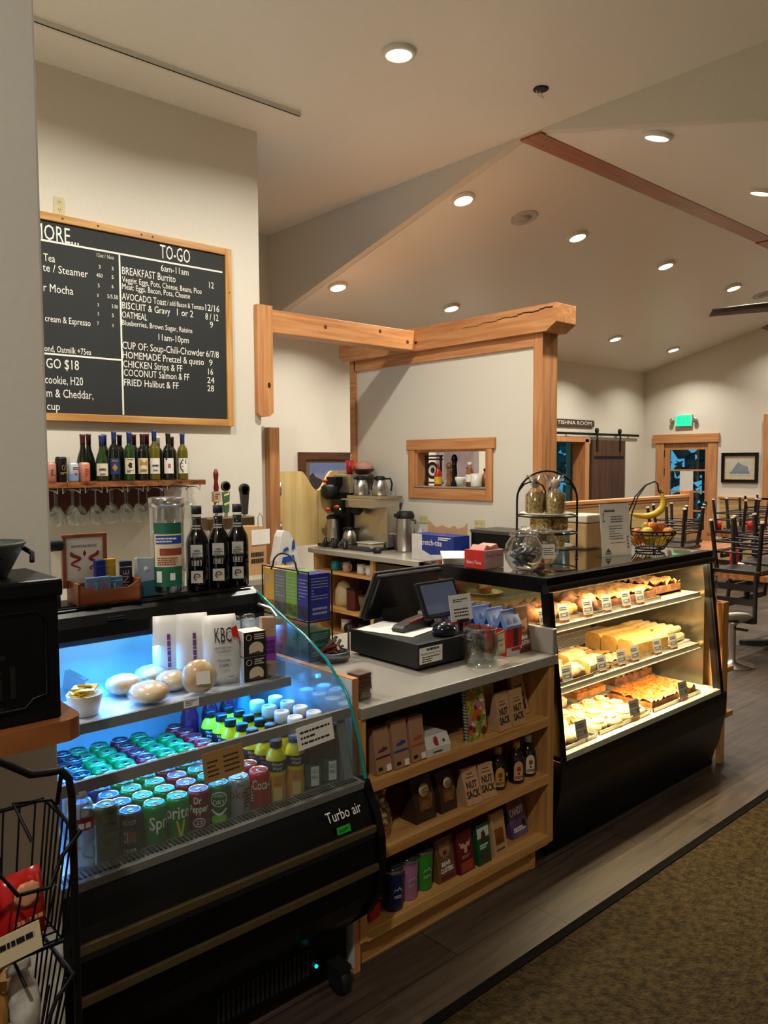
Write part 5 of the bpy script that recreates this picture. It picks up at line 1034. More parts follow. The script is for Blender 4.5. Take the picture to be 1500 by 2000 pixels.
pn = tag(MB().at().lathe([(.004, 0), (.0045, .01), (.0045, .10), (.003, .125), (0, .13)], 10, mm=[0, 0, 0, 1]).build('pen', [mat('pen_brown', (84, 50, 40), .4), M_steel], None, (2.058, 2.512, ZC)), 'brown pen standing beside the round tin', 'pen')
# tea rack
tk = thing('tea_rack', 'black wire two-tier rack with arched handle holding boxes of tea', 'rack', (1.945, 2.72, ZC))
m = MB()
for x in (-.062, .058):
    m.tube([(x, -.168, .0), (x, -.168, .372)], .0035, 6).tube([(x, .168, 0), (x, .168, .372)], .0035, 6)
for z in (.004, .165): m.tube([(-.062, -.168, z), (.058, -.168, z), (.058, .168, z), (-.062, .168, z)], .0035, 6, 0, True)
for z in (.37,): m.tube([(-.062, -.168, z), (-.062, .168, z)], .003, 6)
m.tube([(-.062, -.10, .36)]+[(-.062, -.085*math.cos(a*PI/10), .38+.055*math.sin(a*PI/10)) for a in range(11)]+[(-.062, .10, .36)], .004, 6)
for y in (-.12, -.06, 0, .06, .12): m.tube([(-.062, y, .165), (.058, y, .165)], .0025, 5)
m.build('wire_frame', M_iron, tk)
for tier, z, h, cs in ((0, .006, .118, [(20, 92, 60), (22, 96, 76), (140, 42, 34), (96, 30, 36)]), (1, .169, .192, [(22, 34, 130), (110, 156, 50), (100, 104, 112), (186, 146, 44)])):
    for k, c in enumerate(cs):
        nm = [('dark green', 'teal green', 'red', 'maroon'), ('navy', 'lime green', 'grey', 'mustard')][tier][k]
        t = thing('tea_box', '%s tea box on the %s tier of the wire rack' % (nm, ('lower', 'upper')[tier]), 'box', (1.943, 2.595+.0835*k, ZC+z), 0, 'tea boxes on the wire rack')
        MB().box(-.056, .052, -.0405, .0405, 0, h).build('carton', mat('tea_%s' % nm.replace(' ', '_'), c, .45, var=.08), t, bevel=.001)
        m = MB(); F = face_mat((-.0562, 0, h*.5), (0, -1, 0)); m.rows(F @ Matrix.Translation((0, h*.15, 0)), .06, h*.5, 7, 0, k+3, .25); m.quad(F @ Matrix.Translation((0, -h*.33, 0)), .078, h*.26, 1, .0003)
        if k == 0: G = face_mat((-.002, -.0407, h*.5), (1, 0, 0)); m.rows(G @ Matrix.Translation((0, h*.18, 0)), .085, h*.5, 8, 0, 6, .3); m.rows(G @ Matrix.Translation((0, -h*.3, 0)), .075, h*.2, 2, 0, 9, .5)
        m.build('print', [mat('tea_print', (150, 160, 190), .6), mat('tea_band_%s' % nm.replace(' ', '_'), tuple(int(v*.62+22) for v in c), .5, rgb2=tuple(int(v*.4) for v in c), scale=20)], t)
# ================================================================ BAKERY CASE
bc = thing('bakery_case', 'black glass-fronted bakery case with three lit levels of pastries', 'display case', (3.5, 2.35, 0))
def D(): m = MB(); m.X = Matrix.Translation((-3.5, -2.35, 0)); return m
def cs(m, name, mats, **k): return m.build(name, mats, bc, **k)
XL, XR = 2.752, 4.27
cs(D().prism([(1.932, .438), (1.930, .40), (1.938, .30), (1.965, .18), (2.008, .03), (2.008, 0), (2.78, 0), (2.78, .44)], 'X', XL, XR+.04), 'base_cabinet', M_black, bevel=.003)
cs(D().box(XL, XR, 1.94, 2.78, .438, .460), 'deck', mat('case_white', (214, 210, 190), .3, var=.03))
cs(D().prism([(1.930, .440), (1.934, .464), (1.965, .464), (1.965, .440)], 'X', XL+.03, XR-.03), 'front_ledge', mat('ledge_steel', (206, 202, 184), .25, .3))
# uprights following the sloping front
for x0, x1 in ((XL, XL+.034), (XR-.034, XR)):
    cs(D().prism([(1.930, .44), (2.012, 1.185), (2.052, 1.185), (1.975, .44)], 'X', x0, x1), 'front_upright', M_black, bevel=.003)
    cs(D().box(x0, x1, 2.755, 2.795, .44, 1.185), 'rear_upright', M_black, bevel=.003)
cs(D().box(XL, XL+.03, 2.02, 2.79, 1.158, 1.225).box(XR-.03, XR+.01, 2.02, 2.79, 1.158, 1.225).box(XL, XR, 2.76, 2.80, 1.158, 1.225), 'top_frame', M_black, bevel=.003)
fb = D(); fb.X = Matrix.Translation((-3.5, -2.35, 0)); fb.box(XL-.004, XR+.012, 2.012, 2.062, 1.195, 1.226)
cs(fb, 'front_top_bar', M_black, bevel=.004)
ft = D(); ft.tube([(XL-.004, 2.022, 1.175), (XR+.015, 2.022, 1.175)], .021, 14); cs(ft, 'front_roll_bar', mat('roll_bar_black', (26, 26, 24), .25))
cs(D().box(XL+.03, XR-.03, 2.06, 2.765, 1.214, 1.2245), 'glass_top', glass('case_top_glass', (.88, .92, .88), .26, .03, .22))
cs(D().prism([(1.940, .464), (2.018, 1.165), (2.024, 1.165), (1.946, .464)], 'X', XL+.034, XR-.034), 'front_glass', glass('case_glass', (.97, .98, .96), .06, .02, .015))
cs(D().box(XL+.008, XL+.013, 2.045, 2.76, .46, 1.16), 'side_glass', glass('case_glass', (.97, .98, .96), .06, .02, .015)); cs(D().box(XR-.013, XR-.006, 2.045, 2.76, .46, 1.16), 'side_mirror', mat('side_mirror', (120, 112, 92), .2, .75))
cs(D().box(XL+.03, XR-.03, 2.765, 2.775, .46, 1.16), 'sliding_back', mat('back_mirror', (150, 140, 116), .18, .6))
for z in (1.163, .973, .683): 
    q = D(); q.tube([(XL+.06, 2.10, z), (XR-.06, 2.10, z)], .007, 8); cs(q, 'light_strip', glow('warm_tube', (255, 214, 130), 9))
for z in (.99, .702):
    q = D().box(XL+.04, XR-.045, 2.054, 2.060, z-.026, z+.004)
    q.box(XL+.04, XR-.045, 2.045, 2.058, z-.026, z-.022)
    cs(q, 'price_channel', mat('channel_white', (206, 198, 176), .4))
    q = D()
    for k in range(9): q.rows(face_mat((XL+.12+k*.16-3.5, 2.0538-2.35, z-.010), (1, 0, 0)), .07, .010, 1, 0, k+2, .8)
    cs(q, 'channel_print', M_ink)
    q = D()
    for k in range(58): x = XL+.045+k*.0248; q.tube([(x, 2.058, z+.003), (x, 2.70, z+.003)], .002, 5)
    for y in (2.058, 2.3, 2.5, 2.70): q.tube([(XL+.04, y, z), (XR-.045, y, z)], .003, 6)
    cs(q, 'wire_shelf', M_wire)
q = D()
for k in range(22): x = XL+.045+k*.0248; q.tube([(x, 2.35, 1.073), (x, 2.72, 1.073)], .002, 5)
q.box(XL+.03, XL+.55, 2.335, 2.35, 1.040, 1.078)
cs(q, 'upper_rack', mat('olive_rack', (150, 138, 70), .4))
# ---------------- baked goods
crust = mat('golden_crust', (206, 140, 66), .6, rgb2=(150, 82, 30), scale=22, bump=.3); brown = mat('dark_bake', (150, 92, 48), .65, rgb2=(84, 46, 24), scale=26, bump=.5)
crumb = mat('crumble_top', (216, 156, 84), .7, rgb2=(140, 78, 34), scale=40, bump=.6, detail=6); icing = mat('white_icing', (240, 226, 196), .4, rgb2=(226, 176, 110), scale=12, bump=.2)
pecan = mat('pecan_glaze', (214, 126, 50), .35, rgb2=(130, 58, 20), scale=60, bump=.7, detail=6); loaf = mat('pound_cake', (226, 178, 96), .7, rgb2=(206, 150, 70), scale=20); pale = mat('pale_pastry', (232, 204, 150), .6, rgb2=(206, 160, 92), scale=18, bump=.2)
sugar = mat('sugared_pastry', (236, 204, 160), .6, rgb2=(200, 110, 54), scale=30, bump=.4, detail=5)
tray_m = mat('baking_tray', (176, 172, 156), .35, .8)
Z1, Z2, Z0 = .9955, .7075, .4605
def tray(x, y, z, w, d, lab, rz=0., h=.018, m_=None):
    t = tag(MB().box(-w/2, w/2, -d/2, d/2, 0, .003).box(-w/2, -w/2+.004, -d/2, d/2, .003, h).box(w/2-.004, w/2, -d/2, d/2, .003, h).box(-w/2, w/2, -d/2, -d/2+.004, .003, h).box(-w/2, w/2, d/2-.004, d/2, .003, h).build('baking_tray', m_ or tray_m, None, (x, y, z), 0, rz), lab, 'tray'); return t
def bake(name, m_, x, y, z, rx, ry, rz_, lab, seed, group=None, rot=0., lump=.25, cat='pastry', nu=16):
    o = MB().blob(0, 0, rz_*.72, rx, ry, rz_, 0, nu, 8, lump, seed)
    o.v = [(a, b, max(c, 0.0)) for a, b, c in o.v]
    return tag(o.build(name, m_, None, (x, y, z), 0, rot), lab, cat, group)
def slab(name, m_, x, y, z, w, d, h, lab, seed, rot=0., side=None, bumps=9, amp=.012, cat='cake'):
    R = random.Random(seed); n = bumps; k = int(n*d/w)+2; vs = []; fs = []
    for j in range(k+1):
        for i in range(n+1): vs.append((-w/2+w*i/n, -d/2+d*j/k, h+amp*(R.random()-.5)))
    for j in range(k):
        for i in range(n): a = j*(n+1)+i; fs.append((a, a+1, a+n+2, a+n+1))
    o = MB().add(vs, fs, 0, True); o.box(-w/2, w/2, -d/2, d/2, 0, h-amp*.45, 1)
    return tag(o.build(name, [m_, side or m_], None, (x, y, z), 0, rot), lab, cat)
# top level
tray(2.955, 2.27, Z1, .36, .36, 'tray under the scones at the left of the top level'); g = 'scones on the top level'
k = 0
for j in range(3):
    for i in range(4):
        k += 1; x, y = 2.835+.083*i, 2.15+.105*j
        bake('scone', brown if (i+j) % 3 else crust, x, y, Z1+.004, .044, .050, .040, '%s scone from the left, %s row from the glass on the top level' % (ORD[i], ORD[j]), k, g, rnd.random()*3, .35)
tray(3.215, 2.24, Z1, .15, .34, 'narrow tray of upright brown scones on the top level')
for i in range(3): bake('tall_scone', brown, 3.215, 2.125+.105*i, Z1+.004, .062, .046, .054, 'craggy brown scone, %s from the glass on the narrow tray' % ORD[i], 40+i, 'craggy scones on the narrow tray', .2*i, .3)
tray(3.58, 2.25, Z1, .52, .34, 'tray under the crumble cake on the top level')
slab('crumble_cake', crumb, 3.57, 2.25, Z1+.004, .48, .30, .058, 'slab of golden crumble cake on the top level', 3, 0, brown, 20, .026)
tray(3.98, 2.32, Z1, .30, .40, 'tray under the braided loaf at the right of the top level')
slab('crumble_cake', crumb, 3.99, 2.30, Z1+.004, .27, .36, .066, 'streusel cake at the right end of the top level', 5, 0, brown, 14, .034)
pl = tag(MB().lathe([(0, .004), (.05, .003), (.09, .010), (.092, .013), (.05, .008), (0, .008)], 24).build('plate', mat('cream_plate', (230, 214, 160), .3), None, (2.93, 2.52, 1.076)), 'cream plate on the small upper rack at the left of the case', 'plate')
bake('filled_pastry', crust, 2.925, 2.515, 1.084, .055, .038, .026, 'golden filled pastry on the cream plate in the upper rack', 71, None, .5)
bake('filled_pastry', crust, 2.86, 2.66, 1.078, .05, .04, .024, 'golden pastry at the back of the small upper rack', 72, None, 1.0)
# middle level
tray(2.985, 2.25, Z2, .40, .38, 'tray under the sugared danishes on the middle level'); k = 0
for j in range(3):
    for i in range(4):
        k += 1; bake('danish', sugar, 2.84+.092*i, 2.13+.115*j, Z2+.004, .050, .055, .036, 'sugared danish, %s from the left in the %s row of the middle level' % (ORD[i], ORD[j]), 80+k, 'sugared danishes on the middle level', rnd.random()*3, .3)
def wedge(x, y, rot, lab):
    o = MB().prism([(-.05, 0), (.05, 0), (.052, .045), (.035, .062), (0, .068), (-.035, .062), (-.052, .045)], 'X', -.085, .085, 0, True).box(-.0855, -.085, -.046, .046, .003, .056, 1)
    tag(o.build('loaf_cake', [pale, loaf], None, (x, y, Z2+.004), .004, rot), lab, 'cake', 'loaf cakes on the middle level')
tray(3.26, 2.21, Z2, .16, .28, 'small tray under the loaf cakes on the middle level')
wedge(3.255, 2.135, .12, 'iced loaf cake nearest the glass on the middle level'); wedge(3.275, 2.265, .1, 'iced loaf cake behind the nearest one on the middle level')
tray(3.47, 2.26, Z2, .22, .36, 'tray under the filled pastry strips on the middle level')
for i in range(3): slab('pastry_strip', (sugar, crust, sugar)[i], 3.47, 2.14+.11*i, Z2+.004, .18, .085, .026, 'flat filled pastry strip, %s from the glass on the middle level' % ORD[i], 120+i, .0, pale, 8, .014, 'pastry')
tray(3.78, 2.26, Z2, .36, .36, 'tray under the yellow pound cake on the middle level')
for i in range(3):
    o = MB().prism([(-.048, 0), (.048, 0), (.05, .07), (.036, .088), (-.036, .088), (-.05, .07)], 'X', -.16, .16)
    tag(o.build('pound_cake', loaf, None, (3.78+.015*i, 2.145+.108*i, Z2+.004), .008, -.06), 'plain yellow pound cake, %s from the glass on the middle level' % ORD[i], 'cake', 'pound cakes on the middle level')
tray(4.10, 2.30, Z2, .22, .40, 'white tray of rolled sticks at the right of the middle level', 0, .012, M_white); k = 0
for l in range(2):
    for i in range(6):
        k += 1; y = 2.14+.048*i+.02*l
        o = MB().tube([(-.10, 0, 0), (-.09, .002, .004), (0, 0, .006), (.09, -.002, .003), (.10, 0, 0)], [.008, .02, .023, .02, .008], 10)
        tag(o.build('pastry_stick', pale, None, (4.10, y, Z2+.027+.036*l), 0, .06*math.sin(k*2)), 'rolled pastry stick, %s from the glass in the %s layer' % (ORD[i], ('lower', 'upper')[l]), 'pastry', 'rolled pastry sticks on the white tray')
# bottom level
tray(2.93, 2.10, Z0, .30, .26, 'front left tray of iced rolls on the bottom level', .0); k = 0
for j in range(2):
    for i in range(3):
        k += 1; bake('iced_roll', icing, 2.845+.088*i, 2.035+.105*j, Z0+.004, .048, .052, .032, 'white iced roll, %s from the left in the %s row of the front left tray' % (ORD[i], ORD[j]), 150+k, 'iced rolls on the bottom level', rnd.random()*3, .15)
tray(3.34, 2.13, Z0, .46, .30, 'tray of cinnamon rolls at the front of the bottom level', .0); k = 0
def swirl(x, y, lab, seed):
    t = thing('cinnamon_roll', lab, 'pastry', (x, y, Z0+.004), seed*1.1, 'cinnamon rolls on the bottom level')
    o = MB(); pts = []; rr = []
    for i in range(40): a = i*.4; r = .006+.042*i/40; pts.append((r*math.cos(a), r*math.sin(a), .022-.006*i/40)); rr.append(.016)
    o.tube(pts, rr, 7); o.build('dough', pale, t)
    o = MB(); R = random.Random(seed); o.tube([(.9*r_*math.cos(a_), .9*r_*math.sin(a_), .040-.10*r_+.002*R.random()) for a_, r_ in [(i*.55+seed, .004+.036*i/22) for i in range(22)]], [.005+.005*R.random() for i in range(22)], 6); o.build('icing', icing, t)
for j in range(3):
    for i in range(4): k += 1; swirl(3.175+.11*i, 2.035+.095*j, 'cinnamon roll, %s from the left in the %s row from the glass' % (ORD[i], ORD[j]), k)
tray(3.10, 2.42, Z0, .60, .26, 'tray of glazed buns at the back left of the bottom level'); k = 0
for j in range(2):
    for i in range(5): k += 1; bake('glazed_bun', sugar, 2.87+.11*i, 2.36+.115*j, Z0+.004, .054, .054, .04, 'glazed bun, %s from left in the %s row, bottom level back' % (ORD[i], ('front', 'rear')[j]), 190+k, 'glazed buns at the back of the bottom level', rnd.random()*3, .2)
tray(3.60, 2.44, Z0, .30, .24, 'tray of the golden bar slab in the middle back of the bottom level'); slab('pecan_slab', pecan, 3.60, 2.44, Z0+.004, .27, .20, .045, 'small glazed nut slab at the middle back of the bottom level', 7, 0, crust, 14, .016)
tray(3.85, 2.13, Z0, .50, .30, 'tray of the big pecan slab at the front right of the bottom level'); slab('pecan_slab', pecan, 3.85, 2.13, Z0+.004, .46, .26, .042, 'large orange pecan slab at the front right of the bottom level', 8, 0, crust, 24, .020)
tray(4.02, 2.45, Z0, .42, .26, 'tray of the brown bar slab at the back right of the bottom level'); slab('pecan_slab', crumb, 4.02, 2.45, Z0+.004, .39, .23, .06, 'brown nut slab at the back right of the bottom level', 9, 0, brown, 20, .022)
# little price stands
tag0 = None
def ticket(x, y, z, lab, rz=0., s=1.):
    global tag0
    if tag0: dup(tag0, (x, y, z), rz, lab, sc=(s, s, s)); return
    tag0 = thing('price_ticket', lab, 'price ticket', (x, y, z), rz, 'price tickets in the bakery case')
    MB().box(-.024, .024, -.012, .016, 0, .014).build('wood_foot', wood('ticket_wood', (140, 92, 64), (110, 66, 42), 'X'), tag0, bevel=.002)
    m = MB(); F = face_mat((0, -.0, .048), (1, 0, 0), (0, .20, .98)); m.X = F; m.box(-.034, .034, -.036, .036, -.0012, 0); m.X = Matrix()
    m.rows(F @ Matrix.Translation((-.004, .015, 0)), .05, .018, 2, 1, 4, .45); m.rows(F @ Matrix.Translation((-.008, -.014, 0)), .04, .02, 3, 1, 7, .4); m.quad(F @ Matrix.Translation((.020, -.012, 0)), .014, .018, 2, .0006)
    m.build('card', [mat('ticket_card', (150, 146, 136), .7, var=.03), M_ink, mat('ticket_grey', (90, 90, 88), .6)], tag0)
for i, x in enumerate((2.82, 2.965, 3.155, 3.315, 3.49, 3.62)): ticket(x, 2.078, Z1, 'white price ticket, %s from the left on the top level' % ORD[i], -.1)
for i, x in enumerate((2.842, 2.99, 3.275, 3.45, 3.575, 3.80, 3.97)): ticket(x, 2.075, Z2, 'white price ticket, %s from the left on the middle level' % ORD[i], -.1)
for i, x in enumerate((2.975, 3.425, 3.90)): ticket(x, 1.985 if i < 2 else 1.98, Z0+.004, 'white price ticket, %s from the left on the bottom level' % ORD[i], -.1, 1.15)
sg = thing('sign_card', 'wide white card with a red stamp at the back of the middle level', 'sign', (3.40, 2.52, Z2))
m = MB(); F = face_mat((0, 0, .07), (1, 0, 0), (0, .12, .99)); m.X = F; m.box(-.075, .075, -.04, .04, -.002, 0); m.X = Matrix(); m.rows(F @ Matrix.Translation((-.025, 0, 0)), .075, .05, 3, 1, 3, .5); m.quad(F @ Matrix.Translation((.05, .01, 0)), .026, .03, 2, .0006)
m.build('card', [M_paper, mat('ticket_brown', (150, 90, 60), .6), mat('stamp_red', (190, 70, 44), .6)], sg); MB().box(-.06, .06, -.015, .02, 0, .03).build('foot', mat('ticket_base', (150, 70, 44), .5), sg)

# ---------------- on the glass top (z 1.2265)
ZG = 1.2265
M_jarp = glass('cookie_jar', (.90, .92, .93), .2, .03, .08)
def globe(x, y, rz, fill, lab, cardy):
    t = thing('cookie_jar', lab, 'jar', (x, y, ZG), rz)
    prof = [(.0, .003), (.045, .003), (.05, 0), (.062, .012), (.084, .05), (.090, .085), (.082, .12), (.066, .145), (.060, .152), (.064, .158)]
    MB().lathe(prof, 26, cap=False).build('globe', M_jarp, t)
    MB().lathe([(.066, .157), (.067, .166), (.05, .178), (.02, .184), (.012, .19), (.014, .20), (0, .203)], 24).build('lid', M_jarp, t)
    R = random.Random(int(x*100)); m = MB()
    for k in range(14): a = R.random()*6.28; r = .045*R.random(); m.at(r*math.cos(a), r*math.sin(a), .025+.006*k*.9, R.random()*3, (R.random()-.5)*1.6, (R.random()-.5)*1.2).lathe([(0, -.006), (.026, -.006), (.028, 0), (.024, .007), (0, .008)], 10, k % 2)
    m.build('contents', fill, t, kind='stuff')
    if cardy:
        c = MB(); F = face_mat((.0, -.092, .075), (1, 0, 0), (0, .15, .98)); c.X = F; c.box(-.032, .032, -.034, .034, -.001, 0); c.X = Matrix(); c.rows(F, .05, .04, 4, 1, 3, .4); c.build('card', [M_paper, M_ink], t)
globe(2.885, 2.245, -.4, [mat('foil_grey', (92, 90, 90), .3, .3), mat('foil_dark', (60, 58, 60), .3)], 'round clear jar of foil-wrapped sweets nearest the front corner of the case top', False)
globe(3.085, 2.30, -.5, [mat('jar_red', (100, 40, 34), .4), mat('jar_black', (34, 30, 30), .4)], 'round clear jar with a small white card, beside the three-tier stand', True)
ts = thing('tiered_stand', 'black wire three-tier stand with arched top and white plates', 'tiered stand', (3.36, 2.465, ZG), math.radians(-45))
m = MB()
for s_ in (-1, 1):
    m.tube([(s_*.155, 0, .0), (s_*.155, 0, .30)]+[(.155*math.cos(a) if s_ > 0 else -.155*math.cos(a), 0, .30+.150*math.sin(a)) for a in [i*PI/2/8 for i in range(1, 9)]], .0055, 8)
    m.tube([(s_*.150, 0, .335)]+[(s_*(.075+.068*math.cos(a)), 0, .335+.06*math.sin(a)) for a in [.35+i*.52 for i in range(10)]], .004, 6)
for z in (.055, .135, .222): m.tube([(.155*math.cos(a), .150*math.sin(a), z-.004) for a in [i*2*PI/24 for i in range(24)]], .0042, 6, 0, True)
for a in (-PI/2,): m.tube([(.0, -.15, .05), (0, -.15, .01)], .005, 8)
for p in ((-.155, 0), (.155, 0), (0, -.15)): m.blob(p[0], p[1], .006, .009, .009, .008, 0, 10, 6)
m.build('wire_frame', M_iron, ts)
for z in (.055, .135, .222): MB().at(0, 0, z).lathe([(0, .002), (.09, .002), (.138, .012), (.140, .010), (.092, -.002), (0, -.002)], 30).build('plate', M_white, ts)
zl = [.0625, .1425, .2295]
for lv, (z, n, h) in enumerate(((zl[0], 3, .055), (zl[1], 3, .06), (zl[2], 3, .10))):
    for k in range(n):
        a = 2.1*k+.4+lv; x, y = 3.36+.062*math.cos(a), 2.465+.062*math.sin(a)
        t = thing('granola_bag', '%s clear bag of granola on the %s tier of the wire stand' % (ORD[k], ('bottom', 'middle', 'top')[lv]), 'bag', (x, y, ZG+z), a, 'clear granola bags on the tiered stand')
        gm = mat('granola', (206, 176, 92), .6, rgb2=(110, 84, 36), scale=90, bump=.5, detail=6)
        MB().lathe([(0, 0), (.044, .001), (.050, .012), (.050, h), (.035, h+.012), (0, h+.014)], 14, sy=.8).build('granola', gm, t)
        if lv == 2:
            MB().lathe([(.0515, .004), (.052, h), (.018, h+.035), (.034, h+.075), (.05, h+.10)], 14, cap=False).build('film_bag', glass('cellophane', (.92, .9, .86), .22, .12, .12), t)
            c = MB().at(0, 0, h+.055, .7, PI/2).lathe([(.026, -.001), (.026, .001), (0, .001)], 16); c.build('round_tag', mat('tag_blush', (206, 186, 170), .6), t)
shd = thing('sign_holder', 'tall acrylic sign holder with printed white sheet on the case top', 'sign', (3.69, 2.262, ZG), -.20)
m = MB(); F = face_mat((0, 0, .137), (1, 0, 0), (0, .10, .995)); m.X = F; m.box(-.108, .108, -.137, .137, -.004, -.001, 0); m.X = Matrix()
m.rows(F @ Matrix.Translation((-.04, .10, 0)), .08, .014, 1, 1, 5, .8); m.rows(F @ Matrix.Translation((.01, .055, 0)), .09, .04, 3, 1, 8, .45); m.rows(F @ Matrix.Translation((-.0, -.015, 0)), .10, .08, 6, 1, 9, .3); m.rows(F @ Matrix.Translation((.01, -.07, 0)), .11, .008, 1, 1, 4, .5)
m.add([tuple(F @ Vector(q)) for q in ((-.085, -.118, .0006), (-.063, -.095, .0006), (-.045, -.118, .0006))], [(0, 1, 2)], 1); m.rows(F @ Matrix.Translation((-.065, -.125, 0)), .045, .008, 1, 1, 2, .8); m.rows(F @ Matrix.Translation((-.085, .065, 0)), .012, .05, 4, 2, 2, .7); m.rows(F @ Matrix.Translation((.085, -.07, 0)), .012, .07, 4, 2, 3, .7)
m.build('printed_sheet', [mat('cool_white_sheet', (234, 236, 236), .5, var=.02), mat('sheet_grey', (96, 100, 100), .6), mat('sheet_teal', (70, 110, 110), .6)], shd)
m = MB(); m.X = F; m.box(-.112, .112, -.141, .141, -.0075, -.0045); m.X = Matrix(); m.box(-.11, .11, -.03, .05, 0, .003); m.build('acrylic', M_glass, shd)
fbk = thing('fruit_basket', 'black wire fruit basket with a banana hook on the case top', 'basket', (4.04, 2.26, ZG), math.radians(-42))
m = MB()
for r, z in ((.075, .012), (.132, .093), (.134, .112)): m.tube([(r*math.cos(a), r*math.sin(a), z) for a in [i*2*PI/28 for i in range(28)]], .0045, 6, 0, True)
for i in range(26): a = i*2*PI/26; m.tube([(.075*math.cos(a), .075*math.sin(a), .012), (.132*math.cos(a), .132*math.sin(a), .093)], .0018, 5)
for i in range(14): a = i*2*PI/14; m.blob(.133*math.cos(a), .133*math.sin(a), .102, .006, .006, .007, 0, 8, 5)
for i in range(3): a = i*2.09+.5; m.blob(.075*math.cos(a), .075*math.sin(a), .006, .010, .010, .0065, 0, 8, 6)
for d in (-.035, .035): m.tube([(-.122, d, .10), (-.118, d, .20), (-.08, d*.6, .30), (-.03, d*.2, .365), (.02, 0, .385), (.038, 0, .37), (.042, 0, .33), (.055, 0, .315), (.07, 0, .325)], .004, 6)
m.build('wire_frame', M_iron, fbk)
FB = fbk.location
def fr(kind, dx, dy, dz, r, m_, lab, seed):
    c, s_ = math.cos(math.radians(-42)), math.sin(math.radians(-42))
    t = thing(kind, lab, 'fruit', (FB.x+dx*c-dy*s_, FB.y+dx*s_+dy*c, ZG+dz), seed)
    MB().lathe([(0, -.85*r), (.35*r, -.95*r), (.8*r, -.55*r), (r, 0), (.85*r, .55*r), (.4*r, .88*r), (.12*r, .80*r), (0, .72*r)], 16).build('fruit_flesh', m_, t, sub=1)
    if kind != 'orange': MB().tube([(0, 0, .7*r), (.002, .002, 1.05*r)], .0018, 5).build('stem', mat('fruit_stem', (70, 50, 30), .7), t)
ared = mat('apple_red', (176, 60, 34), .3, rgb2=(200, 120, 50), scale=14); agr = mat('pear_green', (170, 170, 60), .35, rgb2=(130, 150, 50), scale=10); oran = mat('orange_peel', (220, 140, 30), .45, var=.08, scale=80, bump=.2); lem = mat('lemon_peel', (222, 190, 50), .45, var=.06)
fr('apple', -.01, -.05, .13, .040, ared, 'red-orange apple at the centre of the fruit basket', 1); fr('apple', .065, .02, .125, .038, ared, 'red apple at the right of the fruit basket', 2); fr('pear', .005, .055, .12, .040, agr, 'green pear behind the centre apple', 3)
fr('lemon', -.045, -.085, .105, .037, lem, 'yellow lemon at the front of the fruit basket', 4); fr('orange', .085, -.045, .100, .036, oran, 'orange at the front right of the fruit basket', 5); fr('orange', -.07, -.01, .065, .036, oran, 'orange low at the left of the fruit basket', 6); fr('lemon', .04, -.05, .062, .034, lem, 'lemon low in the front of the basket', 7); fr('pear', -.01, .0, .06, .036, agr, 'green pear at the bottom of the fruit basket', 8); fr('apple', -.09, -.055, .10, .034, ared, 'red apple at the left rim of the fruit basket', 9)
bn = thing('banana_bunch', 'two yellow bananas hanging from the basket hook', 'bananas', (FB.x, FB.y, ZG), math.radians(-42))
for k, d in ((0, -.012), (1, .012)):
    P = [(.058, d*.3, .318), (.066, d, .30), (.075, d, .27), (.068, d, .235), (.035, d, .205), (-.01, d, .19), (-.06, d, .19), (-.10, d*.8, .20), (-.112, d*.6, .206)]
    MB().tube(P, [.005, .009, .015, .018, .0185, .018, .016, .010, .004], 9).build('banana', mat('banana_peel', (216, 180, 40), .45, var=.12, scale=12), bn, sub=1)
MB().tube([(.056, 0, .316), (.052, 0, .34)], .006, 7).build('stem', mat('banana_stem', (110, 90, 30), .6), bn)
rbx = thing('bakery_box', 'red and pink bakery tissue box at the left edge of the case top', 'box', (2.835, 2.44, ZG), 0)
MB().box(-.072, .072, -.06, .06, 0, .085, 0).build('carton', mat('pink_grey_carton', (196, 166, 156), .6), rbx, bevel=.001)
m = MB().box(-.0726, -.072, -.06, .06, 0, .085, 0).box(-.072, .04, -.055, .055, .085, .0856, 0)
m.text('Bakery Tissue', .022, face_mat((-.0728, 0, .028), (0, -1, 0)), 1, width=.09); m.text('Bakery Tissue', .022, face_mat((.0, -.0603, .06), (1, 0, 0)), 0, width=.11)
m.build('printed_side', [mat('tissue_red', (196, 40, 32), .5), M_chalk], rbx)
MB().prism([(-.05, .085), (.06, .085), (.045, .110), (.0, .10), (-.03, .108)], 'Y', -.04, .045).build('tissue_sheets', mat('pink_tissue', (220, 150, 140), .7, var=.06), rbx)
for k in range(5):
    tag(MB().prism([(-.10, 0), (.10, 0), (.11, .006+.002*k), (-.09, .003)], 'Y', -.075, .075).build('paper_bag_stack' if k == 0 else 'paper_bag_flat', M_paper, None, (2.90-.006*k, 2.64+.004*k, ZG+.0075*k), 0, .5+.08*k), ('lowest flat white paper bag in the stack behind the red box', 'second flat white paper bag in the stack behind the red box', 'third flat white paper bag in the stack behind the red box', 'fourth flat white paper bag in the stack', 'topmost flat white paper bag in the stack')[k], 'paper bag', 'flat white paper bags on the case top')
tbk = thing('bulk_tub', 'translucent tub with white lid behind the sign holder', 'tub', (3.90, 2.60, ZG), 0)
MB().box(-.085, .085, -.075, .075, 0, .15).build('tub_body', mat('tan_tub', (206, 168, 116), .4, var=.06), tbk, bevel=.012); MB().box(-.092, .092, -.082, .082, .15, .195).build('lid', mat('cream_lid', (220, 210, 190), .4), tbk, bevel=.008)
tb2 = tag(MB().lathe([(.0, 0), (.05, 0), (.055, .10), (.058, .105), (.055, .105), (.05, .005), (0, .005)], 20).build('clear_tub', glass('blue_tint_plastic', (.6, .75, .8), .2, .1, .15), None, (3.70, 2.62, ZG)), 'clear bluish tub beside the white-lidded tub', 'tub')

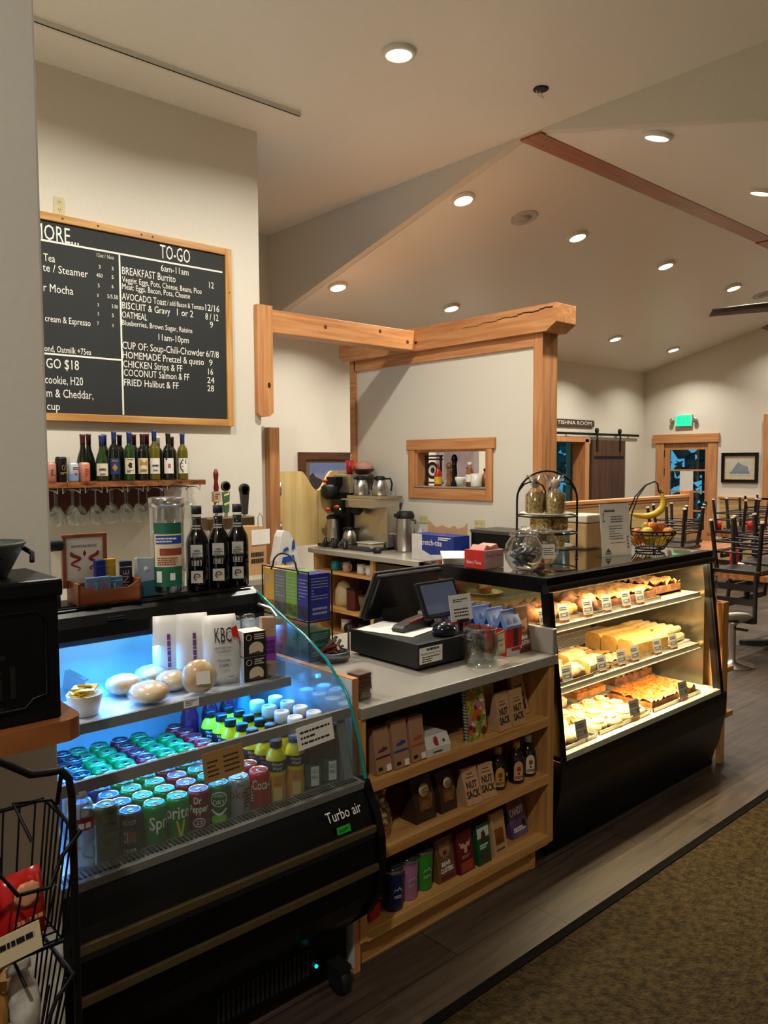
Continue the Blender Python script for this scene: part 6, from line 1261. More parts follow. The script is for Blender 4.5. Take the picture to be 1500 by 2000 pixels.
# ---------------- pine merchandise shelf at the far end of the case
es = thing('end_shelf', 'narrow pine shelf unit against the far end of the bakery case', 'shelf unit', (4.36, 2.2, 0))
MB().box(-.04, -.015, -.18, .45, .0, .93).build('back_board', M_pineZ, es, bevel=.002); MB().box(-.015, .03, -.225, -.195, 0, .30).build('leg', M_pineZ, es, bevel=.002)
MB().box(-.04, .03, -.235, -.195, .28, .93).build('front_board', wood('bright_fir', (206, 146, 70), (180, 116, 46), 'Z'), es, bevel=.002); MB().box(.02, .04, -.225, .45, .58, .93).build('side_board', wood('bright_fir', (206, 146, 70), (180, 116, 46), 'Z'), es)
for z in (.50, .235): MB().box(-.01, .19, -.20, .3, z, z+.03).build('shelf', M_pineX, es, bevel=.002)
tag(MB().lathe([(0, 0), (.03, 0), (.032, .14), (.03, .15), (0, .152)], 14).build('clear_cup_stack', glass('cup_stack', (.8, .82, .82), .3, .1, .2), None, (4.35, 2.05, .931)), 'stack of clear cups on top of the pine end shelf', 'cups')
tag(MB().at(0, 0, .03).blob(0, 0, 0, .075, .06, .03, 0, 12, 7, .2, 3).build('film_bag', glass('cellophane', (.92, .9, .86), .22, .12, .12), None, (4.44, 2.12, .267)), 'clear film bag on the lower shelf of the pine end unit', 'bag')
# ================================================================ COFFEE STATION
cc = thing('coffee_counter', 'pale stone coffee counter on open pine shelving in front of the partition', 'counter', (4.78, 4.7, 0))
def G(): m = MB(); m.X = Matrix.Translation((-4.78, -4.7, 0)); return m
cpoly = [(4.48, 3.2), (5.095, 3.2), (5.095, 6.13), (4.56, 6.13), (4.50, 6.10), (4.48, 6.02)]
G().prism(cpoly, 'Z', .872, .912).build('worktop', M_quartz, cc, bevel=.004)
for y in (6.03, 5.20, 3.25): G().box(4.53, 5.09, y-.02, y+.02, 0, .872).build('side_panel', M_pineZ, cc)
for z in (.715, .362, .135): G().box(4.53, 5.09, 5.22, 6.01, z-.03, z).build('shelf', M_pineY, cc)
G().box(5.07, 5.095, 3.27, 6.01, 0, .872).build('back_panel', mat('cabinet_dark', (80, 56, 36), .7), cc)
G().box(4.56, 4.60, 3.27, 5.18, .05, .84).build('bay_shade_sheet', mat('bay_shade_brown', (62, 46, 34), .6), cc)  # dark sheet standing in for the shade of the open bay
ZQ = .9125
br = thing('coffee_brewer', 'two-sided steel coffee brewer with black controls on the coffee counter', 'coffee maker', (4.86, 5.72, ZQ))
def Bq(m, n, mt, **k): return m.build(n, mt, br, **k)
steel2 = mat('warm_steel', (200, 194, 174), .32, .85, var=.08, scale=6, stretch=(1, 1, 12))
Bq(MB().box(-.16, .18, -.34, .12, .395, .475), 'brew_head', steel2, bevel=.006)
Bq(MB().box(-.10, .20, -.36, .10, .475, .505), 'warmer_top', steel2, bevel=.004)
Bq(MB().box(.02, .18, -.34, .14, 0, .40), 'rear_column', steel2, bevel=.004)
Bq(MB().box(-.20, .18, -.34, .44, 0, .03), 'drip_base', mat('dark_steel', (90, 88, 84), .35, .8), bevel=.004)
Bq(MB().box(-.02, .19, .14, .40, .52, .70), 'tall_head', steel2, bevel=.006)
Bq(MB().box(-.02, .19, .16, .40, 0, .53), 'tall_column', M_blackm, bevel=.004)
Bq(MB().box(-.20, -.15, .05, .22, .34, .465), 'control_panel', M_black, bevel=.004)
Bq(MB().box(-.10, -.01, .26, .42, .60, .68), 'upper_control', M_black, bevel=.004)
Bq(MB().at(-.12, .34, .46).lathe([(.04, 0), (.075, .03), (.085, .12), (.06, .14), (0, .145)], 20), 'brew_basket', M_blackm)
Bq(MB().at(-.06, .0, .32).lathe([(.03, 0), (.06, .03), (.065, .08), (0, .08)], 18), 'brew_basket', M_blackm)
k_ = MB()
for x, y, z in ((-.16, .36, .64), (-.22, .24, .37), (-.22, .10, .40)): k_.blob(x, y, z, .03, .03, .018, 0, 10, 6)
Bq(k_, 'red_knob', mat('knob_red', (190, 50, 30), .4))
Bq(MB().box(-.2035, -.2, .07, .085, .37, .385), 'green_lamp', glow('green_led', (60, 220, 140), 2))
def carafe(x, y, z, lab, s_=1.):
    t = thing('thermal_carafe', lab, 'carafe', (x, y, z), 0, 'steel thermal carafes at the coffee brewer')
    MB().lathe([(0, 0), (.062*s_, 0), (.068*s_, .01), (.070*s_, .07*s_), (.062*s_, .11*s_), (.045*s_, .135*s_), (.04*s_, .145*s_)], 22).build('carafe_body', M_steel, t)
    MB().lathe([(.044*s_, .14*s_), (.05*s_, .15*s_), (.05*s_, .165*s_), (.03*s_, .175*s_), (0, .176*s_)], 18).box(-.075*s_, -.04*s_, -.014, .014, .145*s_, .165*s_).build('lid', M_blackm, t)
    MB().tube([(.04*s_, -.03, .15*s_), (.085*s_, -.05, .15*s_), (.10*s_, -.055, .10*s_), (.09*s_, -.05, .04*s_)], .009, 8).build('handle', M_blackm, t)
carafe(4.86, 5.73, ZQ+.506, 'steel carafe with black lid on top of the brewer, on the left', 1.05); carafe(4.90, 5.50, ZQ+.506, 'steel carafe with black lid on top of the brewer, on the right', 1.05)
carafe(4.80, 5.83, ZQ+.031, 'small steel carafe under the brew basket', .98)
def airpot(x, y, z, lab, h, r, pump):
    t = thing('airpot', lab, 'airpot', (x, y, z), 0, 'steel airpots on the coffee counter')
    MB().lathe([(0, 0), (r, 0), (r, .012), (r*.97, .016), (r*.97, h*.82), (r, h*.83)], 24).build('body', M_steel, t)
    if pump:
        MB().lathe([(r, h*.82), (r*1.05, h*.84), (r*1.02, h*.93), (r*.8, h), (0, h*1.01)], 22).box(-r*1.45, -r*.4, -.025, .025, h*.86, h*.95).build('pump_lid', M_blackm, t, bevel=.004)
        MB().tube([(.0, -r, h*.80), (.02, -r*1.35, h*.78), (.02, -r*1.4, h*.70)], .008, 8).build('carry_handle', M_blackm, t)
    else:
        MB().lathe([(r, h*.80), (r*1.02, h*.82), (r*.9, h*.90), (r*.5, h*.93), (0, h*.95)], 20).build('lid', M_blackm, t); MB().tube([(r, 0, h*.8), (0, r*1.2, h*.76), (-r, 0, h*.8), (0, -r*1.2, h*.76)], .006, 8, 0, True).build('carry_handle', M_blackm, t)
airpot(4.94, 5.20, ZQ, 'tall steel airpot with black pump lid standing alone on the coffee counter', .37, .082, True); airpot(4.76, 6.03, ZQ+.031, 'slim steel dispenser under the left brew head', .30, .068, False)
sbt = thing('spray_can', 'white bottle with orange label beside the lone airpot', 'bottle', (4.98, 5.04, ZQ))
MB().lathe([(0, 0), (.036, 0), (.038, .005), (.038, .17), (.022, .2), (.016, .215), (.016, .23), (0, .23)], 18).build('bottle', mat('grey_white_bottle', (176, 172, 164), .4), sbt)
MB().lathe([(.0385, .08), (.0385, .165)], 18, cap=False).build('label', mat('label_coral', (210, 110, 60), .5), sbt)
ph = thing('steel_pitcher', 'steel pitcher with utensils beside the orange-label bottle', 'pitcher', (5.02, 4.88, ZQ))
MB().lathe([(0, 0), (.055, 0), (.06, .01), (.056, .13), (.06, .15), (.056, .15), (.05, .02), (0, .01)], 20).build('pitcher_body', M_steel, ph); MB().tube([(.0, 0, .1), (-.02, -.01, .18), (-.06, -.05, .205), (-.12, -.1, .215)], .008, 8).build('utensil', M_blackm, ph)
fbx = thing('food_container', 'clear lidded food container with blue stripe in front of the brewer', 'container', (4.78, 5.50, ZQ))
MB().box(-.08, .08, -.10, .10, 0, .065).build('box_body', mat('milky_tan', (196, 178, 150), .35), fbx, bevel=.01); MB().box(-.086, .086, -.106, .106, .066, .078).build('lid', mat('milky_lid', (206, 200, 190), .3), fbx, bevel=.004); MB().box(-.0806, -.08, -.08, .08, .02, .04).build('blue_stripe', mat('stripe_blue', (70, 90, 150), .5), fbx)
for i, (y, rgb, nm) in enumerate(((5.44, (120, 40, 36), 'red'), (5.345, (80, 60, 90), 'violet'))):
    t = thing('tea_tin', '%s storage jar with lid behind the food container' % nm, 'jar', (4.99, y, ZQ)); MB().lathe([(0, 0), (.045, 0), (.047, .13), (.04, .14)], 16).build('jar', mat('jar_%s' % nm, rgb, .25), t); MB().lathe([(.046, .138), (.046, .155), (0, .157)], 16).build('lid', M_steel, t)
tag(MB().lathe([(0, 0), (.035, 0), (.04, .02), (.035, .05), (0, .055)], 16).build('black_knob_pot', M_blackm, None, (4.66, 5.27, ZQ)), 'small round black pot on the front edge of the coffee counter', 'pot')
cd0 = None
for i in range(5):
    lab = ORD[i]+' small dark creamer bottle from the left end of the coffee counter'
    if cd0: dup(cd0, (4.66+.03*(i % 2), 6.03-.075*i, ZQ), i, lab); continue
    cd0 = thing('creamer_bottle', lab, 'bottle', (4.66, 6.03, ZQ), 0, 'small dark bottles on the coffee counter')
    MB().lathe([(0, 0), (.026, 0), (.028, .05), (.015, .07), (.013, .09), (0, .09)], 14).build('bottle', mat('dark_creamer', (30, 28, 32), .3), cd0); MB().tube([(.025, 0, .02), (.045, 0, .04), (.02, 0, .065)], .004, 6).build('handle', M_steel, cd0)
rc = thing('red_cup', 'red plastic cup with a clear straw lid on top of the brewer', 'cup', (4.93, 5.98, ZQ+.701))
MB().lathe([(0, 0), (.03, 0), (.04, .14), (.037, .14), (.028, .006), (0, .006)], 18).build('cup', M_red, rc); MB().tube([(.0, 0, .02), (.01, -.01, .18), (.02, .0, .20)], .005, 6).build('stirrer', M_steel, rc)
fl = thing('filter_basket', 'dark bowl of paper filters and red lids on top of the brewer', 'basket', (4.955, 5.80, ZQ+.701), 0)
MB().lathe([(.05, 0), (.06, .0), (.11, .05), (.112, .055), (.10, .05), (.05, .008)], 20).build('bowl', mat('brown_bowl', (70, 44, 36), .4), fl)
MB().blob(0, 0, .07, .09, .09, .06, 0, 14, 8, .3, 4).blob(-.06, .05, .08, .04, .04, .05, 1, 10, 6, .2, 3).build('filters', [mat('filter_cream', (200, 150, 130), .7), mat('lid_coral', (200, 70, 50), .4)], fl, kind='stuff')
sx = thing('stretch_wrap_box', 'blue and white cling wrap carton with torn brown flap on the coffee counter', 'box', (4.68, 4.55, ZQ), 0)
MB().box(-.07, .12, -.26, .22, 0, .215, 0).build('carton', mat('wrap_blue', (30, 50, 130), .45), sx); MB().box(-.0706, -.07, .10, .22, 0, .215, 0).prism([(-.26, 0), (.22, 0), (.22, .13), (.0, .05), (-.26, .07)], 'X', -.0708, -.0702, 0).build('white_panel', mat('wrap_white', (206, 204, 204), .5), sx)
MB().text('stretch-tite', .07, face_mat((-.0712, .0, .15), (0, -1, 0)), 0, width=.26).rows(face_mat((-.0712, -.16, .19), (0, -1, 0)), .14, .03, 2, 0, 3).build('lettering', M_chalk, sx)
fp2 = [(.20, 0), (-.25, 0), (-.25, .10), (-.22, .07), (-.15, .05), (-.12, .075), (-.05, .05), (.02, .07), (.10, .05), (.16, .09), (.20, .11)]
MB().prism([(a, .215+b) for a, b in fp2], 'X', .10, .106).build('torn_flap', M_kraft, sx)
ov = thing('counter_oven', 'black counter-top oven with pale tray on top, behind the bakery case', 'oven', (4.84, 3.72, ZQ))
MB().box(-.10, .22, -.46, .50, .01, .25).build('oven_body', M_black, ov, bevel=.006); MB().box(-.11, .22, -.46, .50, .25, .275).build('top_plate', mat('oven_top', (60, 56, 52), .35), ov)
# under-counter shelves
def mug(x, y, z, mt, lab, rz):
    t = thing('mug', lab, 'mug', (x, y, z), rz, 'mugs on the shelf under the coffee counter')
    MB().lathe([(0, 0), (.036, 0), (.041, .006), (.041, .09), (.038, .09), (.036, .01), (0, .008)], 18).build('cup', mt, t); MB().tube([(-.038, 0, .075), (-.062, 0, .07), (-.068, 0, .045), (-.058, 0, .02), (-.038, 0, .018)], .0055, 8).build('handle', mt, t)
teal = mat('teal_glaze', (40, 130, 140), .3)
mug(4.60, 5.80, .7155, teal, 'teal mug at the left under the coffee counter', 1.9); mug(4.70, 5.71, .7155, teal, 'teal mug behind the pink one', 1.0); mug(4.60, 5.63, .7155, mat('blush_glaze', (190, 150, 146), .3), 'pale pink mug under the coffee counter', 1.6); mug(4.60, 5.42, .7155, M_white, 'white mug with handle to the left under the coffee counter', 1.5); mug(4.60, 5.30, .7155, M_white, 'white mug next to the pine divider', 1.5)
cbg = thing('flour_bag', 'cream bulging bag on the middle shelf under the coffee counter', 'bag', (4.70, 5.80, .3625)); MB().lathe([(0, 0), (.09, 0), (.10, .04), (.095, .15), (.06, .22), (.02, .24), (0, .24)], 16, sx=.8).build('bag_body', mat('cream_sack', (206, 190, 150), .6, bump=.3, scale=14), cbg)
jr = thing('storage_jar', 'dark red square jar on the middle shelf under the coffee counter', 'jar', (4.62, 5.55, .3625)); MB().box(-.05, .05, -.06, .06, 0, .19).build('jar', mat('maroon_jar', (80, 30, 26), .2), jr, bevel=.01); MB().box(-.048, .048, -.058, .058, .19, .205).build('lid', M_blackm, jr)
pc = thing('clear_pitcher', 'clear measuring pitcher on the middle shelf beside the pine divider', 'pitcher', (4.60, 5.36, .3625)); MB().lathe([(0, .004), (.045, .002), (.05, 0), (.075, .16), (.072, .16), (.047, .008), (0, .008)], 18).build('pitcher_body', M_thin, pc); MB().tube([(.0, -.07, .14), (.0, -.11, .12), (0, -.10, .05), (0, -.06, .03)], .006, 8).build('handle', M_thin, pc)
tag(MB().lathe([(0, 0), (.05, 0), (.05, .12), (0, .12)], 18, mm=[0, 0, 1]).build('white_can', [M_white, M_steel], None, (4.66, 5.72, .1355)), 'white-labelled can on the lowest shelf under the coffee counter', 'can')
jl = thing('jam_jar', 'dark jar with white-rimmed face lying on the lowest shelf', 'jar', (4.64, 5.58, .1355)); jb = MB(); jb.at(0, 0, .055, 0, 0, PI/2).lathe([(0, -.07), (.05, -.07), (.055, -.06), (.055, .06), (0, .06)], 18); jb.build('jar', mat('plum_jar', (60, 20, 30), .2), jl); jb = MB(); jb.at(0, 0, .055, 0, 0, -PI/2).lathe([(.05, .066), (.05, .085), (0, .086)], 18); jb.build('lid', M_blackm, jl)
tag(MB().box(-.07, .07, -.09, .09, 0, .11).build('navy_box', mat('navy_box', (30, 34, 60), .5), None, (4.68, 5.40, .1355), .003), 'navy box at the right of the lowest shelf under the coffee counter', 'box')
# ---------------- things on the pass-through ledge (z 1.513)
ZL = 1.5125
ps = thing('plate_stand', 'round black and white plate on a dark wooden stand in the pass-through', 'plate', (5.20, 5.09, ZL), -PI/2)
MB().box(-.10, -.085, -.01, .01, 0, .28).box(.085, .10, -.01, .01, 0, .28).box(-.115, .115, -.008, .008, .235, .25).box(-.115, .115, -.008, .008, .265, .28).box(-.10, .10, -.03, .03, .02, .035).build('stand', mat('dark_walnut', (50, 26, 20), .5), ps)
m = MB(); m.X = Matrix.Translation((0, -.01, .14)) @ Matrix.Rotation(PI/2, 4, 'X'); m.lathe([(0, 0), (.025, 0), (.026, .003), (.045, .004), (.050, .005), (.078, .010), (.08, .006), (0, -.004)], 26, mm=[1, 1, 0, 0, 1, 1, 1]); m.build('plate', [M_white, mat('plate_black', (30, 32, 28), .4)], ps)
hb_ = thing('hot_sauce', 'red sauce bottle with yellow label and pointed cap in the pass-through', 'bottle', (5.15, 4.985, ZL))
MB().lathe([(0, 0), (.032, 0), (.034, .004), (.034, .11), (.022, .14), (.012, .16), (.006, .20), (0, .205)], 16).build('bottle', mat('chili_red', (170, 40, 24), .25), hb_); MB().lathe([(.0345, .02), (.0345, .085)], 16, cap=False).build('label', mat('label_yellow', (216, 176, 40), .5), hb_); MB().lathe([(.0125, .16), (.006, .205), (0, .206)], 10).build('spout_cap', M_red, hb_)
for nm, y, h, mt, lab in (('wood', 4.865, .215, wood('mill_wood', (150, 100, 60), (110, 66, 36), 'Z'), 'turned wooden pepper mill in the pass-through'), ('black', 4.80, .285, M_black, 'tall black pepper mill in the pass-through')):
    t = thing('pepper_mill', lab, 'pepper mill', (5.17, y, ZL)); k = h/.285
    MB().lathe([(0, 0), (.03, 0), (.032, .02*k), (.022, .06*k), (.026, .12*k), (.020, .19*k), (.024, .205*k)], 16).build('mill_body', mt, t); MB().lathe([(.018, .20*k), (.028, .225*k), (.03, .25*k), (.018, .278*k), (.005, .285*k), (0, .287*k)], 16).build('mill_head', mt, t)
MB_ = MB().lathe([(0, .002), (.03, .002), (.048, .06), (.05, .085), (.047, .085), (.03, .01), (0, .01)], 20); tag(MB_.build('white_bowl', M_white, None, (5.14, 4.70, ZL)), 'small white bowl in the pass-through', 'bowl')
MB_ = MB().lathe([(0, .002), (.044, .002), (.05, .01), (.05, .115), (.047, .115), (.044, .012), (0, .012)], 20); tag(MB_.build('white_crock', M_white, None, (5.13, 4.505, ZL)), 'white straight-sided crock at the right of the pass-through', 'crock')
for nm, x, y, h, r, top, lab in (('amber', 5.15, 4.60, .215, .036, M_white, 'amber dressing bottle with white cap and label in the pass-through'), ('clear', 5.22, 4.685, .17, .02, M_blackm, 'small clear bottle with black cap behind the bowl'), ('amber', 5.21, 4.47, .16, .034, M_blackm, 'amber bottle with dark cap behind the crock')):
    t = thing('dressing_bottle', lab, 'bottle', (x, y, ZL)); MB().lathe([(0, 0), (r, 0), (r, h*.55), (r*.55, h*.75), (r*.45, h*.88)], 18).build('bottle', mat('amber_dressing', (170, 120, 60), .2, rgb2=(120, 50, 30), scale=5) if nm == 'amber' else mat('grey_glass', (120, 112, 106), .1), t)
    MB().lathe([(r*.55, h*.86), (r*.55, h), (0, h)], 14).build('cap', top, t)
    if x == 5.15: MB().lathe([(r*1.01, h*.2), (r*1.01, h*.5)], 18, cap=False).build('label', M_paper, t)
wp = thing('framed_print', 'grey framed print on the wall seen through the pass-through', 'picture', (8.05, 7.415, 1.70)); MB().box(-.42, .42, -.02, .0, -.30, .30).box(-.40, .40, -.03, -.02, -.28, .28).build('frame', mat('pale_grey_frame', (150, 142, 140), .5), wp); MB().box(-.30, .30, -.032, -.03, -.2, .2).build('print', mat('mauve_print', (150, 130, 130), .6, rgb2=(110, 100, 104), scale=3), wp)
dw = tag(MB().box(-.06, .06, -.03, 0, -1.2, 1.0).build('dark_post', mat('dark_walnut', (50, 26, 20), .5), None, (7.25, 7.415, 1.2)), 'dark wooden post on the wall seen through the pass-through', 'post')
# picture over the saloon doors
pw = thing('framed_landscape', 'brown framed mountain landscape hanging beyond the saloon doors', 'picture', (5.80, 7.42, 1.60))
fr_ = MB().box(-.46, .46, -.03, 0, .17, .255).box(-.46, .46, -.03, 0, -.255, -.17).box(-.46, -.36, -.03, 0, -.17, .17).box(.36, .46, -.03, 0, -.17, .17); fr_.build('frame', wood('walnut_frame', (92, 58, 36), (66, 38, 22), 'X'), pw)
MB().box(-.36, .36, -.012, -.008, -.17, .17).build('mount_board', mat('olive_mount', (96, 82, 60), .7), pw)
m = MB().box(-.30, .36, -.014, -.012, -.16, .13, 0).prism([(-.30, -.16), (.36, -.16), (.36, .0), (.2, .03), (.1, .0), (-.02, .045), (-.12, .0), (-.3, .02)], 'Y', -.0146, -.014, 1).prism([(-.30, -.16), (.36, -.16), (.36, -.07), (.1, -.05), (-.1, -.08), (-.22, -.03), (-.25, .02), (-.3, -.02)], 'Y', -.0152, -.0146, 2); m.build('landscape', [mat('dusk_sky_blue', (96, 110, 150), .6), mat('mountain_haze', (120, 124, 150), .6), mat('dark_forest', (40, 38, 36), .7)], pw)
# ================================================================ DINING ROOM
ts_ = thing('room_sign', 'routed dark wooden room sign with white letters above the barn door rail', 'sign', (10.6, 7.42, 2.355))
MB().prism([(-.9, -.055), (.735, -.055), (.755, -.045), (.762, -.03), (.762, .03), (.755, .045), (.735, .055), (-.9, .055)], 'Y', -.03, 0).build('sign_board', wood('sign_wood', (74, 54, 40), (56, 38, 28), 'X'), ts_)
MB().text('TISHNA ROOM', .085, face_mat((.20, -.031, 0), (1, 0, 0)), 0, width=.94).build('lettering', M_chalk, ts_)
bd = thing('barn_door', 'sliding dark plank barn door on a black rail', 'door', (11.74, 7.36, .02))
m = MB()
for k in range(5): m.box(-.505+k*.202, -.305+k*.202-.003, -.02, .02, 0, 2.07)
m.build('planks', wood('smoked_plank', (88, 56, 34), (58, 34, 20), 'Z', .5), bd)
MB().box(-.44, .45, -.026, -.02, 1.76, 1.805).build('strap', M_iron, bd)
for x in (-.37, .33):
    m = MB().box(x-.02, x+.02, -.03, -.02, 1.88, 2.22); m.X = Matrix.Translation((x, -.012, 2.225)) @ Matrix.Rotation(PI/2, 4, 'X'); m.lathe([(0, -.014), (.045, -.012), (.045, .012), (0, .014)], 18); m.build('roller_hanger', M_iron, bd)
rl_ = thing('barn_door_rail', 'black flat rail carrying the barn door', 'rail', (11.2, 7.37, 2.185)); MB().box(-1.75, 1.53, -.006, .006, -.02, .02).build('rail_bar', M_iron, rl_)
m = MB()
for x in (-1.6, -.6, .4, 1.25): m.at(x, .03, 0, 0, PI/2).lathe([(.018, -.025), (.018, .03)], 10)
m.build('standoffs', M_iron, rl_)
es_ = thing('exit_sign', 'lit green exit sign with two emergency lamp heads above the glazed door', 'exit sign', (13.0, 6.655, 2.43), -PI/2)
MB().box(-.15, .15, -.05, 0, -.10, .10).build('housing', mat('exit_housing', (190, 200, 190), .5), es_, bevel=.004)
MB().box(-.138, .138, -.054, -.05, -.09, .09).build('lit_face', glow('exit_green', (20, 230, 130), 1.6), es_)
MB().text('EXIT', .15, face_mat((0, -.0545, 0), (1, 0, 0)), 0, width=.20).build('lettering', glow('exit_letter', (10, 150, 84), .8), es_)
for s_ in (-1, 1): m = MB(); m.X = Matrix.Translation((s_*.21, -.03, .0)) @ Matrix.Rotation(PI/2, 4, 'X'); m.lathe([(0, -.03), (.03, -.02), (.05, .03), (.045, .04), (0, .035)], 14, sx=.8); m.build('lamp_head', M_steel, es_)
pi = thing('framed_drawing', 'black framed small drawing with wide cream mount on the east wall', 'picture', (13.0, 5.69, 1.62), -PI/2)
MB().box(-.30, .30, -.03, 0, .195, .245).box(-.30, .30, -.03, 0, -.245, -.195).box(-.30, -.25, -.03, 0, -.195, .195).box(.25, .30, -.03, 0, -.195, .195).build('frame', M_black, pi)
MB().box(-.25, .25, -.012, -.006, -.195, .195).build('mount_board', mat('beige_mount', (206, 190, 156), .7), pi)
m = MB().box(-.175, .175, -.014, -.012, -.13, .13, 0).prism([(-.15, -.08), (.15, -.08), (.13, .02), (.03, .05), (-.03, .09), (-.09, .0)], 'Y', -.0148, -.014, 1).prism([(-.16, -.10), (.16, -.10), (.16, -.06), (-.16, -.07)], 'Y', -.0152, -.0146, 2); m.build('drawing', [mat('drawing_paper', (196, 194, 184), .7), mat('pencil_grey', (130, 138, 140), .7), mat('faded_blue', (110, 130, 150), .7)], pi)
struct(MB().box(12.93, 13.0, 5.18, 5.30, 0, 2.47), 'trim_6', M_firZ)
hw = thing('half_wall', 'low pine-planked dividing wall with a fir cap and end post', 'half wall', (9.2, 5.36, 0))
m = MB()
for k in range(7): m.box(-2.1, 1.30, -.05, .05, .02+k*.172, .02+k*.172+.168)
m.build('planks', wood('knotty_pine', (206, 172, 118), (186, 146, 88), 'X', k=.6), hw); MB().box(-2.1, 1.32, -.075, .075, 1.225, 1.262).box(-2.1, 1.3, -.062, .062, 1.19, 1.225).build('cap_rail', M_firX, hw, bevel=.003); MB().box(1.30, 1.42, -.07, .07, 0, 1.32).build('end_post', M_firZ, hw, bevel=.003)
tabletop = mat('live_edge_top', (176, 116, 66), .35, rgb2=(120, 66, 34), scale=4, stretch=(1, 6, 1), detail=5)
def table(x, y, lx, ly, lab, rz=0):
    t = thing('dining_table', lab, 'table', (x, y, 0), rz, 'wooden dining tables')
    R = random.Random(int(x*10)); n = 14
    pts = [(-lx/2+lx*i/n, -ly/2+.03*(R.random()-.5)) for i in range(n+1)]+[(lx/2-lx*i/n, ly/2+.03*(R.random()-.5)) for i in range(n+1)]
    MB().prism(pts, 'Z', .705, .75).build('tabletop', tabletop, t, bevel=.006)
    MB().lathe([(.05, .03), (.045, .10), (.045, .69), (.12, .705)], 16).build('pedestal', M_blackm, t)
    m = MB()
    for a in range(4): m.at(0, 0, 0, a*PI/2+.3).prism([(0, .02), (.34, .0), (.36, .01), (.36, .035), (0, .075)], 'Y', -.03, .03)
    m.build('star_base', M_blackm, t)
table(7.50, 2.86, 1.5, .84, 'nearest live-edge dining table, with the red cup and napkins'); table(8.75, 4.42, 1.2, .9, 'dining table behind the fruit basket in front of the half wall'); table(11.1, 4.62, 1.25, .8, 'dining table below the framed drawing'); table(12.25, 4.75, .7, .9, 'dining table against the plank wainscot')
ch0 = None
darkw = mat('black_chair_wood', (26, 16, 14), .4, var=.3)
def chair(x, y, rz, lab):
    # chairs are put up for the night: seat down on the table top, legs in the air, back hanging past the edge
    global ch0
    if ch0: return dup(ch0, (x, y, .751), rz, lab)
    ch0 = thing('dining_chair', lab, 'chair', (x, y, .751), rz, 'chairs turned up on the tables')
    MB().box(-.21, .21, -.20, .20, 0, .035).build('seat', darkw, ch0, bevel=.006)
    for sx_, sy_ in ((-1, -1), (1, -1), (-1, 1), (1, 1)):
        lg_ = MB().tube([(sx_*.18, sy_*.17, .03), (sx_*.22, sy_*.21, .455)], [.021, .017], 8).build('leg', darkw, ch0)
        MB().tube([(sx_*.2195, sy_*.2095, .449), (sx_*.221, sy_*.211, .463)], .0185, 8).build('glide', M_white, lg_)
    m = MB()
    for z, k in ((.18, .192), (.27, .205)): m.tube([(-k, -k*.96, z), (k, -k*.96, z), (k, k*.96, z), (-k, k*.96, z)], .009, 6, 0, True)
    m.build('stretcher', darkw, ch0)
    m = MB()
    for s_ in (-1, 1): m.tube([(s_*.19, .235, .03), (s_*.19, .245, -.10), (s_*.20, .27, -.40)], .019, 8)
    m.build('back_post', darkw, ch0)
    m = MB()
    for z, y_ in ((-.10, .243), (-.22, .252), (-.37, .268)): m.box(-.19, .19, y_-.01, y_+.01, z-.035, z+.02)
    m.build('back_slat', darkw, ch0)
chair(6.97, 2.98, PI/2, 'chair upended on the nearest table at its near end, by the red cup'); chair(7.58, 3.055, 0.0, 'chair upended in the middle of the nearest table, its back hanging down'); chair(8.03, 3.055, 0.0, 'chair upended at the far end of the nearest table')
chair(8.37, 4.38, PI/2, 'chair upended beside the fruit basket, on the table before the half wall'); chair(8.98, 4.655, 0, 'chair upended at the far side of the table before the half wall')
chair(10.69, 4.72, PI/2, 'chair upended at the near end of the table below the drawing'); chair(11.25, 4.805, 0, 'chair upended in the middle of the table below the drawing')
chair(12.30, 4.99, 0, 'chair upended on the table against the wainscot')
rcup = thing('red_tumbler', 'red plastic tumbler on the nearest dining table', 'tumbler', (7.24, 3.205, .751)); MB().lathe([(0, 0), (.032, 0), (.043, .165), (.040, .165), (.03, .006), (0, .006)], 18).build('cup', M_red, rcup)
for i, (x, y, lab) in enumerate(((10.62, 4.92, 'red tumbler on the table below the drawing, left'), (11.0, 4.66, 'red tumbler between the chairs below the drawing'), (8.72, 4.72, 'red tumbler on the table before the half wall'))): dup(rcup, (x, y, .751), 0, lab)
for i, (x, y, lab) in enumerate(((7.36, 3.215, 'crumpled white napkin left of the near red tumbler'), (7.24, 3.07, 'white napkin right of the near red tumbler'))): tag(MB().blob(0, 0, .012, .07, .05, .012, 0, 12, 6, .5, i).build('napkin', M_paper, None, (x, y, .751), 0, i), lab, 'napkin')
tag(MB().lathe([(0, 0), (.035, 0), (.035, .09), (.02, .11), (0, .115)], 14, mm=[0, 0, 1, 1]).build('shaker', [mat('shaker_brown', (70, 40, 34), .2), M_steel], None, (7.02, 2.60, .751)), 'steel-topped shaker at the right edge on the nearest table', 'shaker')
ot = thing('side_stool', 'low white oval-seated stool by the nearest table, beyond the pine end shelf', 'stool', (6.56, 2.90, 0))
sm_ = MB(); sm_.X = Matrix.Translation((0, 0, .40)) @ Matrix.Rotation(-.35, 4, 'X') @ Matrix.Rotation(.30, 4, 'Y'); sm_.lathe([(0, -.02), (.14, -.015), (.165, .0), (.16, .015), (0, .02)], 26, sy=.85).build('seat', M_white, ot); MB().lathe([(.18, 0), (.18, .012), (.04, .03), (.025, .06), (.025, .34), (.05, .375)], 20).build('pedestal', M_steel, ot); MB().box(-.02, .02, -.12, -.02, .31, .325).build('lever', M_blackm, ot)
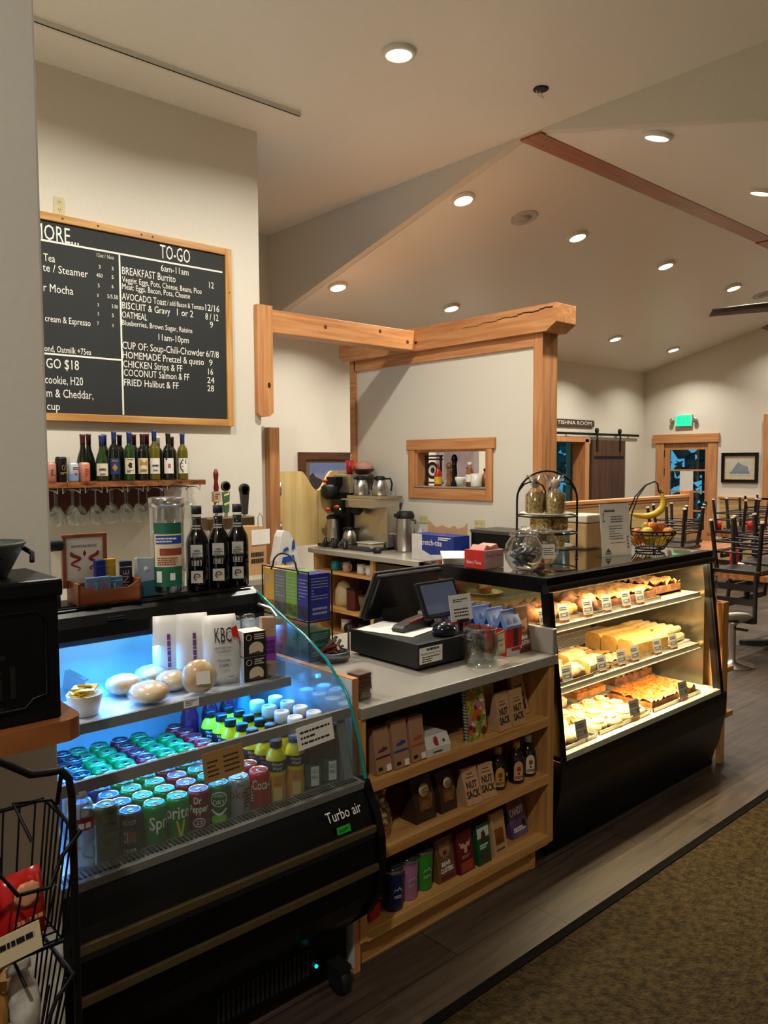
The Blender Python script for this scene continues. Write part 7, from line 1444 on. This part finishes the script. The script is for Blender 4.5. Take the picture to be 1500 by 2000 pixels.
# ================================================================ NEAR LEFT CORNER
sl_ = thing('wall_ledge', 'thick dark wooden ledge slab on the near left wall', 'ledge', (.52, 1.75, 1.25))
MB().prism([(-1.2, -.335), (.0, -.300), (.025, -.285), (.03, -.26), (.03, -.0), (-1.2, 0)], 'Z', -.040, 0).build('slab', mat('varnished_slab', (150, 90, 48), .3, rgb2=(100, 54, 26), scale=3, stretch=(1, 6, 3), detail=5), sl_, bevel=.009)
mx = thing('mailbox', 'black embossed metal mail box standing on the wooden ledge', 'mailbox', (.31, 1.56, 1.2505), 0)
pm_ = mat('blackened_tin', (16, 16, 15), .42, .6, var=.3, scale=9)
MB().box(-.22, .205, -.085, .10, 0, .235).build('box_body', pm_, mx, bevel=.004); MB().box(-.225, .212, -.094, .105, .228, .262).build('lid', pm_, mx, bevel=.006)
m = MB(); m.tube([(-.19, -.087, .03), (.14, -.087, .03), (.155, -.087, .045), (.18, -.087, .05), (.18, -.087, .19), (.165, -.087, .205), (-.19, -.087, .205)], .003, 6)
m.build('embossed_border', pm_, mx)
m = MB()
for d in range(3): m.text('U.S.', .088, face_mat((.045-.001*d, -.0856-.0012*d, .150), (1, 0, 0)), 0, width=.13).text('Mail', .085, face_mat((.045, -.0856-.0012*d, .078), (1, 0, 0)), 0, width=.16)
m.rows(face_mat((.03, -.0862, .036), (1, 0, 0)), .16, .007, 1, 0, 3, .9)
m.build('embossed_lettering', mat('rubbed_tin', (50, 48, 44), .35, .7), mx)
gt = thing('galvanised_tub', 'shallow galvanised tub with wire handle on top of the mail box', 'tub', (.335, 1.565, 1.513))
MB().lathe([(0, .004), (.115, .002), (.118, 0), (.150, .058), (.154, .062), (.150, .066), (.146, .06), (.112, .006), (0, .008)], 30, sy=.55).build('tub_body', mat('galvanised_zinc', (118, 122, 118), .45, .7, var=.2, scale=8), gt)
MB().tube([(.150, 0, .05), (.162, -.01, .04), (.158, -.02, .025)], .005, 7).tube([(-.04, -.075, .034), (.0, -.082, .03), (.05, -.078, .032), (.09, -.068, .042)], .004, 7).build('handle', M_iron, gt)
# wire basket rack
rk = thing('basket_rack', 'black wire rack holding two snack baskets at the left edge', 'rack', (.30, 1.35, 0))
def N(): m = MB(); m.X = Matrix.Translation((-.30, -1.35, 0)); return m
m = N().tube([(.466, 1.30, .0), (.466, 1.30, 1.17), (.462, 1.30, 1.20), (.450, 1.30, 1.217), (.430, 1.30, 1.219), (.402, 1.30, 1.223), (.37, 1.30, 1.247), (.33, 1.30, 1.275), (.15, 1.30, 1.28), (.05, 1.30, 1.22), (.03, 1.30, 1.17), (.03, 1.30, 0)], .0065, 10)
m.tube([(.455, 1.31, 1.215), (.452, 1.33, 1.15)], .004, 8)
m.build('tube_frame', M_iron, rk)
MB().box(-.30, .20, -.10, .10, 0, .012).build('base', M_blackm, rk)
def basket(z1, z0, x1, nm):
    b = N(); y0, y1 = 1.285, 1.46; X0 = .06
    rim = [(X0, y0, z1), (x1-.13, y0, z1-.02), (x1-.10, y0, z1-.07), (x1-.05, y0, z1-.075), (x1-.03, y0, z1-.03), (x1, y0, z1), (x1, y1, z1), (X0, y1, z1)]
    b.tube(rim, .0038, 7, 0, True)
    bot = [(X0+.02, y0+.02, z0), (x1-.025, y0+.02, z0), (x1-.025, y1-.02, z0), (X0+.02, y1-.02, z0)]; b.tube(bot, .0035, 7, 0, True)
    for i in range(15): u = (i+.5)/15; b.tube([(X0+(x1-X0)*u, y1, z1), (X0+.02+(x1-X0-.045)*u, y1-.02, z0)], .0019, 5)
    for i in range(8): u = (i+.5)/8; b.tube([(x1, y0+(y1-y0)*u, z1), (x1-.025, y0+.02+(y1-y0-.04)*u, z0)], .0019, 5)
    for i in range(15):
        u = (i+.5)/15; zt = z1-(.075 if x1-.12 < X0+(x1-X0)*u < x1-.04 else 0); b.tube([(X0+(x1-X0)*u, y0, zt), (X0+.02+(x1-X0-.045)*u, y0+.02, z0)], .0019, 5)
    for i in range(6): y = y0+.03+i*.025; b.tube([(X0+.02, y, z0), (x1-.025, y, z0)], .0018, 5)
    b.tube([(x1-.07, y0+.02, z1+.0), (x1-.085, y0+.06, z1+.055), (x1-.025, y0+.055, z1+.045), (x1-.005, y0+.03, z1+.0)], .003, 6)
    b.build(nm, M_iron, rk)
basket(1.110, .925, .472, 'wire_basket'); basket(.872, .74, .455, 'wire_basket')
def snack(x, y, z, w, h, rx, rz, mats, lab, deco, d=.03):
    t = thing('snack_bag', lab, 'snack bag', (x, y, z), rz, 'snack bags in the wire baskets'); t.rotation_euler.x = rx
    vs = []; n = 8
    for i in range(n+1):
        u = i/n; dd = d*math.sin(PI*u)**.7/1.0+.001
        for a, b in ((-1, -.25), (-.5, -1), (.5, -1), (1, -.25), (1, .25), (.5, 1), (-.5, 1), (-1, .25)): vs.append((a*w/2, b*dd, u*h))
    fs = [tuple(range(8))[::-1], tuple(range(8*n, 8*n+8))]
    for i in range(n):
        for k in range(8): fs.append((8*i+k, 8*i+(k+1) % 8, 8*i+8+(k+1) % 8, 8*i+8+k))
    MB().add(vs, fs, 0, True).build('bag', mats[0], t)
    if deco: m = MB(); deco(m, face_mat((0, -d-.0015, h*.5), (1, 0, 0))); m.build('print', mats[1:], t)
snack(.395, 1.345, .928, .075, .115, -.1, .15, [mat('snack_red', (190, 30, 28), .25), mat('snack_peach', (220, 150, 110), .4)], 'shiny red snack bag at the right of the upper wire basket', lambda m, F: m.blob(0, -.03, .085, .022, .002, .02, 0, 12, 6, .3, 3).rows(F @ Matrix.Translation((0, -.02, 0)), .05, .02, 2, 0, 3, .7), .026)
snack(.315, 1.385, .928, .08, .125, -.2, .2, [mat('snack_scarlet', (170, 34, 24), .25), mat('snack_orange', (210, 130, 70), .4)], 'red and orange snack bag behind the shiny red one', lambda m, F: m.rows(F, .06, .03, 2, 0, 5, .9), .028)
snack(.235, 1.34, .928, .09, .17, -.06, .05, [mat('snack_black', (24, 20, 22), .25), M_chalk, mat('snack_gold', (190, 120, 50), .4)], 'black snack bag with white lettering at the left of the upper wire basket', lambda m, F: (m.rows(F @ Matrix.Translation((0, -.02, 0)), .07, .07, 3, 0, 2, .8), m.blob(.0, -.03, .13, .03, .002, .022, 1, 12, 6, .3, 2)), .03)
o = MB(); F = face_mat((0, -.001, 0), (1, 0, 0)); o.box(-.055, .055, -.0012, 0, -.024, .024, 0); o.rows(F @ Matrix.Translation((.01, .006, .0006)), .07, .012, 1, 1, 3, .8); o = o.build('basket_tag', [M_cream, M_ink], None, (.352, 1.292, .955)); o.rotation_euler.y = -.10; tag(o, 'cream paper tag on the front of the upper wire basket', 'price tag')
R = random.Random(21); nm = ['gold', 'white', 'navy', 'brown']
pal_ = [mat('candy_gold', (200, 150, 70), .3, rgb2=(150, 90, 40), scale=30), mat('candy_white', (214, 208, 196), .35, rgb2=(150, 140, 130), scale=24), mat('candy_navy', (40, 46, 74), .3, rgb2=(150, 140, 120), scale=26), mat('candy_brown', (120, 70, 40), .35, rgb2=(220, 180, 120), scale=30)]
for j in range(2):
    for i in range(6):
        c = (i+2*j) % 4; x, y = .13+.052*i, 1.335+.07*j
        o = MB().blob(0, 0, 0, .026, .014, .062, 0, 10, 8, .12, i+j*7).box(-.02, .02, -.002, .002, -.068, -.055).box(-.02, .02, -.002, .002, .055, .070)
        o = o.build('candy_bag', pal_[c], None, (x, y, .815+.012*R.random()), 0, R.random()*.6-.3); o.rotation_euler.x = (R.random()-.5)*.25; o.rotation_euler.y = (R.random()-.5)*.4
        tag(o, '%s candy packet, %s from the left in the %s row of the lower wire basket' % (nm[c], ORD[i], ('front', 'back')[j]), 'candy', 'candy packets in the lower wire basket')
